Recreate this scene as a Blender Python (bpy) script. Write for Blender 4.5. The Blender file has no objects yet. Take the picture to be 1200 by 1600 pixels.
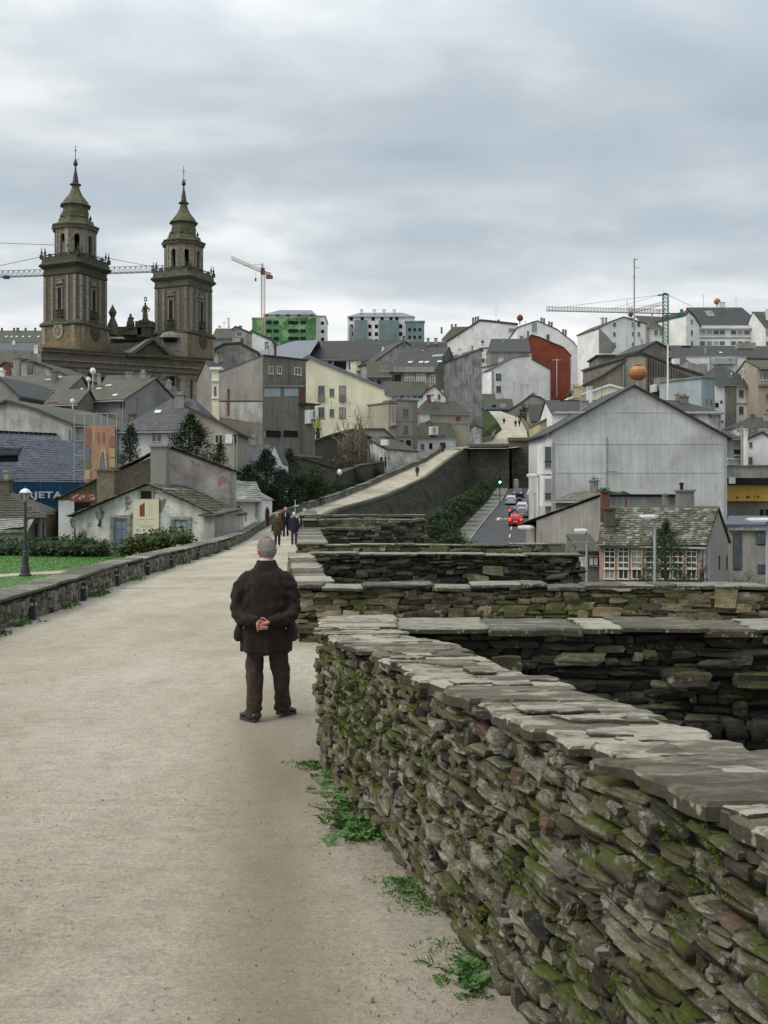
import bpy, bmesh, math, random
from math import sin, cos, pi, radians, sqrt, atan2, floor
from mathutils import Vector, Matrix, noise, Euler
random.seed(7)
S = bpy.context.scene
COL = S.collection

# ------------------------------------------------------------------ camera
EYE = 2.05          # the photographer's eye above the wall-top walk
HZ, FL = 780.0, 1600.0
cam_d = bpy.data.cameras.new('camera'); cam = bpy.data.objects.new('camera', cam_d); COL.objects.link(cam)
cam.location = (0, 0, EYE); cam.rotation_euler = (pi/2, 0, 0)
cam_d.sensor_fit = 'VERTICAL'; cam_d.sensor_height = 36; cam_d.lens = 36
cam_d.shift_y = -20/1600.0
cam_d.clip_start = 0.1; cam_d.clip_end = 20000
S.camera = cam

# ------------------------------------------------------------------ world: overcast sky
SUN_EL, SUN_AZ = radians(48), radians(-62)     # azimuth from +Y towards +X
W = bpy.data.worlds.new('World'); S.world = W; W.use_nodes = True
nt = W.node_tree; nt.nodes.clear(); N = nt.nodes.new; L = nt.links.new
def mth(nt_, op, a, b=None, clamp=False):
    n = nt_.nodes.new('ShaderNodeMath'); n.operation = op; n.use_clamp = clamp
    for i, x in enumerate((a, b)):
        if x is None: continue
        if isinstance(x, (int, float)): n.inputs[i].default_value = x
        else: nt_.links.new(x, n.inputs[i])
    return n.outputs[0]
def ramp(nt_, fac, stops, interp='LINEAR'):
    r = nt_.nodes.new('ShaderNodeValToRGB'); nt_.links.new(fac, r.inputs[0]); cr = r.color_ramp; cr.interpolation = interp
    while len(cr.elements) < len(stops): cr.elements.new(0.5)
    for e, (p, c) in zip(cr.elements, stops):
        e.position = p; e.color = (c, c, c, 1) if isinstance(c, (int, float)) else (*c[:3], 1)
    return r.outputs[0]
def mixc(nt_, fac, a, b, mode='MIX'):
    n = nt_.nodes.new('ShaderNodeMix'); n.data_type = 'RGBA'; n.blend_type = mode
    for k, x in ((0, fac), (6, a), (7, b)):
        if isinstance(x, (int, float)): n.inputs[k].default_value = x
        elif isinstance(x, (tuple, list)): n.inputs[k].default_value = (*x[:3], 1)
        else: nt_.links.new(x, n.inputs[k])
    return n.outputs[2]
def noi(nt_, vec, scale, detail=4, rough=.55, dist=0.0):
    n = nt_.nodes.new('ShaderNodeTexNoise'); n.inputs['Scale'].default_value = scale; n.inputs['Detail'].default_value = detail
    n.inputs['Roughness'].default_value = rough; n.inputs['Distortion'].default_value = dist
    nt_.links.new(vec, n.inputs['Vector']); return n.outputs['Fac']
def vscale(nt_, vec, s, off=(0, 0, 0)):
    n = nt_.nodes.new('ShaderNodeMapping'); n.inputs['Scale'].default_value = s; n.inputs['Location'].default_value = off
    nt_.links.new(vec, n.inputs['Vector']); return n.outputs[0]
tc = N('ShaderNodeTexCoord'); sx = N('ShaderNodeSeparateXYZ'); L(tc.outputs['Generated'], sx.inputs[0])
zz = mth(nt, 'MAXIMUM', sx.outputs[2], 0.0)
den = mth(nt, 'ADD', zz, 0.16)
cx_ = mth(nt, 'DIVIDE', sx.outputs[0], den); cy_ = mth(nt, 'DIVIDE', sx.outputs[1], den)
cmb = N('ShaderNodeCombineXYZ'); L(cx_, cmb.inputs[0]); L(cy_, cmb.inputs[1])
big = noi(nt, vscale(nt, cmb.outputs[0], (.5, .95, 1), (5.3, 2.9, 0)), .95, 5, .52, .4)
fine = noi(nt, vscale(nt, cmb.outputs[0], (1, 1.25, 1), (7.7, 2.2, 0)), 2.1, 7, .5, .2)
cl = mth(nt, 'ADD', mth(nt, 'MULTIPLY', big, .58), mth(nt, 'MULTIPLY', fine, .42))
cl = mth(nt, 'SUBTRACT', cl, mth(nt, 'MULTIPLY', sx.outputs[0], .17))     # the cloud is thicker towards the right
cloud = ramp(nt, cl, [(.36, (.36, .42, .47)), (.455, (.44, .495, .54)), (.515, (.54, .59, .62)), (.57, (.71, .735, .745)), (.64, (.87, .87, .855))])
hor = ramp(nt, sx.outputs[2], [(.0, 1), (.13, .85), (.24, 0)])
cloud = mixc(nt, mth(nt, 'MULTIPLY', hor, .42), cloud, (.86, .835, .81))
zen = mth(nt, 'ADD', .97, mth(nt, 'MULTIPLY', mth(nt, 'MAXIMUM', mth(nt, 'SUBTRACT', zz, .36), 0.0), 2.1))   # CIE overcast: brighter towards the zenith
bg = N('ShaderNodeBackground'); L(cloud, bg.inputs[0]); L(zen, bg.inputs[1])
sky = N('ShaderNodeTexSky'); sky.sky_type = 'NISHITA'; sky.sun_disc = False
sky.sun_elevation = SUN_EL; sky.sun_rotation = SUN_AZ
bg2 = N('ShaderNodeBackground'); L(sky.outputs[0], bg2.inputs[0]); bg2.inputs[1].default_value = .05
ms = N('ShaderNodeMixShader'); ms.inputs[0].default_value = .92
L(bg2.outputs[0], ms.inputs[1]); L(bg.outputs[0], ms.inputs[2])
wo = N('ShaderNodeOutputWorld'); L(ms.outputs[0], wo.inputs[0])

sl = bpy.data.lights.new('sun', 'SUN'); sl.energy = 1.15; sl.angle = radians(16); sl.color = (1, .94, .84)
so = bpy.data.objects.new('sun', sl); COL.objects.link(so)
sd = Vector((sin(SUN_AZ)*cos(SUN_EL), -abs(cos(SUN_AZ))*cos(SUN_EL), sin(SUN_EL)))
so.rotation_euler = sd.to_track_quat('Z', 'Y').to_euler()
sky.sun_rotation = atan2(sd.x, sd.y)
vs = S.view_settings; vs.view_transform = 'Standard'; vs.look = 'None'; vs.gamma = 1; vs.use_curve_mapping = False
vs.exposure = 0.4
S.cycles.max_bounces = 5; S.cycles.diffuse_bounces = 3; S.cycles.transparent_max_bounces = 6
S.render.film_transparent = False

# ------------------------------------------------------------------ helpers
def P(px, py, Y): return Vector(((px-600)/FL*Y, Y, EYE+(HZ-py)/FL*Y))
def lerp(a, b, t): return a+(b-a)*t
def interp(tab, y):
    if y <= tab[0][0]: return tab[0][1:]
    for p, q in zip(tab, tab[1:]):
        if y <= q[0]:
            t = (y-p[0])/(q[0]-p[0]); return tuple(lerp(a, b, t) for a, b in zip(p[1:], q[1:]))
    return tab[-1][1:]
def tag(o, label=None, cat=None, group=None, kind=None):
    if label: o['label'] = label
    if cat: o['category'] = cat
    if group: o['group'] = group
    if kind: o['kind'] = kind
    return o
def empty(name, loc, label=None, cat=None, group=None):
    o = bpy.data.objects.new(name, None); COL.objects.link(o); o.location = loc; o.empty_display_size = .3
    return tag(o, label, cat, group)
def copy_tree(o, parent=None):
    c = o.copy(); COL.objects.link(c)
    if parent is not None: c.parent = parent
    for ch in list(o.children): copy_tree(ch, c)
    return c
def wloc(o):
    v = Vector(o.location)
    while o.parent: o = o.parent; v = v+Vector(o.location)
    return v
def link_mesh(name, me, parent=None, mat=None):
    o = bpy.data.objects.new(name, me); COL.objects.link(o)
    if parent is not None: o.parent = parent
    if mat is not None and not me.materials: me.materials.append(mat)
    return o

class MB:
    def __init__(s): s.v = []; s.f = []; s.m = []
    def add(s, vs_, fs, m=0):
        k = len(s.v); s.v += [Vector(v) for v in vs_]
        for f in fs: s.f.append([i+k for i in f]); s.m.append(m)
        return s
    def quad(s, a, b, c, d, m=0): return s.add([a, b, c, d], [(0, 1, 2, 3)], m)
    def box(s, c, size, rz=0.0, m=0, R=None):
        x, y, z = (k/2 for k in size); M = R or Matrix.Rotation(rz, 3, 'Z'); c = Vector(c)
        vs_ = [c+M@Vector((i*x, j*y, k*z)) for k in (-1, 1) for j in (-1, 1) for i in (-1, 1)]
        return s.add(vs_, [(0, 2, 3, 1), (4, 5, 7, 6), (0, 1, 5, 4), (2, 6, 7, 3), (0, 4, 6, 2), (1, 3, 7, 5)], m)
    def prism(s, poly, vec, m=0):
        n = len(poly); poly = [Vector(p) for p in poly]; vec = Vector(vec)
        nr = Vector((0, 0, 0))
        for i in range(n): nr += poly[i].cross(poly[(i+1) % n])
        if nr.dot(vec) > 0: poly = poly[::-1]
        return s.add(poly+[p+vec for p in poly], [tuple(range(n)), tuple(range(2*n-1, n-1, -1))]+[(i, n+i, n+(i+1) % n, (i+1) % n) for i in range(n)], m)
    def bar(s, a, b, w, h=None, m=0):
        a, b = Vector(a), Vector(b); h = h or w; d = (b-a)
        if d.length < 1e-6: return s
        q = d.to_track_quat('Z', 'Y').to_matrix()
        return s.box((a+b)/2, (w, h, d.length), R=q, m=m)
    def tube(s, pts, r, n=6, m=0, caps=True):
        pts = [Vector(p) for p in pts]; k = len(s.v); N_ = len(pts)
        if not isinstance(r, (list, tuple)): r = [r]*N_
        for i, p in enumerate(pts):
            d = (pts[min(i+1, N_-1)]-pts[max(i-1, 0)]); q = d.to_track_quat('Z', 'Y').to_matrix()
            for j in range(n):
                a = 2*pi*j/n; s.v.append(p+q@Vector((cos(a)*r[i], sin(a)*r[i], 0)))
        for i in range(N_-1):
            for j in range(n):
                s.f.append([k+i*n+j, k+i*n+(j+1) % n, k+(i+1)*n+(j+1) % n, k+(i+1)*n+j]); s.m.append(m)
        if caps:
            s.f.append([k+j for j in range(n)][::-1]); s.m.append(m); s.f.append([k+(N_-1)*n+j for j in range(n)]); s.m.append(m)
        return s
    def rings(s, rings, m=0, caps=True):
        """rings: list of equally long lists of points"""
        k = len(s.v); n = len(rings[0])
        for r in rings: s.v += [Vector(p) for p in r]
        for i in range(len(rings)-1):
            for j in range(n):
                s.f.append([k+i*n+j, k+i*n+(j+1) % n, k+(i+1)*n+(j+1) % n, k+(i+1)*n+j]); s.m.append(m)
        if caps:
            s.f.append([k+j for j in range(n)][::-1]); s.m.append(m); s.f.append([k+(len(rings)-1)*n+j for j in range(n)]); s.m.append(m)
        return s
    def lathe(s, c, prof, n=12, m=0, rz=0.0, sq=False, sy=1.0):
        """prof: (r, z) pairs; sq: octagon/square via n and rz"""
        c = Vector(c)
        return s.rings([[c+Vector((r*cos(rz+2*pi*j/n), r*sy*sin(rz+2*pi*j/n), z)) for j in range(n)] for r, z in prof], m)
    def mesh(s, name, mats, origin=(0, 0, 0), smooth=False, recalc=False):
        me = bpy.data.meshes.new(name); o = Vector(origin)
        me.from_pydata([v-o for v in s.v], [], s.f)
        for mt in (mats if isinstance(mats, (list, tuple)) else [mats]): me.materials.append(mt)
        if any(s.m): me.polygons.foreach_set('material_index', s.m)
        if recalc:
            bm = bmesh.new(); bm.from_mesh(me); bmesh.ops.recalc_face_normals(bm, faces=bm.faces); bm.to_mesh(me); bm.free()
        if smooth: me.polygons.foreach_set('use_smooth', [True]*len(me.polygons))
        uvmap(me)
        return me
    def build(s, name, mats, parent=None, smooth=False, recalc=False, origin=None):
        if not s.f: return None
        if origin is None: origin = wloc(parent) if parent is not None else (0, 0, 0)
        me = s.mesh(name, mats, origin, smooth, recalc)
        o = link_mesh(name, me, parent)
        if parent is None: o.location = origin
        return o
def uvmap(me):
    uv = me.uv_layers.new(name='UV'); V = me.vertices; data = [0.0]*(2*len(me.loops))
    up = Vector((0, 0, 1))
    for p in me.polygons:
        n = p.normal
        if abs(n.z) > .985: t, b = Vector((1, 0, 0)), Vector((0, 1, 0))
        else: t = up.cross(n).normalized(); b = n.cross(t)
        for li in p.loop_indices:
            c = V[me.loops[li].vertex_index].co
            data[2*li] = c.dot(t); data[2*li+1] = c.dot(b)
    uv.data.foreach_set('uv', data)

# ------------------------------------------------------------------ materials
def newmat(name, rough=.85, spec=.3):
    m = bpy.data.materials.new(name); m.use_nodes = True; t = m.node_tree; b = t.nodes['Principled BSDF']
    b.inputs['Roughness'].default_value = rough; b.inputs['Specular IOR Level'].default_value = spec
    return m, t, b
def coord(t, kind='pos'):
    if kind == 'pos':
        g = t.nodes.new('ShaderNodeNewGeometry'); return g.outputs['Position']
    n = t.nodes.new('ShaderNodeTexCoord'); return n.outputs['UV' if kind == 'uv' else 'Object']
def bump(t, b, h, strength=.4, dist=.02):
    n = t.nodes.new('ShaderNodeBump'); n.inputs['Strength'].default_value = strength; n.inputs['Distance'].default_value = dist
    t.links.new(h, n.inputs['Height']); t.links.new(n.outputs[0], b.inputs['Normal'])
def rnd_node(t):
    oi = t.nodes.new('ShaderNodeObjectInfo'); g = t.nodes.new('ShaderNodeNewGeometry')
    return mth(t, 'FRACT', mth(t, 'ADD', oi.outputs['Random'], g.outputs['Random Per Island']))
def flat(name, c, rough=.7, spec=.3, metal=0, emit=None, var=.12, scale=2.0):
    m, t, b = newmat(name, rough, spec); b.inputs['Metallic'].default_value = metal
    n = noi(t, coord(t), scale, 4)
    t.links.new(mixc(t, 1.0, c, ramp(t, n, [(.3, 1-var), (.7, 1+var*.6)]), 'MULTIPLY'), b.inputs['Base Color'])
    if emit: b.inputs['Emission Color'].default_value = (*emit[:3], 1); b.inputs['Emission Strength'].default_value = emit[3]
    return m
def plaster(name, c, stain=(.12, .12, .1), amt=.5, scale=.5, streak=.5, bmp=.3, patch=None):
    """weathered render: blotches, rain streaks, fine grain"""
    m, t, b = newmat(name, .9, .2); uv = coord(t, 'uv'); pos = coord(t)
    n1 = noi(t, pos, scale, 8, .65)
    n2 = noi(t, vscale(t, uv, (1.6, .12, 1)), 1.5, 6, .7)
    n3 = noi(t, pos, 9, 5, .7)
    f = mth(t, 'ADD', mth(t, 'MULTIPLY', ramp(t, n1, [(.42, 0), (.68, 1)]), amt), mth(t, 'MULTIPLY', ramp(t, n2, [(.44, 0), (.66, 1)]), streak*.7), True)
    col = mixc(t, f, c, stain)
    col = mixc(t, 1.0, col, ramp(t, n3, [(.3, .78), (.7, 1.1)]), 'MULTIPLY')
    col = mixc(t, 1.0, col, ramp(t, noi(t, vscale(t, pos, (1, 1, 1), (2, 8, 5)), .35, 3, .5), [(.35, .86), (.65, 1.06)]), 'MULTIPLY')
    if patch:
        col = mixc(t, ramp(t, noi(t, vscale(t, pos, (1, 1, 1), (5, 9, 3)), scale*1.7, 5, .6), [(patch[3], 0), (patch[3]+.04, 1)]), col, patch[:3])
    t.links.new(col, b.inputs['Base Color']); bump(t, b, n3, bmp, .02)
    return m
def slate(name, c1, c2, moss=0.0, mosscol=(.07, .085, .03), w=.35, h=.22, mortar=.012, rough=.65):
    """slate courses on a roof too far off to build slate by slate"""
    m, t, b = newmat(name, rough, .35); uv = coord(t, 'uv'); pos = coord(t)
    br = t.nodes.new('ShaderNodeTexBrick'); t.links.new(uv, br.inputs['Vector'])
    br.inputs['Color1'].default_value = (0, 0, 0, 1); br.inputs['Color2'].default_value = (1, 1, 1, 1); br.inputs['Mortar'].default_value = (.3, .3, .3, 1)
    br.inputs['Scale'].default_value = 1; br.inputs['Brick Width'].default_value = w; br.inputs['Row Height'].default_value = h; br.inputs['Mortar Size'].default_value = mortar
    k = mixc(t, .6, br.outputs['Color'], ramp(t, noi(t, pos, 1.6, 9, .78), [(.36, 0), (.64, 1)]))
    col = mixc(t, k, tuple(x*.7 for x in c1), tuple(x*1.25 for x in c2))
    col = mixc(t, ramp(t, noi(t, vscale(t, pos, (1, 1, 1), (7, 7, 7)), 2.6, 4, .6), [(.68, 0), (.71, .7)]), col, tuple(min(x*2.6, .5) for x in c2))
    col = mixc(t, mth(t, 'MULTIPLY', br.outputs['Fac'], .6), col, tuple(x*.35 for x in c1))
    if moss: col = mixc(t, ramp(t, noi(t, pos, .6, 8, .7), [(.62-moss*.35, 0), (.72-moss*.25, 1)]), col, mosscol)
    t.links.new(col, b.inputs['Base Color'])
    bump(t, b, mth(t, 'ADD', mth(t, 'MULTIPLY', br.outputs['Color'], .5), noi(t, pos, 6, 4)), .6, .04)
    return m
def stone(name, dark, mid, light, lichen=.3, moss=.3, mosscol=(.075, .1, .02), lcol=(.42, .42, .37), bmp=.7, sc=1.0, orange=0.0):
    m, t, b = newmat(name, .85, .25); pos = coord(t); r = rnd_node(t)
    base = ramp(t, r, [(0, dark), (.45, mid), (.85, light), (1, tuple(x*1.2 for x in light))])
    p2 = vscale(t, pos, (1, 1, 3.2))
    n1 = noi(t, p2, 5*sc, 8, .7); n2 = noi(t, p2, 26*sc, 7, .78); n4 = noi(t, pos, 80*sc, 4, .7)
    col = mixc(t, 1.0, base, ramp(t, n1, [(.28, .42), (.7, 1.4)]), 'MULTIPLY')
    col = mixc(t, 1.0, col, ramp(t, n2, [(.32, .38), (.66, 1.4)]), 'MULTIPLY')
    if lichen: 
        lm = mth(t, 'MULTIPLY', ramp(t, noi(t, pos, 13*sc, 8, .75), [(.66-lichen*.22, 0), (.70-lichen*.18, 1)]), .75)
        col = mixc(t, lm, col, lcol)
    if orange: col = mixc(t, ramp(t, noi(t, vscale(t, pos, (1, 1, 1), (4, 4, 4)), 4*sc, 6, .7), [(.66-orange*.2, 0), (.74-orange*.2, .8)]), col, (.26, .15, .05))
    if moss:
        g = t.nodes.new('ShaderNodeNewGeometry'); s_ = t.nodes.new('ShaderNodeSeparateXYZ'); t.links.new(g.outputs['Normal'], s_.inputs[0])
        mm = mth(t, 'ADD', noi(t, vscale(t, pos, (1, 1, 1.3), (1, 2, 3)), 2.6*sc, 8, .68), mth(t, 'MULTIPLY', s_.outputs[2], .10))
        col = mixc(t, ramp(t, mm, [(.64-moss*.22, 0), (.72-moss*.2, .92)]), col, mixc(t, n2, tuple(x*.55 for x in mosscol), tuple(x*1.6 for x in mosscol)))
    t.links.new(col, b.inputs['Base Color'])
    bump(t, b, mth(t, 'ADD', mth(t, 'ADD', n1, mth(t, 'MULTIPLY', n2, .8)), mth(t, 'MULTIPLY', n4, .35)), bmp*1.3, .035/sc)
    return m
def leafmat(name, c1, c2, rough=.6):
    m, t, b = newmat(name, rough, .25); r = rnd_node(t)
    t.links.new(mixc(t, r, c1, c2), b.inputs['Base Color'])
    b.inputs['Subsurface Weight'].default_value = 0.0
    return m
def glassmat(name, c=(.03, .035, .04), rough=.12):
    m, t, b = newmat(name, rough, .5)
    r = rnd_node(t); t.links.new(mixc(t, r, c, tuple(x*3+.01 for x in c)), b.inputs['Base Color'])
    t.links.new(ramp(t, r, [(0, c), (.5, tuple(x*1.6 for x in c)), (.74, tuple(x*3 for x in c)), (.8, (.26, .26, .25)), (1, (.33, .32, .30))]), b.inputs['Base Color']); return m
M = {}
# ================================================================== THE GROUND, THE WALK AND THE WALLS NEARBY
M['stone'] = stone('stone_slate', (.075, .066, .042), (.16, .144, .096), (.30, .275, .21), .55, .46, (.085, .11, .015))
M['stone_rust'] = stone('stone_rust', (.13, .085, .062), (.18, .12, .088), (.22, .155, .115), .35, .3)
M['stone_ochre'] = stone('stone_ochre', (.24, .19, .12), (.32, .26, .16), (.40, .33, .21), .1, .2)
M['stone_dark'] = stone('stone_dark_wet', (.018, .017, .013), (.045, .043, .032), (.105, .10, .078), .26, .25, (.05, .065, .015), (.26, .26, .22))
M['stone_mid'] = stone('stone_mid', (.055, .049, .030), (.125, .113, .07), (.22, .20, .135), .35, .45, (.085, .095, .025))
M['stone_left'] = stone('stone_left', (.13, .12, .095), (.21, .195, .155), (.31, .285, .23), .3, .15)
M['core'] = stone('earth_joint', (.02, .019, .015), (.03, .028, .02), (.035, .03, .024), .05, .3, (.03, .04, .01))
M['core_pale'] = stone('pale_mortar', (.10, .092, .07), (.13, .12, .092), (.155, .14, .11), .1, .1)
def capmat(name, c1, c2, c3):
    m, t, b = newmat(name, .8, .25); pos = coord(t); r = rnd_node(t)
    ps = vscale(t, pos, (1, 2.3, 3)); n1 = noi(t, ps, 4.2, 10, .74, .5); n2 = noi(t, vscale(t, pos, (1, 1.7, 2)), 17, 7, .75); n3 = noi(t, pos, 60, 4, .7)
    col = ramp(t, mth(t, 'ADD', mth(t, 'MULTIPLY', n1, .8), mth(t, 'MULTIPLY', r, .2)), [(.36, c1), (.5, c2), (.55, c3), (.64, tuple(x*1.15 for x in c3))])
    col = mixc(t, 1.0, col, ramp(t, n2, [(.3, .72), (.68, 1.15)]), 'MULTIPLY')
    col = mixc(t, ramp(t, noi(t, vscale(t, pos, (1, 1.5, 1), (9, 2, 0)), 3, 7, .7), [(.62, 0), (.7, .8)]), col, (.11, .12, .05))
    g = t.nodes.new('ShaderNodeNewGeometry'); s_ = t.nodes.new('ShaderNodeSeparateXYZ'); t.links.new(g.outputs['Normal'], s_.inputs[0])
    spots = t.nodes.new('ShaderNodeTexVoronoi'); spots.inputs['Scale'].default_value = 22; t.links.new(vscale(t, pos, (1, 1, .6)), spots.inputs['Vector'])
    side = mixc(t, ramp(t, spots.outputs['Distance'], [(.2, .8), (.3, 0)]), tuple(x*.9 for x in c1), c3)
    side = mixc(t, 1.0, side, ramp(t, n2, [(.3, .6), (.7, 1.3)]), 'MULTIPLY')
    col = mixc(t, ramp(t, s_.outputs[2], [(.3, 1), (.6, 0)]), col, side)
    t.links.new(col, b.inputs['Base Color'])
    bump(t, b, mth(t, 'ADD', mth(t, 'ADD', n1, mth(t, 'MULTIPLY', n2, .5)), mth(t, 'MULTIPLY', n3, .3)), .75, .03)
    return m
M['cap'] = capmat('coping_slate', (.075, .066, .046), (.17, .152, .11), (.34, .315, .25))
M['cap_dull'] = capmat('coping_slate_dull', (.07, .066, .048), (.135, .128, .095), (.25, .24, .19))
# sand
def sandmat():
    m, t, b = newmat('sand', .95, .15); pos = coord(t)
    n1 = noi(t, vscale(t, pos, (1, .55, 1)), .55, 8, .62); n2 = noi(t, vscale(t, pos, (.7, 1.2, 1)), 7, 9, .75); n3 = noi(t, pos, 120, 4, .8)
    col = ramp(t, n1, [(.3, (.34, .295, .222)), (.5, (.445, .395, .31)), (.68, (.525, .473, .385))])
    col = mixc(t, 1.0, col, ramp(t, n2, [(.3, .8), (.7, 1.12)]), 'MULTIPLY')
    col = mixc(t, 1.0, col, ramp(t, n3, [(.3, .62), (.68, 1.25)]), 'MULTIPLY')
    n5 = noi(t, vscale(t, pos, (.8, 2.1, 1)), 9, 8, .8); n6 = noi(t, pos, 34, 6, .85)
    col = mixc(t, 1.0, col, ramp(t, n6, [(.3, .58), (.5, 1.0), (.72, 1.25)]), 'MULTIPLY')
    col = mixc(t, ramp(t, n5, [(.55, 0), (.66, .6)]), col, (.17, .145, .10))
    col = mixc(t, ramp(t, noi(t, vscale(t, pos, (.5, 1, 1), (3, 3, 3)), 2.2, 8, .75), [(.54, 0), (.7, .35)]), col, (.22, .165, .115))
    s_ = t.nodes.new('ShaderNodeSeparateXYZ'); t.links.new(pos, s_.inputs[0])
    # the damp tread line beside the parapet: browner, and greyer grit at the foot of the wall
    xx = mth(t, 'ADD', s_.outputs[0], mth(t, 'MULTIPLY', s_.outputs[1], .13))
    xx = mth(t, 'ADD', xx, mth(t, 'MULTIPLY', n1, .9))
    d = mth(t, 'ABSOLUTE', mth(t, 'SUBTRACT', xx, .55))
    near = ramp(t, mth(t, 'DIVIDE', s_.outputs[1], 20), [(.1, 1), (.42, 1), (.6, 0)])
    col = mixc(t, mth(t, 'MULTIPLY', mth(t, 'MULTIPLY', ramp(t, d, [(.08, 1), (.5, 0)]), near), .6), col, (.205, .165, .105))
    foot = ramp(t, mth(t, 'ADD', mth(t, 'ADD', s_.outputs[0], mth(t, 'MULTIPLY', s_.outputs[1], .275)), mth(t, 'MULTIPLY', n2, .4)), [(.0, 0), (1.25, 0), (1.9, 1)])
    foot.node.color_ramp.elements[0].position = 0
    fo = mth(t, 'DIVIDE', mth(t, 'ADD', mth(t, 'ADD', s_.outputs[0], mth(t, 'MULTIPLY', s_.outputs[1], .275)), mth(t, 'MULTIPLY', n2, .5)), 2.2)
    col = mixc(t, mth(t, 'MULTIPLY', mth(t, 'MULTIPLY', ramp(t, fo, [(.62, 0), (.95, 1)]), near), .5), col, (.15, .135, .10))
    vo = t.nodes.new('ShaderNodeTexVoronoi'); vo.inputs['Scale'].default_value = 55; t.links.new(pos, vo.inputs['Vector'])
    col = mixc(t, mth(t, 'MULTIPLY', ramp(t, vo.outputs['Distance'], [(.12, 1), (.2, 0)]), ramp(t, noi(t, pos, 5, 3), [(.55, 0), (.75, .3)])), col, (.14, .12, .09))
    t.links.new(col, b.inputs['Base Color'])
    bump(t, b, mth(t, 'ADD', mth(t, 'MULTIPLY', n3, .35), mth(t, 'ADD', mth(t, 'MULTIPLY', n6, .6), mth(t, 'ADD', n2, n1))), .75, .03)
    return m
M['sand'] = sandmat()
#   Y, left x, right x, z
PATH = [(-3, -5.5, 2.4, 0), (2, -5.6, 2.2, 0), (8, -5.8, .1, 0), (15, -5.95, -1.0, 0), (24, -6.45, -2.0, -.03), (31, -6.75, -2.6, -.1), (46, -7.35, -3.6, -.3),
        (56, -7.9, -4.4, -.38), (66, -8.5, -5.3, -.33), (78, -9.0, -6.0, -.1), (86, -8.7, -5.6, .3), (95, -7.6, -4.45, .95), (108, -6.0, -2.2, 1.6), (120, -4.4, .2, 2.4),
        (135, -2.1, 2.9, 3.6), (150, .4, 5.9, 5.05), (170, 6.8, 10.2, 8.2), (185, 10.9, 14.3, 11.0)]
PATH2 = [(185, 12, 22, 11.2), (200, 15.5, 30, 12.6), (214, 19.5, 31, 13.9), (230, 23.9, 32.3, 15.6), (250, 28.9, 34.8, 19), (262, 29.3, 35.6, 21.4), (275, 29.6, 36.4, 23.8), (290, 26, 33, 27)]
def strip(tab, mb, nx, step, disp=0, m=0):
    y = tab[0][0]; ys = []
    while y < tab[-1][0]:
        ys.append(y); y += step(y)
    ys.append(tab[-1][0]); k = len(mb.v)
    for y in ys:
        a, b, z = interp(tab, y)
        for i in range(nx+1):
            x = lerp(a, b, i/nx); dz = 0
            if disp and y < 30: dz = disp*(noise.noise(Vector((x*1.3, y*1.1, 0)))*1.4+noise.noise(Vector((x*6, y*5, 3)))*.5+noise.noise(Vector((x*17, y*15, 7)))*.28)
            mb.v.append(Vector((x, y, z+dz)))
    for j in range(len(ys)-1):
        for i in range(nx):
            p = k+j*(nx+1)+i; mb.f.append([p, p+1, p+nx+2, p+nx+1]); mb.m.append(m)
mb = MB(); strip([(2.5,)+interp(PATH, 2.5)]+[p for p in PATH if 2.5 < p[0] <= 24], mb, 150, lambda y: .035+y*.004, .012)
w1 = mb.build('path', M['sand'], smooth=True); tag(w1, kind='structure')
mb = MB(); strip([p for p in PATH if p[0] >= 24], mb, 8, lambda y: 2); strip(PATH2, mb, 8, lambda y: 2)
tag(mb.build('path_far', M['sand']), kind='structure')
mb = MB(); strip([(-3, -5.5, 2.4, 0), (2.5, -5.6, 2.12, 0)], mb, 6, lambda y: 1)
tag(mb.build('path_near', M['sand']), kind='structure')

# ---- stones
def stone_meshes(n, mats, flatness=.0, jit=.085, seed=1):
    rr = random.Random(seed); out = []
    for k in range(n):
        bm = bmesh.new(); bmesh.ops.create_cube(bm, size=1)
        bmesh.ops.subdivide_edges(bm, edges=bm.edges[:], cuts=1, use_grid_fill=True)
        ex = rr.uniform(.2, .42); sh = rr.uniform(-.25, .25); tp = rr.uniform(-.2, .2)
        for v in bm.verts:
            p = v.co.copy(); q = p.normalized()*.52
            p = p.lerp(q, ex)
            p.x += sh*p.z; p.z *= 1+tp*p.x*1.5
            p += Vector((rr.uniform(-jit, jit)*.7, rr.uniform(-jit, jit)*.8, rr.uniform(-jit, jit)*.8))
            v.co = p
        bmesh.ops.triangulate(bm, faces=bm.faces[:], quad_method='SHORT_EDGE')
        for f_ in bm.faces: f_.smooth = k % 4 == 0
        me = bpy.data.meshes.new('stone'); bm.to_mesh(me); bm.free()
        out.append(me)
    res = {}
    for nm in mats:
        L_ = []
        for me in out:
            c = me.copy(); c.materials.append(M[nm]); L_.append(c)
        res[nm] = L_
    return res
SM = stone_meshes(16, ['stone', 'stone_rust', 'stone_ochre', 'stone_dark', 'stone_mid', 'stone_left'])
def merge_add(mb, me, mat4, m=0):
    k = len(mb.v); mb.v += [mat4@v.co for v in me.vertices]
    for p in me.polygons: mb.f.append([i+k for i in p.vertices]); mb.m.append(m)
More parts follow.
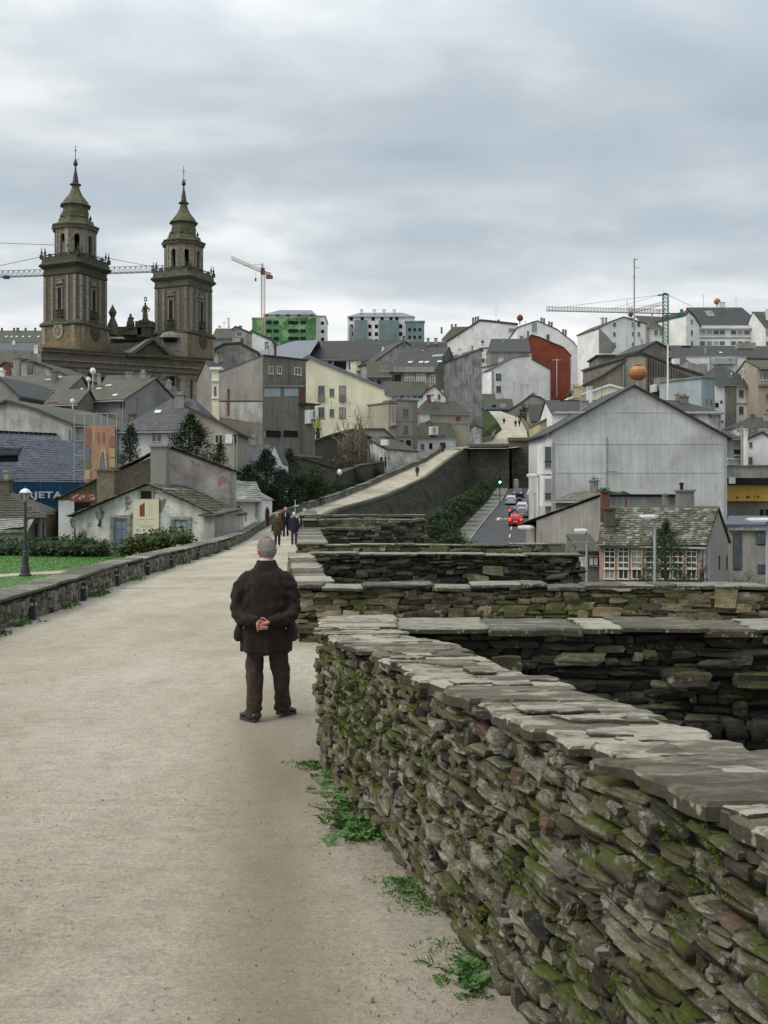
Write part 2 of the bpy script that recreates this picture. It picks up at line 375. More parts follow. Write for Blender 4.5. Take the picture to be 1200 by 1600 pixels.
def dry_wall(root, a, b, z0, z1, thick, hr, lr, mats, nparts=300, vis=None, back=.5, prot=.03, tilt=.06, big=.06, seed=1, backing=True, zlow=None, wav=.03, name='stone', core='core'):
    """one built face of a dry stone wall from a to b (xy), the outward side on the right hand going a->b.
    z0/z1: bottom and top as functions of u; mats: [(name, weight)]; vis(point)->bool"""
    rr = random.Random(seed); a = Vector((*a, 0)); b = Vector((*b, 0)); Ln = (b-a).length; u = (b-a)/Ln; n = Vector((u.y, -u.x, 0))
    O = wloc(root); st = []
    f0 = z0 if callable(z0) else (lambda t: z0); f1 = z1 if callable(z1) else (lambda t: z1)
    zmin = min(f0(0), f0(Ln/2), f0(Ln)); zmax = max(f1(0), f1(Ln/2), f1(Ln))
    z = zmin; row = 0; names = [m_[0] for m_ in mats]; wts = [m_[1] for m_ in mats]
    while z < zmax:
        h = rr.uniform(*hr)*(1 if rr.random() < .8 else 1.35)
        s = -rr.uniform(0, lr[1]); ph = rr.uniform(0, 9)
        while s < Ln:
            l = rr.uniform(*lr)*(.55 if rr.random() < .3 else 1); hh = h*rr.uniform(.75, 1.2); c = s+l/2
            zc = z+h/2+wav*noise.noise(Vector((c*.9, ph*.2, z*2)))*2
            if 0 <= c <= Ln and zc+hh*.4 < f1(c)+.01 and zc > f0(c)-.05:
                st.append((c, zc, l*.99, hh*1.06, rr.uniform(-prot, prot)+(.02 if rr.random() < .12 else 0)))
                if rr.random() < big and zc+h*1.3 < f1(c): st.append((c, zc+h*.3, min(l*1.1, lr[1]*1.1), h*rr.uniform(1.6, 2.3), prot*1.3))
            s += l
        z += h; row += 1
    R0 = Matrix((u, -n, Vector((0, 0, 1)))).transposed()   # local x=u, y=inwards, z=up
    items = []
    for (c, zc, l, h, pr) in st:
        w = a+u*c+n*pr; w.z = zc
        if vis and not vis(w): continue
        d = max(w.y, .5); items.append((l*h/d/d, w, l, h))
    items.sort(key=lambda q: -q[0])
    mb = MB()
    for i, (_, w, l, h) in enumerate(items):
        nm = rr.choices(names, wts)[0]; me = rr.choice(SM[nm])
        dep = rr.uniform(.12, .2); R = R0@Euler((rr.uniform(-.08, .08), rr.uniform(-tilt, tilt), rr.uniform(-.06, .06))).to_matrix()
        c = w-n*(dep*.5-.02)
        if i < nparts:
            o = link_mesh(name, me, root); o.location = c-O; o.rotation_euler = R.to_euler(); o.scale = (l*1.04, dep, h*1.08)
        else:
            T = Matrix.Translation(c)@R.to_4x4()@Matrix.Diagonal((l*1.04, dep, h*1.08, 1)); merge_add(mb, me, T, names.index(nm))
    if mb.f:
        o = mb.build('small_stones', [M[n_] for n_ in names], root); o['kind'] = 'stuff'
    if backing:
        k = MB(); zl = zmin-.3 if zlow is None else zlow; ns = max(2, int(Ln/1.5)); top = []
        for i in range(ns+1):
            t = Ln*i/ns; p = a+u*t-n*.035; top.append((p, f1(t)-.05))
        poly = [Vector((p.x, p.y, zl)) for p, _ in (top[0], top[-1])]+[Vector((p.x, p.y, z_)) for p, z_ in reversed(top)]
        k.prism(poly, -n*(thick-.07)); k.build('wall_core', M[core], root)
    return n
def slab(mb_or_none, pts, z, th, seed, amp=.02, name='coping_stone', mat=None, root=None, sub=.06, tiltx=0, tilty=0):
    """an irregular slab: outline pts (xy), top at z"""
    rr = random.Random(seed); out = []
    n = len(pts)
    for i in range(n):
        p, q = Vector(pts[i]), Vector(pts[(i+1) % n]); k = max(1, int((q-p).length/sub)); d = (q-p).normalized() if (q-p).length else Vector((1, 0)); nn = Vector((d.y, -d.x))
        for j in range(k):
            w = p.lerp(q, j/k); o = amp*(noise.noise(Vector((w.x*4+seed, w.y*9, seed*.37)))*1.3+noise.noise(Vector((w.x*17, w.y*30, seed)))*.7)
            out.append(w+nn*o)
    c = sum(out, Vector((0, 0)))/len(out)
    top = [Vector((p.x, p.y, z+tiltx*(p.x-c.x)+tilty*(p.y-c.y))) for p in out]
    inner = [Vector((p.x+(c.x-p.x)*.04, p.y+(c.y-p.y)*.04, 0)) for p in out]
    m_ = MB()
    bot = [v-Vector((0, 0, th)) for v in top]; mid = [v-Vector((0, 0, th*.25)) for v in top]
    tin = [Vector((i_.x, i_.y, t_.z+.002)) for i_, t_ in zip(inner, top)]
    N_ = len(top); m_.v = tin+mid+bot
    area = sum(out[i].x*out[(i+1) % N_].y-out[(i+1) % N_].x*out[i].y for i in range(N_))
    f = [list(range(N_))]+[[i, N_+i, N_+(i+1) % N_, (i+1) % N_] for i in range(N_)]+[[N_+i, 2*N_+i, 2*N_+(i+1) % N_, N_+(i+1) % N_] for i in range(N_)]+[list(range(3*N_-1, 2*N_-1, -1))]
    if area < 0: f = [g[::-1] for g in f]
    m_.f = f; m_.m = [0]*len(f)
    if root is None: return m_
    return m_.build(name, mat, root)

# ---- parapet A : the waist-high wall beside the walk, seen end to end on the right
def Aface(y): return -.5+(8-y)*.275
def Atop(y): return 1.03+(8-y)*.034
rA = empty('stone_parapet', (0.6, 4, 0), 'mossy dry stone parapet coming towards the camera on the right of the path', 'wall')
# its face looks left (-x); going from near to far keeps the outward side on the left, so run far -> near
A0, A1 = (Aface(8.02), 8.02), (Aface(1.2), 1.2)
LA = (Vector(A1)-Vector(A0)).length
def visA(w): return w.y > 2.35 and w.x/w.y < .42 and (EYE-w.z)/w.y < .56
dry_wall(rA, A0, A1, -.04, lambda u: Atop(8-u*.964)-.05, .56, (.017, .042), (.06, .25), [('stone', 10), ('stone_mid', 5), ('stone_rust', .2), ('stone_left', 1.5), ('stone_dark', 1.2)], 300, visA, prot=.022, tilt=.16, big=.05, seed=3, zlow=-.6)
y = 8.06; k = 0; rr = random.Random(11)
while y > 1.3:
    l = rr.uniform(.14, .42) if y > 4.5 else rr.uniform(.14, .34)
    y2 = y-l; xa = Aface(y)-.03; xb = Aface(y2)-.03; wd = .6+rr.uniform(-.05, .07)
    skew = rr.uniform(-.05, .05)
    e1, e2 = rr.uniform(-.04, .03), rr.uniform(-.04, .03)
    slab(None, [(xa+e1, y-.01), (xb+e2, y2-.02), (xb+wd+rr.uniform(-.05, .1), y2-.02+skew), (xa+wd+rr.uniform(-.03, .05), y+.015+skew)], Atop((y+y2)/2)+rr.uniform(-.006, .012), rr.uniform(.03, .065), 40+k, .036, 'coping_stone', M['cap'], rA, .05, tilty=rr.uniform(-.01, .01)-.034, tiltx=rr.uniform(-.02, .02))
    if rr.random() < .35:
        slab(None, [(xa+.15, y-.08), (xb+.2, y2+.1), (xb+wd-.2, y2+.08), (xa+wd-.1, y-.1)], Atop((y+y2)/2)+.018, .014, 90+k, .04, 'coping_stone', M['cap'], rA, .05)
    for q in range(3):
        if rr.random() < .55:
            cx_, cy_ = xa+rr.uniform(.1, wd-.12), (y+y2)/2+rr.uniform(-.1, .1); a_, b_ = rr.uniform(.08, .2), rr.uniform(.04, .13)
            slab(None, [(cx_-a_, cy_+b_*rr.uniform(.5, 1)), (cx_-a_*rr.uniform(.5, 1), cy_-b_), (cx_+a_, cy_-b_*rr.uniform(.4, 1)), (cx_+a_*rr.uniform(.5, 1), cy_+b_)], Atop(cy_)+rr.uniform(.006, .02), .012, 300+k*3+q, .03, 'coping_stone', M['cap'], rA, .035, tilty=-.034)
    y = y2; k += 1
# ---- wall B : the bastion flank that meets it at the corner, its dark outer face towards us
rB = empty('bastion_wall', (2, 8.1, 0), 'dark outer face of the bastion wall across the gap right behind the near parapet', 'wall')
def visB(w): return w.z > -.35 and w.x < 4.2 and w.x > -.2
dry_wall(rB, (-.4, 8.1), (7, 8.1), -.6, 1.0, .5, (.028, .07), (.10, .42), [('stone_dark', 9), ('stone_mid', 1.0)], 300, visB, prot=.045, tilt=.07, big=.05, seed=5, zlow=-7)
for (px, py, w_, h_) in ((790, 1038, .24, .14), (1145, 1138, .18, .17), (1190, 1140, .2, .16), (1110, 1140, .14, .12), (1175, 1062, .3, .1), (1075, 1060, .3, .1), (905, 1030, .35, .09)):
    p = P(px, py, 8.02); o = link_mesh('stone', random.choice(SM['stone_mid' if w_ > .2 else 'stone_dark']), rB); o.location = p-wloc(rB); o.scale = (w_, .2, h_)
x = -.52; k = 0
while x < 7:
    l = rr.uniform(.25, .75)
    slab(None, [(x, 8.0+rr.uniform(-.03, .03)), (x+l+.01, 8.0+rr.uniform(-.03, .03)), (x+l+.01, 8.68+rr.uniform(-.04, .04)), (x, 8.68+rr.uniform(-.04, .04))], 1.045+rr.uniform(-.02, .025), rr.uniform(.03, .06), 140+k, .045, 'coping_stone', M['cap_dull'] if rr.random() < .6 else M['cap'], rB, .08, tiltx=rr.uniform(-.02, .02))
    x += l; k += 1
# ---- wall C : far parapet of the first bastion, face towards us
rC = empty('bastion_wall', (2, 14.7, 0), 'long waist-high stone wall with a few pale ochre blocks, level with the walking man', 'wall')
def visC(w): return w.x < 6.3
dry_wall(rC, (-1.22, 14.7), (9.5, 14.7), lambda u: -.05, lambda u: .76+.03*sin(u*1.1), .5, (.042, .08), (.14, .48), [('stone_mid', 10), ('stone', 1.5), ('stone_ochre', .9), ('stone_rust', .5)], 300, visC, prot=.03, tilt=.06, big=.08, seed=8, zlow=-7)
for (px, py, w_, h_, mt) in ((548, 961, .26, .13, 'stone_ochre'), (584, 962, .28, .13, 'stone_ochre'), (598, 966, .28, .15, 'stone_ochre'), (1133, 935, .3, .26, 'stone_ochre'), (1160, 950, .24, .12, 'stone_ochre'), (910, 960, .14, .12, 'stone_ochre'), (948, 956, .42, .12, 'stone_ochre'), (1070, 966, .3, .18, 'stone_rust'), (712, 960, .22, .17, 'stone_mid')):
    p = P(px, py, 14.64); o = link_mesh('stone', random.choice(SM[mt]), rC); o.location = p-wloc(rC); o.scale = (w_, .16, h_)
def cap_run(root, x0, x1, yf, yb, z, mat, seed, lr=(.3, .85), th=.045, zf=None):
    r_ = random.Random(seed); x = x0; k = 0
    while x < x1:
        l = r_.uniform(*lr); e = min(x+l, x1)
        zc = z if zf is None else zf((x+e)/2)
        slab(None, [(x, yf+r_.uniform(-.05, .03)), (e+.01, yf+r_.uniform(-.05, .03)), (e+.01, yb+r_.uniform(-.05, .05)), (x, yb+r_.uniform(-.05, .05))], zc+r_.uniform(-.03, .025), th*r_.uniform(.7, 1.3), seed*7+k, .055, 'coping_stone', mat, root, .12, tiltx=r_.uniform(-.015, .015))
        x = e; k += 1
cap_run(rC, -1.28, 9.5, 14.62, 15.2, .82, M['cap_dull'], 21)
# A2: the run of parapet along the walk between C and D
def runside(label, p0, p1, h0, h1, wd, mat, seed, cap, nst=120, zl=-.6, lr=(.15, .45), hr=(.06, .11)):
    """parapet along the walk: face to the left (the walk); p0 far, p1 near"""
    r = empty('stone_parapet', (p1[0], p1[1], h1[0]), label, 'wall')
    Ln = (Vector(p1)-Vector(p0)).length
    dry_wall(r, p0, p1, lambda u: lerp(h0[0], h1[0], u/Ln)-.05, lambda u: lerp(h0[1], h1[1], u/Ln)-.05, wd, hr, lr, mat, nst, None, prot=.03, seed=seed, zlow=min(h0[0], h1[0])-5)
    r_ = random.Random(seed); t = 0; k = 0
    d = (Vector(p1)-Vector(p0)).normalized(); nn = Vector((-d.y, d.x))
    while t < Ln:
        l = min(r_.uniform(.4, 1.0), Ln-t)
        if l < .05: break
        a, b = Vector(p0)+d*t, Vector(p0)+d*(t+l+.01)
        slab(None, [a-nn*.04, a+nn*(wd+r_.uniform(-.05, .05)), b+nn*(wd+r_.uniform(-.05, .05)), b-nn*.04], lerp(h0[1], h1[1], (t+l/2)/Ln)+.0+r_.uniform(-.02, .02), .06, seed*11+k, .03, 'coping_stone', cap, r, .1)
        t += l; k += 1
    return r
MX = [('stone_mid', 8), ('stone', 3), ('stone_ochre', .3)]
runside('short parapet run beside the path just beyond the walking man', (-2.2, 23.9), (-1.22, 14.8), (-.03, .79), (0, .8), .5, MX, 31, M['cap'])
# D: flank of the second bastion, dark
rD = empty('bastion_wall', (1.4, 23.5, 0), 'dark slate flank of the second bastion ending in a rough corner by the road', 'wall')
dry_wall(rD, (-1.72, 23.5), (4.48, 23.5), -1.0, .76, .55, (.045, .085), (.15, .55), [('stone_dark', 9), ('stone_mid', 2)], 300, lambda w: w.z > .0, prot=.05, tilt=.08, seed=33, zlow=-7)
cap_run(rD, -1.74, 4.5, 23.42, 24.1, .8, M['cap_dull'], 35, (.6, 1.6))
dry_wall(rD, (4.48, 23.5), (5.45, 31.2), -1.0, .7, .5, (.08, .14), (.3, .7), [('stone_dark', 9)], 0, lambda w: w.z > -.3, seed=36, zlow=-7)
# F: its far parapet
rF = empty('bastion_wall', (1.4, 31, 0), 'weathered green-grey far parapet of the second bastion, just above its dark flank', 'wall')
dry_wall(rF, (-2.6, 31), (5.45, 31), -.3, .66, .5, (.07, .13), (.2, .6), [('stone_mid', 9), ('stone', 2)], 150, lambda w: w.z > .2, prot=.04, seed=38, zlow=-7)
cap_run(rF, -2.62, 5.5, 30.94, 31.5, .7, M['cap_dull'], 39, (.6, 1.6))
runside('short parapet run along the path between second and third bastions', (-3.75, 45.6), (-2.6, 31.1), (-.3, .7), (-.1, .7), .9, MX, 41, M['cap_dull'], 60, lr=(.3, .7), hr=(.1, .18))
rE = empty('bastion_wall', (0, 46, 0), 'stepped dark flank of the third bastion below the climbing part of the walk', 'wall')
dry_wall(rE, (-2.75, 46), (-.55, 46), -.6, .72, .6, (.09, .15), (.3, .8), [('stone_dark', 6), ('stone_mid', 4)], 60, lambda w: w.z > -.3, seed=43, zlow=-7)
cap_run(rE, -3.8, -.4, 45.9, 46.7, .78, M['cap_dull'], 44, (.8, 1.8), .1)
dry_wall(rE, (-.55, 50), (2.0, 52), -.6, .95, .6, (.09, .15), (.3, .8), [('stone_dark', 6), ('stone_mid', 4)], 60, lambda w: w.z > -.5, seed=45, zlow=-7)
cap_run(rE, -3.3, 2.05, 51.6, 52.6, 1.06, M['cap_dull'], 46, (.8, 2.2), .12)
dry_wall(rE, (2.0, 52), (2.4, 62), -.6, .95, .6, (.09, .15), (.3, .8), [('stone_dark', 6)], 0, lambda w: w.z > -.5, seed=47, zlow=-7)
rG = empty('bastion_wall', (0, 62, 0), 'low far parapet of the third bastion with a flat coping, where the walk starts to climb', 'wall')
dry_wall(rG, (-5.1, 62), (2.35, 62), -.3, 1.0, .6, (.1, .16), (.3, .8), [('stone_mid', 6), ('stone_dark', 3)], 60, lambda w: w.z > .2, seed=48, zlow=-7)
cap_run(rG, -5.1, 2.5, 61.9, 62.8, 1.12, M['cap_dull'], 49, (.8, 2.2), .12)
runside('low parapet block on the right where the path bends out of sight', (-6.4, 84), (-4.6, 58), (.2, 1.1), (-.35, .85), .8, MX, 51, M['cap_dull'], 0, lr=(.4, .9), hr=(.14, .22))
# bastion floors
mb = MB(); mb.add([(-1.1, 8.6, -.02), (7, 8.6, -.02), (7, 14.8, -.02), (-1.3, 14.8, -.02)], [(0, 1, 2, 3)]); mb.add([(-2.2, 23.9, -.05), (4.5, 23.9, -.05), (5.4, 31.2, -.12), (-2.6, 31.2, -.12)], [(0, 1, 2, 3)])
mb.add([(-3.6, 46, -.3), (2, 52, -.32), (2.4, 62, -.36), (-4.7, 62, -.36)], [(0, 1, 2, 3)])
tag(mb.build('bastion_floor_ground', M['sand']), kind='structure')
# stone skin of the town wall below bastions so nothing hovers
def skin(mb, pts):
    for (a, b) in zip(pts, pts[1:]): mb.quad((a[0], a[1], -8), (b[0], b[1], -8), (b[0], b[1], b[2]), (a[0], a[1], a[2]))
# ---- the low parapet on the left
LP = [(6, -5.75, 0), (14, -5.9, 0), (16, -6.0, 0), (20, -6.1, 0), (24, -6.45, -.03), (31, -6.78, -.1), (38, -7.05, -.2), (46, -7.4, -.3), (52, -7.7, -.35), (60, -8.1, -.38), (70, -8.75, -.28), (80, -9.1, 0)]
rL = empty('low_parapet', (-6.4, 24, 0), 'knee-high rubble wall with pale coping between the path and the lawn', 'wall')
kseed = 60
for p, q in zip(LP, LP[1:]):
    Ln = sqrt((q[0]-p[0])**2+(q[1]-p[1])**2); hp = .5
    n_ = 0 if p[0] < 13 else (45 if p[0] < 20 else 75 if p[0] < 31 else 40 if p[0] < 38 else 0)
    # face looks right (+x): going near -> far keeps +x on the right
    dry_wall(rL, (p[1], p[0]), (q[1], q[0]), lambda u: lerp(p[2], q[2], u/Ln)-.05, lambda u: lerp(p[2], q[2], u/Ln)+hp-.06, .6, (.07, .15), (.12, .34), [('stone_left', 8), ('stone_mid', 2), ('stone', 2)], n_, None, prot=.02, tilt=.12, big=.1, seed=kseed, zlow=-2.5, core='core_pale')
    t = 0; rr2 = random.Random(kseed); d = (Vector((q[1], q[0]))-Vector((p[1], p[0])))/Ln; nn = Vector((-d.y, d.x)); k = 0
    while t < Ln-.01:
        l = min(rr2.uniform(.7, 1.5), Ln-t); a = Vector((p[1], p[0]))+d*t; b = a+d*(l+.01)
        slab(None, [a-nn*.04, b-nn*.04, b+nn*.62, a+nn*.62], lerp(p[2], q[2], (t+l/2)/Ln)+hp+rr2.uniform(-.01, .015), .055, kseed*13+k, .025, 'coping_stone', M['cap_left'] if 'cap_left' in M else M['cap_dull'], rL, .15)
        t += l; k += 1
    kseed += 1
# ---- little light posts let into it
M['iron'] = flat('dark_iron', (.035, .038, .04), .6, .4)
M['steel'] = flat('galvanised_steel', (.34, .36, .38), .5, .5)
M['whiteglass'] = flat('white_lamp_glass', (.75, .77, .76), .35, .5)
proto = None
for i, (Y, h) in enumerate(((17.4, .42), (20.8, .42), (24.6, .4), (28.6, .4), (32.6, .4), (38.5, .4))):
    xl = interp([(a, b, c) for a, b, c in LP], Y); base = Vector((xl[0]+.07, Y, xl[1]))
    if proto is None:
        r = empty('path_light', base, 'x', 'path light', 'small light posts against the low parapet')
        m_ = MB(); m_.box(base+Vector((0, 0, .17)), (.10, .10, .34)); m_.box(base+Vector((0, 0, .355)), (.12, .12, .03)); m_.build('housing', M['iron'], r)
        m_ = MB(); m_.box(base+Vector((.055, -.0, .27)), (.012, .05, .05)); m_.box(base+Vector((0, -.055, .27)), (.05, .012, .05)); m_.build('lens', M['steel'], r); proto = r
    else:
        r = copy_tree(proto); r.location = base
    r['label'] = ('dark light post at the left parapet, the one nearest the camera', 'second dark light post from the camera at the left parapet', 'third dark light post from the camera, with weeds at its foot', 'fourth dark light post from the camera along the left parapet', 'fifth dark light post from the camera along the left parapet', 'farthest small light post at the left parapet, near the white house')[i]

# ---- pebbles and grit
M['pebble'] = leafmat('pebble', (.18, .155, .115), (.42, .38, .31), .9)
rr = random.Random(5); mb = MB()
oct_ = [(1, 0, 0), (-1, 0, 0), (0, 1, 0), (0, -1, 0), (0, 0, 1), (0, 0, -1)]
octf = [(0, 2, 4), (2, 1, 4), (1, 3, 4), (3, 0, 4), (2, 0, 5), (1, 2, 5), (3, 1, 5), (0, 3, 5)]
for i in range(14000):
    Y = 2.9+13*rr.random()**1.6; xl, xr, z = interp(PATH, Y)
    xr2 = Aface(Y)-.02 if Y < 8 else xr
    X = rr.uniform(max(xl, -.4*Y), xr2) if rr.random() < .6 else xr2-abs(rr.gauss(0, .35))
    s = .002+.0045*rr.random()**5+(.008 if rr.random() < .0012 else 0); q = Euler((rr.random()*3, rr.random()*3, rr.random()*3)).to_matrix()
    mb.add([Vector((X, Y, z+s*.3))+q@Vector((a[0]*s*1.4, a[1]*s, a[2]*s*.8)) for a in oct_], octf)
o = mb.build('gravel', M['pebble']); tag(o, 'fine grit and small pebbles scattered on the sandy path', 'gravel', kind='stuff')
# ---- moss cushions and weeds
M['moss'] = leafmat('moss', (.035, .055, .008), (.11, .15, .015), .9)
M['weed'] = leafmat('weed', (.03, .085, .012), (.085, .18, .035), .6)
M['dryweed'] = leafmat('dry_weed', (.16, .14, .06), (.1, .13, .04), .8)
def tuft(mb, c, r, n, leaf, rr, up=.6, m=0, droop=.3):
    for i in range(n):
        a = rr.uniform(0, 2*pi); d = Vector((cos(a), sin(a), rr.uniform(.1, 1.3)*up)).normalized()
        L_ = r*rr.uniform(.4, 1); p0 = c+Vector((rr.uniform(-.3, .3)*r, rr.uniform(-.3, .3)*r, 0)); tip = p0+d*L_; tip.z -= droop*L_*rr.random()
        tip.z = max(tip.z, c.z+.004)
        side = d.cross(Vector((rr.uniform(-1, 1), rr.uniform(-1, 1), .6))).normalized()*leaf*rr.uniform(.6, 1.2)
        mid = p0.lerp(tip, .62)
        mb.add([mid-side, tip, mid+side, p0.lerp(tip, .35)], [(0, 1, 2, 3)], m)
def fern(mb, c, r, nf, rr):
    c0 = c
    """feathery weed: fronds with leaflets"""
    for i in range(nf):
        c = c0+Vector((rr.gauss(0, 1)*r*.5, rr.gauss(0, 1)*r*.8, 0)); a = rr.uniform(0, 2*pi); d = Vector((cos(a), sin(a), rr.uniform(.2, .8))).normalized(); L_ = r*rr.uniform(.5, 1.1)
        s = Vector((-d.y, d.x, 0)).normalized()
        for k in range(7):
            t = (k+1)/7; p = c+d*L_*t+Vector((0, 0, -.45*L_*t*t)); p.z = max(p.z, c.z+.003); w = L_*.26*(1.15-t)+.006
            for sg in (-1, 1):
                q = p+s*sg*w+d*w*.5+Vector((0, 0, rr.uniform(-.2, .3)*w)); q.z = max(q.z, c.z+.003)
                e = d.cross(s).normalized().lerp(d, .7)*w*.32
                mb.add([p, p.lerp(q, .55)-e, q, p.lerp(q, .55)+e], [(0, 1, 2, 3)])
rr = random.Random(9)
lbl = ['feathery green weed at the foot of the parapet, the one farthest from the camera', 'bushy bright green weed at the parapet foot, middle of the near three', 'broad dark green weed at the foot of the parapet, nearest the camera']
for i, (pts, r_, nf) in enumerate((([(497, 1200), (508, 1212), (516, 1226), (530, 1240), (538, 1256)], .15, 20), ([(545, 1285), (562, 1292), (578, 1296), (552, 1300), (590, 1300)], .17, 24), ([(748, 1536), (765, 1525), (785, 1510), (790, 1490), (740, 1520)], .13, 26))):
    mb = MB(); Y = 3280/(pts[2][1]-780); base = Vector(((pts[2][0]-600)/1600*Y, Y, 0))
    for (px, py) in pts:
        Y = 3280/(py-780); fern(mb, Vector(((px-600)/1600*Y, Y, 0)), r_, nf, rr)
    o = mb.build('weed', M['weed'], origin=base); tag(o, lbl[i], 'weed', 'weeds at the foot of the near parapet')
mb = MB()
for i in range(2600):
    Y = rr.uniform(3.2, 8); X = Aface(Y)-.03-abs(rr.gauss(0, .10)); g = noise.noise(Vector((Y*1.8, 0, 4)))
    if g < .02: continue
    tuft(mb, Vector((X, Y, .002)), rr.uniform(.015, .05), 6, .005, rr, 1.0)
for p, q in zip(LP, LP[1:]):
    for i in range(90):
        t = rr.random(); Y = lerp(p[0], q[0], t); g = noise.noise(Vector((Y*.7, 3, 4)))
        if g < .05 or Y > 50: continue
        tuft(mb, Vector((lerp(p[1], q[1], t)+.05+abs(rr.gauss(0, .12)), Y, lerp(p[2], q[2], t))), rr.uniform(.06, .2), 8, .02, rr, 1.2)
for i in range(60): tuft(mb, Vector((-.15+rr.gauss(0, .18), 9.2+rr.gauss(0, .25), .004)), .05, 5, .006, rr)
o = mb.build('undergrowth', M['weed']); tag(o, 'small green weeds sprouting along the foot of the walls', 'undergrowth', kind='stuff')
mb = MB()
for i in range(1100):
    Y = rr.uniform(2.7, 7.5); z = rr.uniform(.05, Atop(Y)-.08)
    if noise.noise(Vector((Y*1.9, z*3.2, 1.7))) < .1: continue
    c = Vector((Aface(Y)-rr.uniform(.005, .03), Y, z)); r_ = rr.uniform(.012, .034)
    for j in range(26):
        d = Vector((-abs(rr.gauss(0, 1))*.6, rr.gauss(0, 1), rr.gauss(0, .8)+.1)).normalized(); p = c+Vector((d.x*r_*.6, d.y*r_*1.3, d.z*r_)); s_ = Vector((rr.uniform(-1, 1), rr.uniform(-1, 1), rr.uniform(-1, 1))).normalized()*.006
        mb.add([p-s_, p+s_, p+d*.009+Vector((0, 0, .002))], [(0, 1, 2)])
o = mb.build('moss', M['moss'], rA); o['kind'] = 'stuff'
# ================================================================== TERRAIN, ROAD, TOWN WALL
OUT = [(-50, -7), (60, -6.6), (85, -4.85), (112, -2.64), (130, -1.2), (165, 1.6), (188, 4.0), (200, 5.5), (230, 12), (270, 18), (350, 32), (450, 46), (600, 56), (900, 44), (1500, 15), (4000, 0)]
INN = [(-50, -1.3), (60, -1.3), (85, -1.4), (110, -.8), (130, .6), (150, 3), (185, 8.4), (215, 11.5), (230, 13), (270, 19), (350, 32), (450, 46), (600, 56), (900, 44), (1500, 15), (4000, 0)]
def xc(Y):
    if Y < 185: a, b, z = interp(PATH, max(Y, -3)); return (a+b)/2
    a, b, z = interp(PATH2, Y); return (a+b)/2
def ground(X, Y):
    if 150 < Y and X < xc(Y)-4: pass
    t = min(max((X-xc(Y)+1.2)/2.4, 0), 1)
    g = lerp(interp(INN, Y)[0], interp(OUT, Y)[0], t)
    if Y > 300: g += 1.5*sin(X*.01)
    return g
M['earth'] = flat('earth', (.075, .078, .045), .95, .1, var=.4, scale=.3)
M['lawn'] = leafmat('lawn_base', (.05, .13, .015), (.06, .15, .02))
mb = MB(); ys = [-40, 0]+[8*i for i in range(1, 42)]+[360, 400, 450, 520, 600, 750, 900, 1500, 4000, 9000]
xs_off = [-9000, -2500, -900, -400, -200, -120, -80, -55, -40, -30, -22, -16, -11, -8, -5, -3, -1.2, 1.2, 3, 5, 8, 11, 16, 22, 30, 40, 55, 80, 120, 200, 400, 900, 2500, 9000]
for Y in ys:
    for o_ in xs_off: X = xc(min(Y, 290))*(1 if abs(o_) < 100 else 0)+o_; mb.v.append(Vector((X, Y, ground(X, Y)-.03)))
nx = len(xs_off)
for j in range(len(ys)-1):
    for i in range(nx-1): mb.f.append([j*nx+i, j*nx+i+1, (j+1)*nx+i+1, (j+1)*nx+i]); mb.m.append(0)
tag(mb.build('ground', M['earth'], smooth=True), kind='structure')
# asphalt road with kerb and pavement
M['asphalt'] = flat('asphalt', (.062, .064, .068), .8, .35, var=.3, scale=.9)
M['paving'] = plaster('pavement', (.20, .195, .175), (.12, .12, .1), .5, .7, 0)
M['kerb'] = flat('kerb_granite', (.25, .245, .22), .8, var=.3)
M['roadpaint'] = flat('road_paint', (.6, .6, .57), .7)
ROAD = [(-30, 9.5, 17, -7), (60, 9.0, 17.5, -6.55), (90, 8.6, 17.2, -4.4), (112, 9.35, 18.3, -2.6), (130, 12.5, 20.3, -1.15), (165, 18.9, 25.6, 1.65), (180, 21.5, 33, 3.2), (187, 22.6, 45, 4.05)]
mb = MB(); strip(ROAD, mb, 4, lambda y: 4); tag(mb.build('road', M['asphalt']), kind='structure')
mb = MB(); strip([(y, a-2.1, a-.15, z+.13) for y, a, b, z in ROAD], mb, 2, lambda y: 4)
tag(mb.build('pavement', M['paving']), kind='structure')
mb = MB(); strip([(y, a-.15, a, z+.135) for y, a, b, z in ROAD], mb, 1, lambda y: 4)
for (y, a, b, z), (y2, a2, b2, z2) in zip(ROAD, ROAD[1:]): mb.quad((a, y, z+.135), (a, y, z-.1), (a2, y2, z2-.1), (a2, y2, z2+.135))
tag(mb.build('kerb', M['kerb']), kind='structure')
def roadpt(Y, t): a, b, z = interp(ROAD, Y); return Vector((lerp(a, b, t), Y, z+.012))
mb = MB()
for y in range(60, 180, 8): 
    a, b = roadpt(y, .47), roadpt(y+3, .47); mb.quad(a, a+Vector((.14, 0, 0)), b+Vector((.14, 0, 0)), b)
c = roadpt(137, .2); u = Vector((.17, 1, .08)).normalized(); s = Vector((1, -.17, 0))
for poly in ([(-.12, -2), (.12, -2), (.12, .6), (-.12, .6)], [(-.5, .6), (.5, .6), (0, 1.9)], [(.12, -.6), (1.0, -.1), (1.0, .2), (.12, -.2)], [(.9, -.5), (1.5, .3), (.7, .5)]):
    mb.add([c+s*x+u*y for x, y in poly], [tuple(range(len(poly)))])
for y in (112, 118, 124): 
    c = roadpt(y, .72); mb.quad(c, c+Vector((.6, 0, 0)), c+Vector((.6, .5, .04)), c+Vector((0, .5, .04)))
tag(mb.build('road_markings', M['roadpaint']), kind='structure')

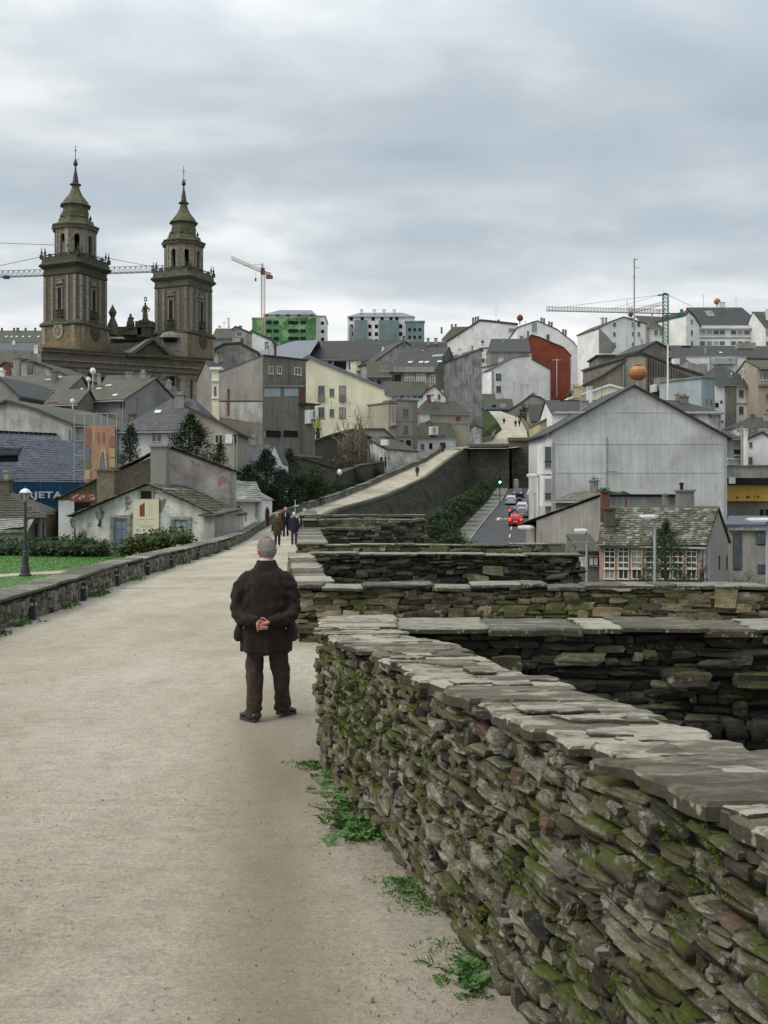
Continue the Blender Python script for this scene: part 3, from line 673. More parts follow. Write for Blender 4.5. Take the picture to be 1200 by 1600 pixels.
M['townwall'] = stone('town_wall', (.045, .042, .033), (.062, .058, .046), (.075, .07, .056), .25, .22, (.045, .055, .02), (.14, .135, .11), .9, .35)
M['townwall2'] = stone('town_wall_pale', (.08, .072, .052), (.105, .095, .07), (.12, .11, .08), .2, .12, (.05, .06, .02), (.2, .19, .15), .9, .4)
M['coping'] = stone('wall_coping', (.12, .115, .09), (.16, .15, .12), (.2, .19, .15), .3, .35, (.07, .08, .03), bmp=.5, sc=.5)
def coursed(name, c1, c2): return slate(name, c1, c2, .35, (.05, .06, .025), w=.85, h=.34, mortar=.03, rough=.9)
M['tw1'] = coursed('town_wall_courses', (.048, .045, .034), (.10, .093, .07)); M['tw2'] = coursed('town_wall_pale_courses', (.085, .077, .055), (.15, .137, .10))
rT = empty('town_wall', (2, 100, 0), 'long dark slate town wall carrying the walk uphill above the road and its hedge', 'wall')
mb = MB()
right = [(y, b, z) for y, a, b, z in PATH if y >= 56]; right += [(186.5, 15.6, 11.3)]
def addrough(mb, rows):
    k = len(mb.v); n = len(rows[0])
    for r in rows: mb.v += r
    for j in range(len(rows)-1):
        for i in range(n-1): mb.f.append([k+j*n+i, k+(j+1)*n+i, k+(j+1)*n+i+1, k+j*n+i+1]); mb.m.append(0)
rows = []; y = 56
while y <= 186.5:
    b, z = interp(right, y); g = interp(OUT, y)[0]-1; r = []
    for i in range(9):
        t = i/8; zz_ = lerp(z, g, t); w = .25*noise.noise(Vector((y*.35, zz_*.6, 0)))+.12*noise.noise(Vector((y*1.1, zz_*2, 5)))
        bulge = .8*max(0, sin((y-60)/11.5))**.4 if y > 100 else 0
        r.append(Vector((b+t*.9+w*min(t*6, 1)+bulge*min(t*4, 1)*0, y, zz_)))
    rows.append(r); y += 1.25
addrough(mb, rows)
# the return that faces us at the bend, and its further paler stretch
rows = []; x = 15.6
while x < 23.6:
    rows.append([Vector((x, 186.6-.3*t+.15*noise.noise(Vector((x, t*7, 2))), lerp(11.75, 3.5, t))) for t in [i/8 for i in range(9)]]); x += .8
addrough(mb, rows)
mb.build('wall_face', M['tw1'], rT)
mb = MB(); rows = []; x = 23.3
while x < 46:
    rows.append([Vector((x, 192+.15*noise.noise(Vector((x, t*7, 2))), lerp(13.2, 3.5, t))) for t in [i/8 for i in range(9)]]); x += .9
addrough(mb, rows); mb.add([(23.4, 186.6, 3), (23.4, 192.1, 3), (23.4, 192.1, 12.2), (23.4, 186.6, 11.7)], [(0, 1, 2, 3)])
mb.build('wall_face', M['tw2'], rT)
mb = MB()
for (y, b, z), (y2, b2, z2) in zip(right, right[1:]):
    mb.prism([(b-.35, y, z-.1), (b+.15, y, z-.1), (b+.15, y, z+.22), (b-.35, y, z+.22)], (b2-b, y2-y, z2-z))
mb.prism([(15.4, 186.4, 11.6), (15.4, 187, 11.6), (15.4, 187, 12.1), (15.4, 186.4, 12.1)], (8.2, 0, .1))
mb.prism([(23.2, 191.8, 13), (23.2, 192.5, 13), (23.2, 192.5, 13.6), (23.2, 191.8, 13.6)], (23, 0, .1))
mb.build('coping', M['coping'], rT)
# left side below the walk
mb = MB(); left = [(y, a, z) for y, a, b, z in PATH if y >= 60]
for (y, b, z), (y2, b2, z2) in zip(left, left[1:]): mb.quad((b, y, z), (b, y, -3), (b2, y2, -3), (b2, y2, z2))
mb.build('inner_face', M['townwall'], rT)
rP = empty('parapet_wall', (-4, 120, 0), 'low stone parapet bordering the far climbing stretch of the walk on its left', 'wall')
mb = MB(); rr = random.Random(3)
lft = [(y, a, z) for y, a, b, z in PATH if y >= 78]
y = 80.0
while y < 186:
    a, z = interp(lft, y); a2, z2 = interp(lft, min(y+2.2, 186)); hh = .55+rr.uniform(-.05, .08)
    mb.prism([(a-.5, y, z-.5), (a, y, z-.5), (a, y, z+hh), (a-.5, y, z+hh)], (a2-a, min(y+2.2, 186)-y, z2-z))
    mb.prism([(a-.56, y, z+hh+.003), (a+.05, y, z+hh+.003), (a+.05, y, z+hh+.1), (a-.56, y, z+hh+.1)], (a2-a, 2.18, z2-z), 1)
    y += 2.2
mb.build('parapet_body', [M['coping'], M['cap_dull']], rP)
# far bend: green bank and curved parapets
M['bank'] = flat('grass_bank', (.045, .06, .022), .95, .1, var=.5, scale=.6)
mb = MB(); bank = [(200, 8, 15.6, 12.3), (214, 12, 19.5, 13.9), (230, 17, 23.9, 15.7), (250, 19, 28.8, 19), (262, 19, 29.2, 21.6), (275, 18, 29.5, 24)]
k = 0
for y, a, b, z in bank: mb.v += [Vector((b, y, z+.1)), Vector((b-1.2, y, z+1.6)), Vector((a, y, z+3.5)), Vector((a-8, y, z))]
for j in range(len(bank)-1):
    for i in range(3): mb.f.append([4*j+i, 4*j+i+1, 4*(j+1)+i+1, 4*(j+1)+i]); mb.m.append(0)
tag(mb.build('grass_bank_terrain', M['bank']), kind='structure')
rQ = empty('parapet_wall', (26, 230, 15.6), 'curved low parapet round the far bend of the walk below the blue house', 'wall'); mb = MB()
for side, tab in ((0, [(206, 18.0, 13.2), (214, 20.5, 13.9), (222, 23.2, 14.8), (230, 24.4, 15.6), (240, 25.8, 17.2), (250, 27.6, 19), (262, 28.3, 21.4)]), (1, [(222, 31.4, 14.7), (230, 32.8, 15.6), (240, 34.3, 17.2), (250, 35.0, 19), (262, 35.8, 21.4), (275, 36.6, 23.8)])):
    for p, q in zip(tab, tab[1:]): mb.prism([(p[1]-.3, p[0], p[2]-1), (p[1]+.3, p[0], p[2]-1), (p[1]+.3, p[0], p[2]+.9), (p[1]-.3, p[0], p[2]+.9)], (q[1]-p[1], q[0]-p[0], q[2]-p[2]))
mb.prism([(31, 219, 13), (31, 219.6, 13), (31, 219.6, 16.2), (31, 219, 16.2)], (12, 2, 0))
mb.build('parapet_body', M['coping'], rQ)

# lawn, its path and hedges
rr = random.Random(21)
mb = MB(); mb.add([(-34, 26, -1.15), (-6.7, 26, -1.15), (-7.6, 48, -1.2), (-8.4, 62, -1.2), (-34, 64, -1.2)], [(0, 1, 2, 3, 4)])
tag(mb.build('lawn', M['lawn']), kind='structure')
mb = MB(); pth = [P(-80, 912, 41), P(0, 903, 43), P(60, 898, 44.5), P(130, 893.5, 45.5), P(185, 887, 47), P(200, 882, 49)]
for a, b in zip(pth, pth[1:]):
    mb.quad((a.x, a.y-.9, -1.165), (b.x, b.y-.9, -1.165), (b.x, b.y+1.3, -1.165), (a.x, a.y+1.3, -1.165))
tag(mb.build('lawn_path', M['sand']), kind='structure')
mb = MB()
for i in range(26000):
    Y = 30+34*rr.random(); X = rr.uniform(-.385*Y, -6.9-(Y-26)*.03)
    yp = interp([(p.x, p.y) for p in pth], X)[0]
    if yp-1.0 < Y < yp+1.4: continue
    h = rr.uniform(.03, .07); w = .02; a = rr.random()*3.14; d = Vector((cos(a)*w, sin(a)*w, 0)); c = Vector((X, Y, -1.19)); t = Vector((rr.uniform(-.03, .03), rr.uniform(-.03, .03), h))
    mb.add([c-d, c+d, c+t], [(0, 1, 2)])
M['grassblade'] = leafmat('grass_blade', (.03, .095, .010), (.065, .16, .022), .6)
o = mb.build('grass', M['grassblade']); tag(o, 'short bright green grass of the lawn', 'grass', kind='stuff')
M['hedge'] = leafmat('hedge_leaf', (.018, .042, .012), (.045, .085, .022), .6)
M['hedge2'] = leafmat('hedge_leaf_yellowish', (.045, .06, .014), (.09, .105, .03), .6)
M['pine'] = leafmat('conifer_needles', (.010, .022, .010), (.028, .048, .018), .7)
M['bush'] = leafmat('bush_leaf', (.015, .032, .010), (.042, .072, .02), .65)
M['autumn'] = leafmat('brown_twigs', (.06, .052, .035), (.11, .095, .06), .8)
M['palebark'] = flat('pale_twigs', (.2, .175, .13), .9)
M['bark'] = stone('bark', (.04, .034, .026), (.06, .05, .04), (.08, .068, .05), .1, .1)
def leaves(mb, c, rad, n, leaf, rr, flat_=1.0, clump=9, shell=.55, m=0):
    """n leaf faces in clumps spread through an ellipsoid"""
    rad = Vector(rad) if not isinstance(rad, (int, float)) else Vector((rad, rad, rad)); i = 0
    while i < n:
        d = Vector((rr.gauss(0, 1), rr.gauss(0, 1), rr.gauss(0, 1))).normalized(); r_ = shell+(1-shell)*rr.random()
        r_ *= 1+.22*noise.noise(d*2.3+Vector((c[0], c[1], 0)))
        p = Vector(c)+Vector((d.x*rad.x, d.y*rad.y, d.z*rad.z))*r_
        for j in range(clump):
            q = p+Vector((rr.gauss(0, 1), rr.gauss(0, 1), rr.gauss(0, .8)))*leaf*1.5
            a = Vector((rr.gauss(0, 1), rr.gauss(0, 1), rr.gauss(0, .6))).normalized()*leaf*rr.uniform(.5, 1.1); b = a.cross(Vector((rr.gauss(0, 1), rr.gauss(0, 1), rr.gauss(0, 1)))).normalized()*leaf*rr.uniform(.3, .6)
            mb.add([q-a, q-b*.9+a*.1, q+a, q+b], [(0, 1, 2, 3)], m); i += 1
def hedge(label, blobs, mat, leaf, n, name='hedge', cat='hedge', group=None, core=True, seed=1):
    """blobs: (centre, radii)"""
    rr = random.Random(seed); c0 = Vector(blobs[0][0]); r = empty(name, (c0.x, c0.y, min(b[0][2]-b[1][2] for b in blobs)), label, cat, group)
    mb = MB(); tot = sum(b[1][0]*b[1][2]+b[1][1]*b[1][2] for b in blobs)
    for c, rad in blobs: leaves(mb, c, rad, int(n*(rad[0]*rad[2]+rad[1]*rad[2])/tot), leaf, rr, shell=.72)
    mb.build('foliage', mat, r)
    if core:
        mb = MB()
        for c, rad in blobs: mb.lathe(c, [(rad[0]*.9*cos(t), rad[2]*.9*sin(t)) for t in (-1.5, -.9, -.3, .3, .9, 1.5)], 10, sy=rad[1]/rad[0])
        mb.build('inner_growth', M['pine'], r)
    return r
def blob(px, py, Y, w, h, d=None):  # px centre, py bottom, pixel width and height
    s = Y/FL; c = P(px, py-h/2, Y); return (c, (w/2*s, d or w/2*s*.8, h/2*s*1.05))
hedge('long clipped dark green hedge at the back of the lawn on the far left', [blob(-30, 872, 60, 90, 30, 1.5), blob(15, 872, 60, 70, 27, 1.5), blob(50, 870, 60, 60, 24, 1.5)], M['hedge'], .12, 3600, seed=1)
hedge('rounded dark green hedge in front of the white house by its left corner', [blob(80, 872, 59, 80, 29, 1.5), blob(120, 871, 58.6, 70, 30, 1.5), blob(146, 870, 58.3, 45, 25, 1.3)], M['hedge'], .12, 4200, seed=2)
hedge('yellow-green sloping hedge below the poster on the white house', [blob(200, 866, 55, 40, 20, 1), blob(225, 863, 54.6, 50, 27, 1.1), blob(252, 858, 54.2, 46, 28, 1.1), blob(280, 851, 53.8, 40, 20, .9)], M['hedge2'], .11, 3600, seed=3)

def tree(label, base, h, w, mat, n, leaf, kind='round', seed=1, group=None, name='tree', cat='tree', trunk=.05, bare=False, bark='bark'):
    rr = random.Random(seed); base = Vector(base); r = empty(name, base, label, cat, group); mb = MB()
    th = h*(.35 if kind == 'round' else .9); trunk *= .4 if kind == 'wide' else 1
    mb.tube([base-Vector((0, 0, .3)), base+Vector((h*.01, 0, th*.5)), base+Vector((-h*.01, 0, th))], [h*trunk, h*trunk*.75, h*trunk*.4], 7)
    tips = []
    if kind == 'round':
        for i in range(9 if not bare else 16):
            a = 2*pi*i/9+rr.random(); up = rr.uniform(.4, 1.1); L_ = h*rr.uniform(.3, .5); p = base+Vector((0, 0, th*rr.uniform(.6, 1)))
            q = p+Vector((cos(a)*w*.4*rr.uniform(.5, 1), sin(a)*w*.4*rr.uniform(.5, 1), L_*up)); mb.tube([p, p.lerp(q, .5)+Vector((0, 0, L_*.08)), q], [h*.022, h*.014, h*.006], 5); tips.append(q)
            if bare:
                for j in range(10):
                    e = p.lerp(q, rr.uniform(.3, 1)); f = e+Vector((rr.gauss(0, 1)*w*.17, rr.gauss(0, 1)*w*.17, abs(rr.gauss(0, 1))*h*.14)); mb.tube([e, f], [h*.006, h*.003], 4)
                    for k in range(3):
                        e2 = e.lerp(f, rr.uniform(.4, 1)); mb.tube([e2, e2+Vector((rr.gauss(0, 1)*w*.07, rr.gauss(0, 1)*w*.07, abs(rr.gauss(0, 1))*h*.08))], [h*.003, h*.002], 3)
    mb.build('trunk', M[bark], r); mb = MB()
    if kind == 'round':
        k = 11
        for i in range(k):
            d = Vector((rr.gauss(0, 1), rr.gauss(0, 1), rr.gauss(0, 1))).normalized()
            c = base+Vector((d.x*w*.28, d.y*w*.28, h*.62+d.z*h*.2)); s = rr.uniform(.6, 1)
            leaves(mb, c, (w*.24*s, w*.24*s, h*.18*s), n//k, leaf, rr, shell=.35)
    else:
        m_ = 20; tot = sum((9 if kind == 'wide' else max(4, int(13*(1-i/(m_-1))))) for i in range(m_))
        for i in range(m_):
            t = i/(m_-1); z = h*(.08+.9*t); R = w*.5*min(1, (1-t)*(1 if kind == 'cone' else 3.2))**.7*(1+.28*rr.uniform(-1, 1))+w*.03
            for j in range(9 if kind == 'wide' else max(4, int(13*(1-t)))):
                a = rr.random()*6.28; q = base+Vector((cos(a)*R*.6, sin(a)*R*.6, z)); leaves(mb, q, (R*.52, R*.52, h*.05), max(9, n//tot), leaf, rr, shell=.2)
    if not bare or n: mb.build('crown', mat, r)
    return r
# ================================================================== BUILDINGS
W_ = (.60, .61, .63)
M['white'] = plaster('white_render', (.80, .795, .775), (.48, .47, .44), .25, .25, .25)
M['whiteold'] = plaster('old_whitewash', (.74, .73, .69), (.16, .15, .12), .65, .5, .45, .6, (.19, .175, .145, .60))
M['whitepink'] = plaster('pink_stained_whitewash', (.50, .46, .43), (.17, .15, .12), .75, .7, .3, .6, (.34, .19, .17, .57))
M['greyrender'] = plaster('grey_render', (.29, .28, .255), (.15, .145, .125), .5, .25, .5)
M['greyold'] = plaster('blotched_grey_render', (.46, .455, .43), (.16, .155, .13), .75, .5, .8)
M['biggrey'] = plaster('pale_grey_cement', (.62, .625, .61), (.40, .40, .38), .6, .2, .75)
M['browngrey'] = plaster('brown_grey_render', (.23, .21, .175), (.10, .09, .07), .6, .3, .7)
M['cream'] = plaster('cream_render', (.80, .77, .57), (.42, .40, .30), .3, .15, .3)
M['beige'] = plaster('beige_render', (.42, .38, .31), (.2, .18, .13), .35, .3, .4)
M['sandyel'] = plaster('sandy_yellow_render', (.52, .45, .27), (.3, .26, .15), .3, .2, .3)
M['yellow'] = plaster('ochre_yellow_panel', (.56, .36, .09), (.4, .26, .08), .2, .3, .2)
M['brick'] = plaster('red_brick_wall', (.29, .075, .045), (.15, .035, .025), .5, .3, .3)
M['rubble'] = stone('rubble_wall', (.10, .088, .065), (.155, .135, .10), (.21, .18, .13), .15, .15, sc=.8)
M['rubblegrey'] = stone('grey_rubble_wall', (.06, .058, .048), (.09, .085, .07), (.13, .12, .10), .2, .15, sc=.6)
M['granite'] = stone('granite_trim', (.2, .185, .15), (.26, .24, .2), (.32, .3, .25), .15, .1, sc=.5, bmp=.3)
M['pinkwall'] = plaster('pinkish_render', (.36, .31, .285), (.22, .2, .19), .3, .3, .3)
M['salmon'] = plaster('salmon_render', (.42, .31, .23), (.25, .2, .15), .3, .3, .3)
M['bluepaint'] = plaster('blue_paint', (.05, .16, .42), (.04, .1, .25), .2, .3, .3)
M['bluewall'] = plaster('blue_hoarding', (.022, .07, .13), (.015, .045, .085), .3, .4, .25, bmp=.1)
M['pale'] = plaster('pale_blue_panel', (.36, .42, .44), (.25, .3, .32), .3, .4, .3)
M['r_dark'] = slate('roof_dark_slate', (.028, .028, .027), (.055, .054, .05), .15)
M['r_grey'] = slate('roof_grey_slate', (.042, .043, .044), (.08, .08, .08), .12)
M['r_blue'] = slate('roof_blue_slate', (.06, .07, .09), (.115, .125, .15), 0, w=.5, h=.3, mortar=.03)
M['r_brown'] = slate('roof_brown_slate', (.045, .041, .031), (.085, .078, .06), .45, (.05, .06, .025))
M['r_moss'] = slate('roof_mossy_slate', (.055, .05, .037), (.10, .09, .07), .5, (.055, .062, .028))
M['r_pale'] = slate('roof_pale_slate', (.16, .16, .14), (.28, .28, .25), .3)
M['r_metal'] = flat('roof_grey_metal', (.14, .155, .18), .5, .5, var=.2)
M['wframe'] = flat('white_window_frame', (.62, .63, .63), .5, .4)
M['bframe'] = flat('blue_window_frame', (.10, .2, .29), .6, .3)
M['pinkframe'] = flat('pinkish_wood', (.34, .235, .18), .7, .3)
M['creamframe'] = flat('cream_painted_wood', (.60, .55, .44), .7, .3)
M['glass'] = glassmat('window_glass')
M['paleglass'] = glassmat('pale_window_glass', (.07, .085, .09), .3)
M['dark'] = flat('dark_opening', (.012, .012, .012), .9)
M['orange'] = flat('orange_tank', (.42, .17, .06), .5, .4, var=.25, scale=1.2)
M['rust'] = flat('rusty_red', (.16, .06, .04), .9)
M['limegreen'] = flat('lime_green_panel', (.35, .45, .06), .7)
M['green'] = flat('green_plastic', (.02, .25, .14), .5)
M['cranegreen'] = flat('green_crane_paint', (.02, .13, .11), .6)
M['craneorange'] = flat('orange_crane_paint', (.50, .36, .28), .6)
M['cranegrey'] = flat('grey_crane_paint', (.16, .2, .2), .6)
M['concrete'] = plaster('concrete', (.36, .35, .32), (.13, .13, .11), .5, .4, .6)
UNIT = {}
def unit_window(style):
    if style in UNIT: return UNIT[style]
    fm = {'sash': 'wframe', 'gal': 'wframe', 'plain': 'granite', 'blue': 'bframe', 'cream': 'creamframe', 'pane': 'wframe', 'dark': 'dark', 'grey': 'concrete', 'four': 'creamframe'}[style]
    mb = MB(); t = {'sash': .1, 'gal': .05, 'plain': .13, 'blue': .09, 'cream': .09, 'pane': .07, 'dark': .04, 'grey': .06, 'four': .06}[style]; d = .08
    for (a, b, c, e) in ((-.5, -.5+t, -.5, .5), (.5-t, .5, -.5, .5), (-.5+t, .5-t, .5-t*.7, .5), (-.5+t, .5-t, -.5, -.5+t*.7)):
        mb.box(((a+b)/2, -.03, (c+e)/2), (b-a, d, e-c))
    if style in ('sash', 'blue', 'plain', 'cream'): mb.box((0, -.02, 0), (t*.8, .05, 1-2*t*.7))
    if style in ('blue',): mb.box((-.25, -.018, .1), (.4, .04, .04)); mb.box((.25, -.018, .1), (.4, .04, .04))
    if style == 'gal':
        for i in range(1, 4): mb.box((-.5+i/4, -.02, 0), (.05, .05, .93))
        mb.box((0, -.018, .1), (.9, .05, .05))
    if style == 'four':
        for i in (1, ): mb.box((0, -.02, 0), (.07, .05, .93))
        for z in (-.22, .06, .3): mb.box((0, -.018, z), (.9, .046, .045 if z > 0 else .07))
    if style not in ('gal', 'dark'): mb.box((0, -.06, -.53), (1.12, .16, .05))
    f = mb.mesh('window', M[fm])
    mb = MB(); mb.box((0, .0, 0), (1-t, .03, 1-t*.9)); p = mb.mesh('pane', M['paleglass'] if style in ('gal', 'pane') else M['dark' if style == 'dark' else 'glass'])
    UNIT[style] = (f, p); return UNIT[style]
class House:
    def __init__(s, label, A, B, D, name='house', cat='house', group=None, base=None):
        s.A = Vector(((A[0]-600)/FL*A[1], A[1], 0)); s.B = Vector(((B[0]-600)/FL*B[1], B[1], 0)); s.D = D
        s.u = (s.B-s.A).normalized(); s.b = Vector((-s.u.y, s.u.x, 0)); s.wd = (s.B-s.A).length
        g = min(ground(p.x, p.y) for p in (s.A, s.B, s.A+s.b*D, s.B+s.b*D)); s.zb = (g if base is None else base)-.6
        s.root = empty(name, (s.A.x+s.u.x*s.wd/2, s.A.y+s.u.y*s.wd/2, s.zb+.6), label, cat, group)
    def hit(s, O, n, px, py):
        d = Vector(((px-600)/FL, 1, (HZ-py)/FL)); e = Vector((0, 0, EYE)); t = n.dot(O-e)/n.dot(d); return e+d*t
    def fp(s, px, py, off=0): return s.hit(s.A-s.b*off, s.b, px, py)
    def sp(s, side, px, py): return s.hit(s.B if side == 'R' else s.A, s.u, px, py)
    def z(s, py, at='A', d=0):
        p = (s.A if at == 'A' else s.B)+s.b*d; return EYE+(HZ-py)/FL*p.y
    def part(s, mb, name, mat, **k): return mb.build(name, M[mat] if isinstance(mat, str) else mat, s.root, **k)
    def gable(s, poly, wall, roof=None, th=.18, over=.3, front=.25, open_bottom=True, skip=()):
        """poly: pixel outline of the top of the front face, left to right; sides drop to the ground"""
        top = [s.fp(*p) for p in poly]; a = Vector(top[0]); b = Vector(top[-1]); a.z = s.zb; b.z = s.zb
        mb = MB(); mb.prism([a]+top+[b], s.b*s.D); s.part(mb, 'wall', wall)
        if roof:
            mb = MB()
            for i, (p, q) in enumerate(zip(top, top[1:])):
                if i in skip: continue
                d = (q-p); dn = d.normalized(); nrm = Vector((0, 0, 1))
                if abs(dn.z) > .93: continue
                e0 = dn*(-over if i == 0 else .0); e1 = dn*(over if i == len(top)-2 else .0)
                P0, P1 = p+e0-s.b*front+Vector((0, 0, .004)), q+e1-s.b*front+Vector((0, 0, .004))
                mb.prism([P0, P1, P1+nrm*th, P0+nrm*th], s.b*(s.D+front+.2))
            s.part(mb, 'roof', roof)
            if s.D > 2:
                e = top[-1]-s.b*.1-s.u*.3; e.z -= .3; s.trims([e])
                def tp(u_, d_):
                    for p, q in zip(top, top[1:]):
                        a_, b_ = (p-s.A).dot(s.u), (q-s.A).dot(s.u)
                        if a_ <= u_ <= b_: return lerp(p.z, q.z, (u_-a_)/max(b_-a_, .01))
                    return top[0].z
                s.clutter(tp)
        return s
    def slope(s, eave, ridge, wall, roof, hl=0, hr=0, rp=.5, th=.14, over=.35, gl=.15, zeave=None, zridge=None, beave=None):
        ze = zeave if zeave is not None else (s.z(eave)+s.z(eave, 'B'))/2; zr = zridge if zridge is not None else EYE+(HZ-ridge)/FL*((s.A+s.B)/2+s.b*s.D*rp).y
        zk = beave if beave is not None else ze
        prof = [s.A, s.A+Vector((0, 0, 0)), s.A]
        A = s.A; mk = lambda d, z_: Vector((A.x+s.b.x*d, A.y+s.b.y*d, z_))
        mb = MB(); hg = (hl == 0 and hr == 0)
        pr = [mk(0, s.zb), mk(0, ze)]+([mk(s.D*rp, zr-.05)] if hg else [])+[mk(s.D, zk), mk(s.D, s.zb)]
        mb.prism(pr, s.u*s.wd); s.part(mb, 'wall', wall)
        o = over; sl = (zr-ze)/(s.D*rp)
        e0 = ze-.02
        def pt(u_, d, z_): return A+s.u*u_+s.b*d+Vector((0, 0, z_-A.z))
        mb = MB()
        F0, F1, R0, R1, K0, K1 = pt(-gl, -o, e0-o*sl*.5), pt(s.wd+gl, -o, e0-o*sl*.5), pt(-gl+hl+(gl if hl else 0), s.D*rp, zr), pt(s.wd+gl-hr-(gl if hr else 0), s.D*rp, zr), pt(-gl, s.D+o, zk-.02-o*.3), pt(s.wd+gl, s.D+o, zk-.02-o*.3)
        up = Vector((0, 0, th)); v = [F0, F1, R0, R1, K0, K1]; v = v+[x+up for x in v]
        mb.add(v, [(6, 7, 9, 8), (8, 9, 11, 10), (0, 6, 8, 2), (2, 8, 10, 4), (1, 3, 9, 7), (3, 5, 11, 9), (0, 1, 7, 6), (4, 10, 11, 5), (0, 2, 3, 1), (2, 4, 5, 3)])
        if hl: mb.add([v[6], v[8], v[10]], [(0, 1, 2)])
        if hr: mb.add([v[7], v[11], v[9]], [(0, 1, 2)])
        s.part(mb, 'roof', roof, recalc=True)
        k = MB(); k.bar(F0+Vector((0, 0, -.02))-s.b*.06, F1+Vector((0, 0, -.02))-s.b*.06, .13, .11); s.part(k, 'gutter', 'steel')
        e = s.A+s.u*(s.wd-.25)-s.b*.1; e.z = ze-.1; s.trims([e]); s.clutter(lambda u_, d_: ze+(zr-ze)*(1-abs(d_-s.D*rp)/(s.D*max(rp, 1-rp))) if not (hl or hr) else ze+(zr-ze)*.75)
        s.roofpt = lambda px, py: s.hit(F0+up, (R0-F0).cross(s.u).normalized(), px, py)
        s.rn = (R0-F0).cross(s.u).normalized()
        return s
    def trims(s, ends, drop=None):
        mb = MB(); r_ = .06
        for e in ends: mb.bar((e.x, e.y, s.zb), e, .1)
        if mb.f: s.part(mb, 'downpipe', 'steel')
        return s
    def clutter(s, top):
        rr = random.Random(int(s.A.x*7+s.A.y*13)); Y = s.A.y
        if Y > 380 or Y < 72 or s.wd < 4: return
        for i in range(rr.choice((1, 1, 2, 2, 3))):
            u_ = rr.uniform(.15, .85)*s.wd; d_ = s.D*rr.uniform(.3, .6); p = s.A+s.u*u_+s.b*d_; zt = top(u_, d_)
            if rr.random() < .5:
                h_ = rr.uniform(1.2, 2.8); mb = MB(); r_ = max(.025, Y*.00016); mb.bar((p.x, p.y, zt-.4), (p.x, p.y, zt+h_), r_*1.5)
                for k in range(3): mb.bar((p.x-.5+.1*k, p.y, zt+h_-.1-.22*k), (p.x+.5-.1*k, p.y, zt+h_-.1-.22*k), r_)
                s.part(mb, 'aerial', 'iron')
            else:
                w_ = rr.uniform(.5, .9); hh = rr.uniform(.7, 1.3); mb = MB(); mb.box((p.x, p.y, zt+hh/2-.4), (w_, w_*.8, hh+.8)); mb.box((p.x, p.y, zt+hh+.03), (w_*1.25, w_, .1)); mb.box((p.x, p.y, zt+hh+.2), (w_*.5, w_*.4, .25)); s.part(mb, 'chimney', rr.choice(('concrete', 'browngrey', 'white', 'greyrender')))
    def mono(s, zf_py, zb_py, wall, roof, th=.15, over=.2):
        zf = s.z(zf_py); zk = EYE+(HZ-zb_py)/FL*(s.A+s.b*s.D).y; mk = lambda d, z_: Vector((s.A.x+s.b.x*d, s.A.y+s.b.y*d, z_))
        mb = MB(); mb.prism([mk(0, s.zb), mk(0, zf), mk(s.D, zk), mk(s.D, s.zb)], s.u*s.wd); s.part(mb, 'wall', wall)
        mb = MB(); mb.prism([mk(-over, zf+.004), mk(-over, zf+th), mk(s.D+over, zk+th), mk(s.D+over, zk+.004)], s.u*(s.wd+.3)); s.part(mb, 'roof', roof); return s
    def flatroof(s, top, wall, roof='concrete', th=.3, over=.15):
        zt = s.z(top); mk = lambda u_, d, z_: s.A+s.u*u_+s.b*d+Vector((0, 0, z_))
        mb = MB(); mb.prism([mk(0, 0, s.zb), mk(s.wd, 0, s.zb), mk(s.wd, 0, zt), mk(0, 0, zt)], s.b*s.D); s.part(mb, 'wall', wall)
        mb = MB(); mb.prism([mk(-over, -over, zt+.004), mk(s.wd+over, -over, zt+.004), mk(s.wd+over, -over, zt+th), mk(-over, -over, zt+th)], s.b*(s.D+2*over)); s.part(mb, 'roof', roof); return s
    def win(s, px, py, w, h, style='sash', face='F', off=0):
        if face == 'F': c, l, r_, t, o_ = (s.fp(px, py), s.fp(px-w/2, py), s.fp(px+w/2, py), s.fp(px, py-h/2), s.fp(px, py+h/2)); rot = atan2(s.u.y, s.u.x); n = -s.b
        else:
            c, l, r_, t, o_ = (s.sp(face, px, py), s.sp(face, px-w/2, py), s.sp(face, px+w/2, py), s.sp(face, px, py-h/2), s.sp(face, px, py+h/2))
            rot = atan2(s.b.y, s.b.x) if face == 'R' else atan2(-s.b.y, -s.b.x); n = s.u if face == 'R' else -s.u
        f, p = unit_window(style); o = link_mesh('window', f, s.root); o.location = c+n*off-wloc(s.root); o.rotation_euler = (0, 0, rot); o.scale = ((r_-l).length, 1, (t-o_).length)
        q = link_mesh('pane', p, o); return o
    def row(s, xs, y, w, h, style='sash', face='F', dy=0):
        for i, x in enumerate(xs): s.win(x, y+dy*i, w, h, style, face)
        return s
    def panel(s, x0, y0, x1, y1, mat, name='panel', depth=.05, off=0, face='F', label=None):
        g = (lambda x, y: s.fp(x, y)) if face == 'F' else (lambda x, y: s.sp(face, x, y))
        n = -s.b if face == 'F' else (s.u if face == 'R' else -s.u)
        mb = MB(); mb.prism([g(x0, y1)+n*(off+.004), g(x1, y1)+n*(off+.004), g(x1, y0)+n*(off+.004), g(x0, y0)+n*(off+.004)], n*depth); o = s.part(mb, name, mat)
        if label: o['label'] = label
        return o
    def poly(s, pts, mat, name='panel', depth=.05, off=0, face='F'):
        g = (lambda x, y: s.fp(x, y)) if face == 'F' else (lambda x, y: s.sp(face, x, y)); n = -s.b if face == 'F' else (s.u if face == 'R' else -s.u)
        mb = MB(); mb.prism([g(*p)+n*(off+.004) for p in pts], n*depth); return s.part(mb, name, mat)
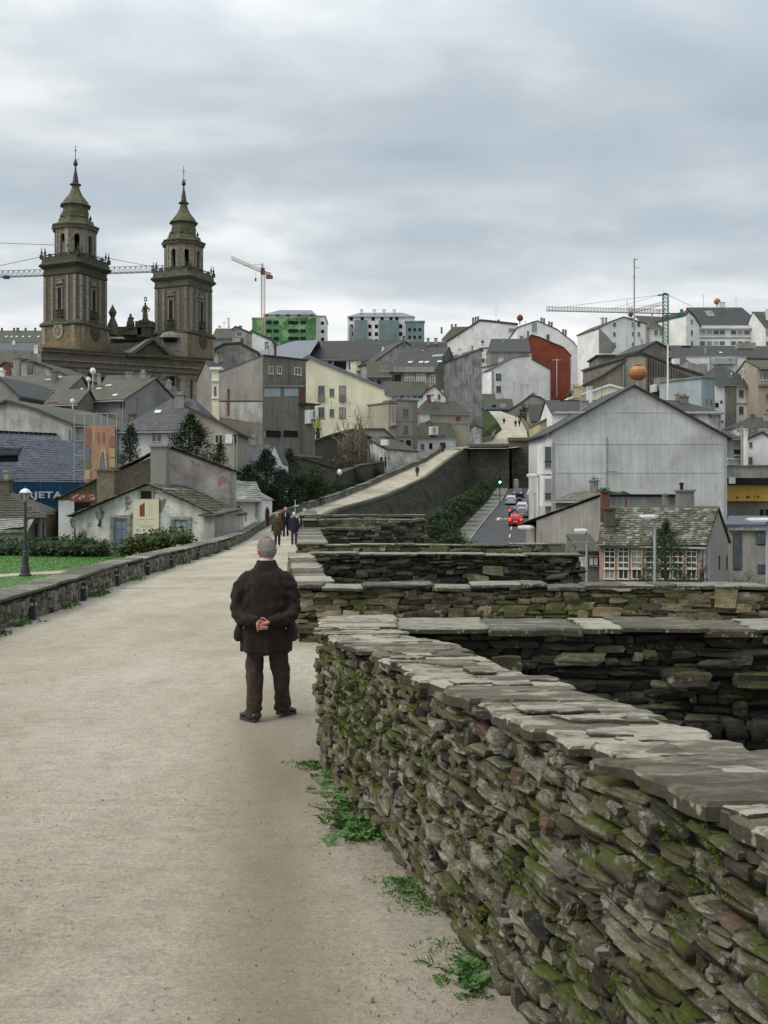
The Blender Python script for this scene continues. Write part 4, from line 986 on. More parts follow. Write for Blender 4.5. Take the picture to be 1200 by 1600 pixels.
    def chim(s, px, top, bot, w, Y=None, mat='concrete', pots=0, d=None):
        Y = Y or (s.A.y+s.D*.5); k = Y/FL; c = P(px, (top+bot)/2, Y); mb = MB(); hw = w*k
        mb.box(c, (hw, d or min(hw*.8, 1.0), (bot-top)*k)); tz = c.z+(bot-top)*k/2
        mb.box((c.x, c.y, tz+.06), (hw*1.18, (d or min(hw*.8, 1.0))+.2, .12))
        for i in range(pots):
            x = c.x+(i-(pots-1)/2)*hw/max(pots, 1)*.8; mb.lathe((x, c.y, tz+.12), [(.1, 0), (.13, .2), (.1, .5)], 7)
        s.part(mb, 'chimney', mat); return s
    def aerial(s, px, top, bot, Y=None, mat='iron', r=.03, bars=3):
        Y = Y or (s.A.y+s.D*.5); a, b = P(px, bot, Y), P(px, top, Y); r = max(r, Y*.00012); mb = MB(); mb.bar(a, b, r*1.6)
        L_ = (b-a).length
        for i in range(bars):
            z_ = b.z-L_*.04-i*L_*.07; mb.bar((b.x-L_*.13*(1-i*.2), b.y, z_), (b.x+L_*.13*(1-i*.2), b.y, z_+.02), r)
        s.part(mb, 'aerial', mat); return s
    def sky(s, px, py, w, h, mat='wframe'):
        c = s.roofpt(px, py); k = c.y/FL; n = s.rn if s.rn.z > 0 else -s.rn; q = s.u; v = n.cross(q); a, b = q*w*k/2, v*h*k*1.1
        mb = MB(); mb.prism([c-a-b+n*.01, c+a-b+n*.01, c+a+b+n*.01, c-a+b+n*.01], n*.09); s.part(mb, 'skylight', mat); return s
def dish(root, px, py, Y, r, mat='whiteglass', stem=12):
    c = P(px, py, Y); k = Y/FL; R = r*k; mb = MB()
    M3 = Matrix.Rotation(radians(-75), 3, 'X')@Matrix.Rotation(radians(20), 3, 'Y')
    rg = [[c+M3@Vector((cos(2*pi*j/14)*R*t, sin(2*pi*j/14)*R*t, R*.35*(t*t-1)+e)) for j in range(14)] for t, e in ((.05, 0), (.5, 0), (1, 0), (1, .03), (.05, .05))]
    mb.rings(rg); mb.bar(c+Vector((0, .1, 0)), P(px, py+stem, Y+.1), .06); mb.bar(c, c+Vector((.05, -R*.9, .1)), .03)
    return mb.build('satellite_dish', M[mat], root, recalc=True)

# ---------------- the white house by the lawn
h = House('old whitewashed house with mossy slate roof and blue window, beside the low parapet', (118, 59), (336, 58), 6)
h.gable([(118, 805), (150, 790), (190, 772), (232, 758), (252, 763), (290, 782), (338, 804)], 'whiteold', None)
M['slab_roof'] = stone('roof_slab', (.07, .066, .05), (.12, .11, .085), (.19, .18, .15), .25, .3, (.06, .075, .02), sc=.6)
def slab_roof(root, quad, nr, nc, mat, name='roof_slates', seed=1, th=.05, lift=.02):
    """overlapping rough slates on the slope quad = (eave left, eave right, ridge right, ridge left)"""
    a, b, c, d = (Vector(q) for q in quad); rr = random.Random(seed); mb = MB()
    nrm = (b-a).cross(d-a).normalized(); nrm = nrm if nrm.z > 0 else -nrm
    for i in range(nr):
        x = -rr.random()/nc
        while x < 1:
            w = rr.uniform(.5, 1.5)/nc; x0, x1 = max(x, 0), min(x+w*.96, 1); x += w
            if x1-x0 < .2/nc: continue
            t0, t1 = (i-.15-rr.uniform(0, .2))/nr, min((i+1.15)/nr, 1.0)
            p = [a.lerp(b, x0).lerp(d.lerp(c, x0), t0), a.lerp(b, x1).lerp(d.lerp(c, x1), t0+rr.uniform(-.1, .1)/nr), a.lerp(b, x1).lerp(d.lerp(c, x1), t1), a.lerp(b, x0).lerp(d.lerp(c, x0), t1)]
            o0 = nrm*(lift+th*rr.uniform(.9, 1.5)); o1 = nrm*(lift+th*.2); t = nrm*th*rr.uniform(.6, 1)
            v = [p[0]+o0, p[1]+o0, p[2]+o1, p[3]+o1]; mb.add([q-t for q in v]+v, [(0, 3, 2, 1), (4, 5, 6, 7), (0, 1, 5, 4), (1, 2, 6, 5), (2, 3, 7, 6), (3, 0, 4, 7)])
    o = mb.build(name, M[mat], root); o['kind'] = 'stuff'; return o
def roof_deck(h, p, q, D, over=.3, mat='dark'):
    mb = MB(); mb.prism([p-h.b*over, q-h.b*over, q-h.b*over+Vector((0, 0, .08)), p-h.b*over+Vector((0, 0, .08))], h.b*(D+over)); h.part(mb, 'roof', mat)
def slabbed(h, pix, D, nr, nc, mat='slab_roof', seed=1, over=.35, extra=0):
    for i, ((ax, ay), (bx, by)) in enumerate(pix):
        p, q = h.fp(ax, ay), h.fp(bx, by); up = Vector((0, 0, .05)); roof_deck(h, p, q, D, over-.05)
        e = -h.b*over
        lo, hi = (p, q) if p.z < q.z else (q, p)
        slab_roof(h.root, (lo+e+up, lo+h.b*D+up, hi+h.b*D+up, hi+e+up), nr, nc, mat, seed=seed+i)
slabbed(h, [((110, 808), (232, 757)), ((232, 757), (344, 807))], 6, 13, 16, seed=5)
# windows with granite surrounds
for (px, py, w, hh, st) in ((189, 830, 22, 40, 'blue'), (283, 826, 22, 28, 'blue')):
    h.panel(px-w/2-5, py-hh/2-5, px+w/2+5, py-hh/2-.2, 'granite', 'lintel', .12); h.panel(px-w/2-5, py-hh/2, px-w/2, py+hh/2+(14 if w == 22 and hh == 40 else 3), 'granite', 'jamb', .1); h.panel(px+w/2, py-hh/2, px+w/2+5, py+hh/2+(14 if hh == 40 else 3), 'granite', 'jamb', .1)
    h.win(px, py, w, hh, st)
h.panel(178, 851, 200, 866, 'pale', 'door_panel', .03)
h.panel(217, 763, 241, 780, 'granite', 'niche', .06); h.panel(221, 767, 237, 779, 'dark', 'niche_opening', .05, .04)
# poster
M['posterpaper'] = flat('cream_poster', (.60, .57, .42), .6, var=.06); M['posterred'] = flat('poster_brown_red', (.20, .05, .035), .7); M['posterink'] = flat('poster_ink', (.3, .2, .13), .7)
r = empty('wall_poster', h.fp(229, 834), 'tall cream poster with a brown door shape hanging on the white house', 'poster')
def pan(h, x0, y0, x1, y1, mat, name, off, dep, root, face='F'):
    g = (lambda x, y: h.fp(x, y)) if face == 'F' else (lambda x, y: h.sp(face, x, y)); n = -h.b
    mb = MB(); mb.prism([g(x0, y1)+n*off, g(x1, y1)+n*off, g(x1, y0)+n*off, g(x0, y0)+n*off], n*dep); return mb.build(name, M[mat], root)
pan(h, 209, 780, 249, 834, 'posterpaper', 'poster_sheet', .06, .03, r)
mb = MB(); n = -h.b; mb.prism([h.fp(x, y)+n*.091 for x, y in ((219, 807), (227, 807), (227, 785), (219, 790))], n*.004); mb.build('door_emblem', M['posterred'], r)
mb = MB()
for x in (234, 238): mb.prism([h.fp(x, 806)+n*.091, h.fp(x+.6, 806)+n*.091, h.fp(x+.6, 787)+n*.091, h.fp(x, 790)+n*.091], n*.003)
for (x0, x1, y) in ((216, 242, 811), (226, 233, 815), (218, 240, 821), (222, 238, 823)):
    x = x0
    while x < x1: mb.prism([h.fp(x, y+.9)+n*.091, h.fp(x+.8, y+.9)+n*.091, h.fp(x+.8, y)+n*.091, h.fp(x, y)+n*.091], n*.003); x += 1.25
for x in (214, 224, 233, 243): mb.prism([h.fp(x, 830)+n*.091, h.fp(x+3.4, 830)+n*.091, h.fp(x+3.4, 826.5)+n*.091, h.fp(x, 826.5)+n*.091], n*.003)
mb.build('print', M['posterink'], r)
# wall lanterns
M['lampglass'] = flat('hazy_lantern_glass', (.30, .32, .31), .3, .5)
def lantern(mb, c, s, m=0, mg=1):
    mb.lathe(c, [(.07*s, -.32*s), (.17*s, -.22*s), (.24*s, .12*s), (.26*s, .14*s)], 6, mg); mb.lathe(c, [(.29*s, .142*s), (.2*s, .26*s), (.07*s, .36*s), (.05*s, .46*s), (.0, .5*s)], 6, m)
    for j in range(6):
        a = 2*pi*j/6; mb.bar(c+Vector((cos(a)*.18*s, sin(a)*.18*s, -.22*s)), c+Vector((cos(a)*.255*s, sin(a)*.255*s, .14*s)), .025*s, m=m)
def wall_lantern(h, px, py, s, label, face='F'):
    p = h.fp(px, py, .55); r = empty('wall_lantern', h.fp(px, py+14), label, 'lantern', 'old iron wall lanterns on the white house'); mb = MB(); lantern(mb, p, s); mb.build('lantern', [M['iron'], M['lampglass']], r)
    w = h.fp(px, py+12); mb = MB(); mb.tube([w, w-h.b*.3+Vector((0, 0, -.15)), p+Vector((0, 0, -.7*s)), p+Vector((0, 0, -.32*s))], .035, 6); mb.box(w, (.12, .12, .4)); mb.build('bracket', M['iron'], r)
wall_lantern(h, 156, 805, .95, 'iron wall lantern on the whitewashed front, left of the first window')
h2 = h
# ---------------- the taller rubble house behind it
h = House('tall rubble house with pink-stained gable and mossy slate roof behind the white house', (91, 62.2), (368, 65), 6.5)
h.gable([(91, 780), (152, 749), (240, 713), (262, 699), (300, 711), (368, 737)], 'rubble', None)
slabbed(h, [((86, 782), (262, 697)), ((262, 697), (378, 741))], 6.5, 12, 14, seed=15, over=.3)
h.panel(91.5, 782, 116, 850, 'white', 'plaster', .05); h.poly([(263, 702), (361, 737), (361, 800), (263, 760)], 'whitepink', 'plaster', .06)
h.panel(361, 735, 369, 850, 'concrete', 'quoin', .12)
h.panel(114, 785, 141, 812, 'dark', 'opening', .03)
wall_lantern(h, 117, 817, 1.15, 'larger iron lantern beside the corner of the whitewashed house')
h.chim(250, 699, 762, 24, 62.6, 'greyrender', d=1); h.chim(168, 736, 790, 27, 61.6, 'rubble', d=.9)
M['redsign'] = flat('faded_red', (.36, .12, .08), .8)
r = empty('old_sign', h.fp(130, 783), 'faded red and white painted sign under the eave of the rubble house', 'sign'); pan(h, 109, 771, 150, 783, 'redsign', 'board', .03, .04, r)
mb = MB(); rr = random.Random(4)
for i in range(16):
    x, y = rr.uniform(111, 147), rr.uniform(773, 781); mb.prism([h.fp(x+dx, y+dy)-h.b*.071 for dx, dy in ((0, 0), (rr.uniform(2, 5), -1.5), (rr.uniform(2, 5), .3), (.5, 1.7))], -h.b*.004)
mb.build('white_print', M['wframe'], r)
# wide stone side wall at the right end, by the walk
h = House('weathered grey end wall of the white house standing beside the path', (334, 57.5), (370, 59.5), .7, name='house_annex', cat='annex')
h.gable([(335, 806), (352, 802), (369, 798)], 'concrete', 'r_moss', th=.1)
# ---------------- small house beyond with pale slate roof
h = House('small pale house with light slate hip roof at the bend of the path', (352, 76), (409, 76), 7); h.slope(780, 752, 'white', 'r_pale', hr=2.2, over=.4, th=.1)
slab_roof(h.root, (h.fp(350, 783), h.fp(411, 779), h.fp(392, 754)+h.b*3.3, h.fp(350, 752)+h.b*3.3), 8, 10, 'r_pale', seed=3, lift=.12)
h.win(401, 797, 4.5, 26, 'gal').parent; h.win(373, 801, 5, 24, 'sash'); h.panel(382, 800, 385, 814, 'concrete', 'door', .03)
# ---------------- left edge: small houses
h = House('low house with brown mossy roof at the left edge behind the lamp post', (-70, 63.6), (72, 63.6), 3.2); h.slope(803, 769, 'beige', 'r_brown', over=.4, hr=3.0)
slab_roof(h.root, (h.roofpt(-60, 809), h.roofpt(74, 809), h.roofpt(12, 771), h.roofpt(-60, 771)), 10, 20, 'r_brown', seed=23, lift=.02)
h.chim(12, 738, 775, 7, 65.5, 'concrete', d=.6); h.chim(9, 752, 780, 16, 65.2, 'rubble', d=.7)
for x, w_ in ((40, 3), (50, 3), (62, 3)): h.panel(x, 806, x+w_, 872, 'concrete', 'pilaster', .12)
h.win(57, 832, 5, 30, 'grey'); h.win(68, 830, 4, 28, 'plain'); h.win(46, 832, 3, 30, 'dark')
h = House('lean-to with pale slate roof in the lower left corner by the hedge', (-70, 62), (37, 62), 1.5, name='lean_to', cat='shed'); h.mono(833, 803, 'beige', 'r_pale')
slab_roof(h.root, (h.fp(-60, 838), h.fp(42, 824), h.fp(30, 806)+h.b*1.5, h.fp(-60, 801)+h.b*1.5), 7, 14, 'r_pale', seed=29, lift=.1)
h = House('narrow green-doored house end between the hedge and the blue hoarding', (66, 65.5), (83, 65.5), 1.5); h.gable([(64, 812), (84, 802)], 'greyold', 'r_brown', th=.1); h.panel(77, 812, 83, 850, 'green', 'door', .04)
# ---------------- blue slate roofed building and hoarding
h = House('long building with blue-grey slate roof and dashed ridge behind the blue hoarding', (-80, 70), (132, 77), 9); h.slope(750, 678, 'greyrender', 'r_blue', zeave=EYE+30/1600*73, zridge=EYE+(780-679)/1600*78)
a, b = h.A+h.b*4.5, h.B+h.b*4.5; zr = EYE+(780-679)/1600*78+.14
for i in range(26):
    t = (i+.5)/26; p = a.lerp(b, t); o = MB().box((p.x, p.y, zr+.02), (.27, .3, .16), rz=atan2(h.u.y, h.u.x)).build('ridge_tile', M['dark'], h.root)
slab_roof(h.root, (h.roofpt(-60, 753), h.roofpt(131, 750), h.roofpt(127, 690), h.roofpt(-60, 674)), 18, 38, 'r_blue', seed=33, lift=.02, th=.03)
h.panel(-20, 712, 20, 722, 'dark', 'dormer_opening', .8, .1); h.poly([(-20, 712), (20, 712), (26, 700), (-20, 700)], 'r_blue', 'dormer_roof', 1.0, .1)
h = House('dark blue hoarding with large white letters along the building front', (-60, 67.5), (134, 71.5), .25, name='hoarding', cat='hoarding'); h.flatroof(752, 'bluewall', 'pale', .06, .03)
for x in range(-30, 134, 31): h.panel(x, 753, x+.8, 800, 'bluepaint', 'batten', .03)
fc = bpy.data.curves.new('letters', 'FONT'); fc.body = 'ARJETA'; fc.extrude = .02; fc.align_x = 'LEFT'; fc.size = 1.0; fc.offset = .028; fc.space_character = 1.08
fo = bpy.data.objects.new('tmp', fc); COL.objects.link(fo); dg = bpy.context.evaluated_depsgraph_get(); me = bpy.data.meshes.new_from_object(fo.evaluated_get(dg)); bpy.data.objects.remove(fo)
xs_ = [v.co.x for v in me.vertices]; ys_ = [v.co.y for v in me.vertices]; x0, x1, y0, y1 = min(xs_), max(xs_), min(ys_), max(ys_)
pL, pR = h.fp(25, 781.5), h.fp(97, 781.5); Hh = (h.fp(60, 768.5)-h.fp(60, 782)).length
for v in me.vertices:
    t = (v.co.x-x0)/(x1-x0); p = pL.lerp(pR, t)-h.b*(.06+v.co.z); p.z += (v.co.y-y0)/(y1-y0)*Hh; v.co = p-wloc(h.root)
me.materials.clear(); me.materials.append(M['wframe']); link_mesh('lettering', me, h.root)
# ---------------- scaffold and orange banner
r = empty('scaffold', P(150, 800, 72), 'grey tube scaffold standing behind the orange banner', 'scaffold'); mb = MB(); s_ = 72
for Yd in (72, 73.2):
    for px in (116, 132, 147, 158, 168, 182): mb.bar(P(px, 645, Yd), P(px, 800, Yd), .05)
    for py in (646, 666, 689, 712, 735, 758): mb.bar(P(115, py, Yd), P(183, py, Yd), .05)
mb.build('frame', M['steel'], r)
mb = MB()
for py in (667, 690, 736): mb.box((P(149, py, 72.6)), (3.0, 1.1, .05))
mb.build('platform', M['concrete'], r)
M['bannerorange'] = flat('orange_banner', (.40, .22, .145), .7, var=.15); M['bannerblue'] = flat('banner_blue', (.10, .19, .22), .7); M['bannerbrown'] = flat('banner_brown', (.26, .14, .095), .7); M['bannergreen'] = flat('banner_green', (.11, .17, .12), .7); M['bannercream'] = flat('banner_cream', (.44, .33, .19), .7)
r = empty('banner', P(155, 764, 71.8), 'tall orange banner with a pale arch shape and coloured squares along its sides', 'banner')
def flatp(px_pts, Y, mat, name, root, dep=.03): mb = MB(); mb.prism([P(x, y, Y) for x, y in px_pts], (0, dep, 0)); return mb.build(name, M[mat] if isinstance(mat, str) else mat, root)
flatp([(132, 765), (132, 666), (176, 666), (176, 752)], 71.8, 'bannerorange', 'sheet', r)
for (x, y, mt) in ((132.5, 668, 'bannerbrown'), (132.5, 683, 'bannerbrown'), (132.5, 700, 'bannerblue'), (132.5, 717, 'bannergreen'), (132.5, 735, 'bannercream'), (171, 668, 'bannerorange'), (171, 684, 'bannerbrown'), (171, 700, 'bannercream'), (171, 716, 'bannercream')): flatp([(x, y+14), (x, y), (x+8.5, y), (x+8.5, y+14)], 71.75, mt, 'side_square', r, .02)
flatp([(152, 742), (155, 712), (161, 696), (166, 704), (168, 742), (165, 742), (162, 706), (160, 706), (156, 718), (154.5, 742)], 71.74, 'bannercream', 'arch_outline', r, .02)
flatp([(154.5, 742), (156, 720), (160.5, 708), (165, 742)], 71.76, 'paleglass', 'arch_opening', r, .02)
for x, y in ((146, 672), (152, 675), (160, 675)): flatp([(x, y+17), (x, y), (x+3, y), (x+3, y+17)], 71.77, 'bannercream' if x < 150 else 'bannerbrown', 'faded_mark', r, .01)
# ---------------- grey gable at far left
h = House('blotched grey gable wall rising above the blue-grey roof at the left edge', (-120, 88), (113, 84), 12); h.gable([(-120, 690), (-40, 652), (0, 633), (12, 628), (60, 642), (113, 664)], 'greyold', 'r_brown', th=.2)
# ---------------- hip roofed house with white wall
h = House('white-walled house with big dark slate hip roof behind the conifers', (186, 91), (322, 90), 9); h.slope(672, 626, 'white', 'r_grey', hl=3.2, hr=2.5, over=.5); h.sky(247, 644, 10, 4)
for x in (212, 241): h.win(x, 683, 6, 15, 'sash')
h.win(249, 683, 6, 15, 'sash'); h.win(271, 684, 6, 15, 'sash'); h.chim(206, 648, 662, 10, 93, 'browngrey'); h.aerial(214, 620, 662, 93)
h = House('brown lean-to house with shuttered window right of the dark hip roof', (300, 88), (371, 88), 7); h.gable([(296, 640), (330, 655), (371, 676)], 'beige', 'r_grey', th=.2, over=.5); h.win(342, 686, 13, 14, 'cream'); h.panel(352, 679, 363, 693, 'white', 'shutter', .08); h.panel(365, 679, 369, 693, 'dark', 'opening', .04)
# ---------------- roofs below the cathedral
h = House('grey-walled house with broken slate roof and several satellite dishes below the cathedral', (121, 106), (196, 104), 11); h.slope(626, 594, 'greyrender', 'r_brown', over=.4)
h.win(148, 650, 10, 14, 'sash'); h.win(175, 652, 9, 12, 'plain'); h.win(192, 634, 5, 8, 'dark'); h.sky(180, 618, 8, 3)
for px, py, r_, st in ((145, 580, 5.5, 26), (138, 593, 4, 20), (128, 610, 3.8, 14), (113, 627, 4.2, 16)): dish(h.root, px, py, 105 if px != 113 else 98, r_, stem=st)
h.chim(155, 586, 602, 5, 109, 'concrete'); h.sky(155, 608, 9, 2); h.sky(170, 603, 10, 2)
h = House('low house with red patch under a mossy roof, left of the dishes', (72, 99), (120, 99), 8); h.slope(632, 610, 'browngrey', 'r_moss'); h.win(98, 640, 6, 9, 'dark'); h.panel(75, 628, 90, 633, 'rust', 'red_patch', .03)
h = House('narrow mossy roofed row with a dark eave below the arched red gable', (-40, 110), (106, 110), 10); h.slope(610, 589, 'greyrender', 'r_moss', over=.6); h.win(55, 622, 20, 12, 'pane'); h.win(10, 622, 16, 14, 'dark'); h.sky(75, 594, 9, 1.5); h.sky(92, 590, 10, 1.5)
h = House('dark sloping roofed house at the left edge above the grey gable', (-60, 100), (30, 99), 9); h.gable([(-60, 590), (-10, 590), (0, 592), (30, 620)], 'greyrender', 'r_grey', th=.25)
h = House('house with curved pale gable and a red rounded gable beside grey chimneys', (-30, 124), (104, 122), 10); h.gable([(-30, 575), (-2, 575), (8, 567), (15, 568), (20, 575), (24, 570), (34, 563), (44, 563), (70, 572), (104, 587)], 'greyold', 'r_dark', th=.16)
h.poly([(1, 590), (3, 574), (9, 568), (15, 570), (18, 584), (14, 590)], 'rust', 'red_gable', .15); h.chim(27, 560, 590, 10, 121, 'concrete'); h.chim(47, 565, 585, 8, 121.5, 'browngrey'); h.aerial(50, 548, 565, 122)
h = House('long far building with blue-grey roof and a row of bright skylights on the horizon left', (-90, 330), (70, 330), 18, name='apartment_block', cat='building'); h.slope(557, 532, 'concrete', 'r_blue', zridge=EYE+(780-534)/1600*336)
h = House('brown roofed range with skylights on the skyline, behind the long blue-grey roof', (-90, 350), (69, 350), 16, name='apartment_block', cat='building'); h.slope(534, 517, 'concrete', 'r_brown', zridge=EYE+(780-517)/1600*358)
for x in (10, 18, 26, 36, 46, 60): h.sky(x, 526, 2.5, 2)
for x in (3, 22, 40, 55): h.chim(x, 513, 520, 2.5, 358, 'rust')
h = House('green mossy nave roof strip just left of the cathedral', (-80, 182), (80, 186), 12); h.slope(570, 548, 'browngrey', 'r_moss')
h = House('dark slate house with three white flues in front of the cathedral facade', (219, 120), (284, 122), 8); h.slope(628, 604, 'browngrey', 'r_dark', over=.2)
for x in (245, 250, 255): h.chim(x, 607, 626, 2.2, 119.5, 'white')
h = House('rubbly roofed house below the cathedral, left of the white flues', (150, 118), (219, 118), 10); h.slope(620, 588, 'rubblegrey', 'r_brown'); h.chim(202, 583, 596, 9, 121, 'concrete'); h.win(205, 628, 8, 10, 'dark')
h = House('slender cream building squeezed between the cathedral and the grey house', (331, 150), (343, 150), 8, name='building', cat='building'); h.flatroof(578, 'cream', 'white', .4, .3); h.win(336, 611, 3, 14, 'plain'); h.panel(330, 594, 344, 596, 'white', 'string_course', .2); h.panel(330, 621, 344, 623, 'white', 'string_course', .2)
# ---------------- middle: corner-on grey house and cream house
h = House('tall grey-brown corner house with blank lower wall beside the cream gable', (411, 118), (478, 122), 9.5); h.mono(556, 583, 'browngrey', 'r_dark'); h.u2 = 0
h.panel(411.5, 602, 477, 605, 'greyrender', 'string_course', .15)
for x in (423, 436): h.win(x, 578.5, 7, 12, 'sash')
h.win(465, 580, 11, 12, 'sash'); h.panel(413, 607, 438, 620, 'pale', 'glazed_band', .05); h.panel(444, 607, 466, 619, 'pale', 'glazed_band', .05); h.panel(468, 607, 477, 630, 'rust', 'rusty_corner', .05)
h.win(427, 678, 23, 10, 'dark'); h.win(454, 678, 22, 10, 'dark'); h.panel(412, 674, 415, 684, 'concrete', 'pier', .05)
h.poly([(342.5, 652), (342.5, 628), (410.5, 626), (410.5, 663)], 'greyold', 'pale_plaster', .04, face='L'); h.panel(342.5, 626.5, 410.5, 628, 'dark', 'joint', .05, face='L')
h.poly([(342.5, 626), (342.5, 585), (410.5, 559), (410.5, 625.5)], 'greyrender', 'upper_plaster', .03, face='L')
h.chim(357, 610, 650, 3, 119, 'rust'); h.aerial(420, 540, 556, 120); h.chim(430, 541, 556, 4, 121, 'rust')
h = House('narrow annex with white bay window and lime green panel beside the grey corner house', (479, 121), (492, 122), 5, name='house_annex', cat='annex'); h.flatroof(632, 'browngrey', 'r_dark', .15, .5); h.panel(476, 641, 487, 662, 'white', 'bay', .8); 
h.panel(488, 653, 497, 668, 'limegreen' if 'limegreen' in M else 'yellow', 'panel', .1); h.win(483, 648, 4, 12, 'sash', off=.8); h.win(482, 658, 9, 6, 'sash', off=.8)
h = House('big cream gabled house with grey metal roof edge and six windows', (476, 182), (613, 182), 16); h.gable([(476, 562), (482, 559), (500, 567), (540, 583), (600, 608), (601, 617), (613, 620)], 'cream', 'r_metal', th=.5, front=.35)
for x in (502, 535): h.win(x, 613.5, 10.5, 22, 'plain'); h.win(x, 644.5, 10.5, 17, 'plain')
for y in (613, 645): h.win(518.5, y-.0, 7, 12, 'plain')
h.panel(497, 617, 507, 628, 'browngrey', 'balcony', .3); h.panel(530, 617, 540, 628, 'browngrey', 'balcony', .3); h.aerial(518, 627, 640, 181); h.aerial(547, 628, 645, 181)
h.panel(606, 628, 613, 664, 'granite', 'quoin', .1)
h = House('flat fronted bay with pale shutters at the right end of the cream house', (607, 176), (619, 177), 6, name='house_annex', cat='annex'); h.flatroof(630, 'beige', 'browngrey', .2, .2); h.win(614, 648, 7, 30, 'pane'); h.panel(608, 664, 620, 667, 'granite', 'balcony', .6)
# houses between the ivy garden and the cream house
h = House('dark brown ruinous house with broken roof below the cream gable', (492, 150), (578, 152), 9); h.gable([(492, 690), (520, 680), (553, 672), (578, 684)], 'rubblegrey', 'r_brown', th=.25)
h = House('whitewashed peeling house with small windows beside the climbing walk', (572, 160), (603, 158), 9); h.gable([(570, 684), (578, 688), (604, 702)], 'whiteold', 'r_brown', th=.22); h.row([596, 602], 722, 3, 16, 'dark', 'F'); h.row([607, 611, 616, 619], 722, 2, 17, 'sash', 'R', dy=-1); h.panel(598, 687, 608, 696, 'white', 'dormer', .6)
h = House('pale beige house end just right of the peeling white house', (604, 166), (622, 168), 7); h.gable([(603, 684), (622, 690)], 'greyold', 'r_brown', th=.2); h.row([608, 615], 718, 2.4, 20, 'sash')
h = House('low mound-roofed brown house hugging the cream house foot', (546, 170), (620, 172), 8); h.gable([(546, 676), (570, 672), (600, 672), (620, 690)], 'beige', 'r_moss', th=.3)
h = House('small white gabled house with grey roof above the dark conifers', (352, 97), (434, 99), 6.5); h.slope(722, 696, 'white', 'r_grey', over=.3); h.win(400, 734, 8, 13, 'sash'); h.win(380, 732, 8, 12, 'sash')

h = House('small white gable end at the right of the grey-roofed small house', (424, 96), (440, 96), 6, name='house_annex', cat='annex'); h.gable([(423, 714), (429, 697), (441, 724)], 'white', 'r_grey', th=.15, over=.1)
h = House('low grey flat-roofed workshop between the conifers and the brown house', (434, 113), (498, 122), 6, name='workshop', cat='workshop'); h.flatroof(711, 'browngrey', 'r_metal', .25, .3)
h = House('rubble garden wall with a broken stone top below the workshop', (440, 112), (525, 124), .8, name='garden_wall', cat='wall'); h.gable([(440, 718), (470, 716), (525, 733)], 'rubblegrey', 'r_brown', th=.1, over=0)
h = House('ivy-covered stone wall beside the climbing walk below the peeling house', (528, 127), (600, 157), .8, name='garden_wall', cat='wall'); h.gable([(528, 742), (560, 728), (600, 722)], 'rubblegrey', 'rubblegrey', th=.1, over=0)
# ---------------- middle background
h = House('long dark slate roofed house with white upper gallery behind the cream gable', (478, 230), (624, 228), 14); h.slope(560, 533, 'white', 'r_dark', over=.7)
for x, w_, st in ((516, 7, 'dark'), (524, 6, 'dark'), (533, 16, 'dark'), (549, 7, 'dark'), (567, 5, 'plain'), (573, 5, 'plain'), (579, 5, 'plain')): h.win(x, 571, w_, 13, st)
h.row([568, 575, 583], 588, 4, 12, 'plain'); h.panel(556, 579, 590, 580.5, 'concrete', 'balcony', .8); h.chim(552, 567, 600, 9, 212, 'cream'); h.chim(502, 537, 546, 4, 236); h.chim(527, 538, 547, 4, 236); h.chim(567, 532, 545, 5, 237)
h = House('grey gable wall at the right end of the long dark roof', (585, 222), (640, 226), 12); h.gable([(585, 566), (620, 541), (632, 534), (640, 540)], 'greyold', 'r_dark', th=.25); h.chim(631, 526, 540, 4, 225, 'browngrey')
h = House('brown house with three orange arches left of the glazed gallery', (574, 205), (612, 205), 9); h.slope(588, 566, 'browngrey', 'r_brown'); h.row([595, 600, 605], 576, 3, 7, 'cream'); h.row([582, 592], 598, 5, 8, 'dark')
h = House('house with white glazed gallery and dark skylit roof, mid picture', (610, 206), (682, 202), 14); h.slope(577, 545, 'browngrey', 'r_dark', over=.5)
for x in (640, 658): h.win(x, 591, 15, 16, 'gal')
h.win(622, 592, 9, 12, 'dark'); h.win(676, 592, 7, 13, 'sash'); h.panel(617, 573.5, 680, 582, 'greyrender', 'fascia', .7); h.panel(612, 600, 634, 608, 'white', 'terrace_wall', 1.2)
for x, y in ((658, 566), (667, 566), (687, 565), (641, 566)): h.sky(x, y, 7, 2)
h.sky(684, 556, 18, 3, 'paleglass'); h.chim(660, 548, 560, 4, 210, 'white'); h.chim(719, 546, 556, 6, 212, 'white'); 
h = House('streaked grey blank gable wall between the gallery house and the white houses', (680, 205), (752, 210), 14); h.gable([(680, 577), (700, 566), (751, 546), (753, 548)], 'greyold', 'r_dark', th=.2); h.chim(738, 541, 548, 3, 212)
h = House('house with hipped brown roof, ribbon of white windows and white gable', (600, 198), (664, 198), 7); h.slope(616, 597, 'white', 'r_brown', over=.4)
h.row([606, 617, 628, 638, 648, 656], 619.5, 9, 6, 'pane')
h = House('small white gable with two windows over the granite house', (663, 197), (697, 197), 6); h.gable([(661, 617), (679, 603), (697, 622)], 'white', 'r_brown', th=.25); h.row([676, 686], 620, 4, 8, 'plain')
h = House('three-storey granite-trimmed grey house left of the walk', (619, 178), (652, 180), 9); h.flatroof(626, 'pinkwall', 'browngrey', .3, .2); h.row([634], 645, 8, 14, 'plain'); h.row([634], 671, 8, 12, 'plain'); h.panel(646, 628, 652, 700, 'granite', 'quoin', .12); h.panel(619, 657, 652, 658.5, 'granite', 'string_course', .1); h.panel(619, 681, 652, 683, 'granite', 'string_course', .1); h.row([626, 638], 694, 7, 12, 'dark')
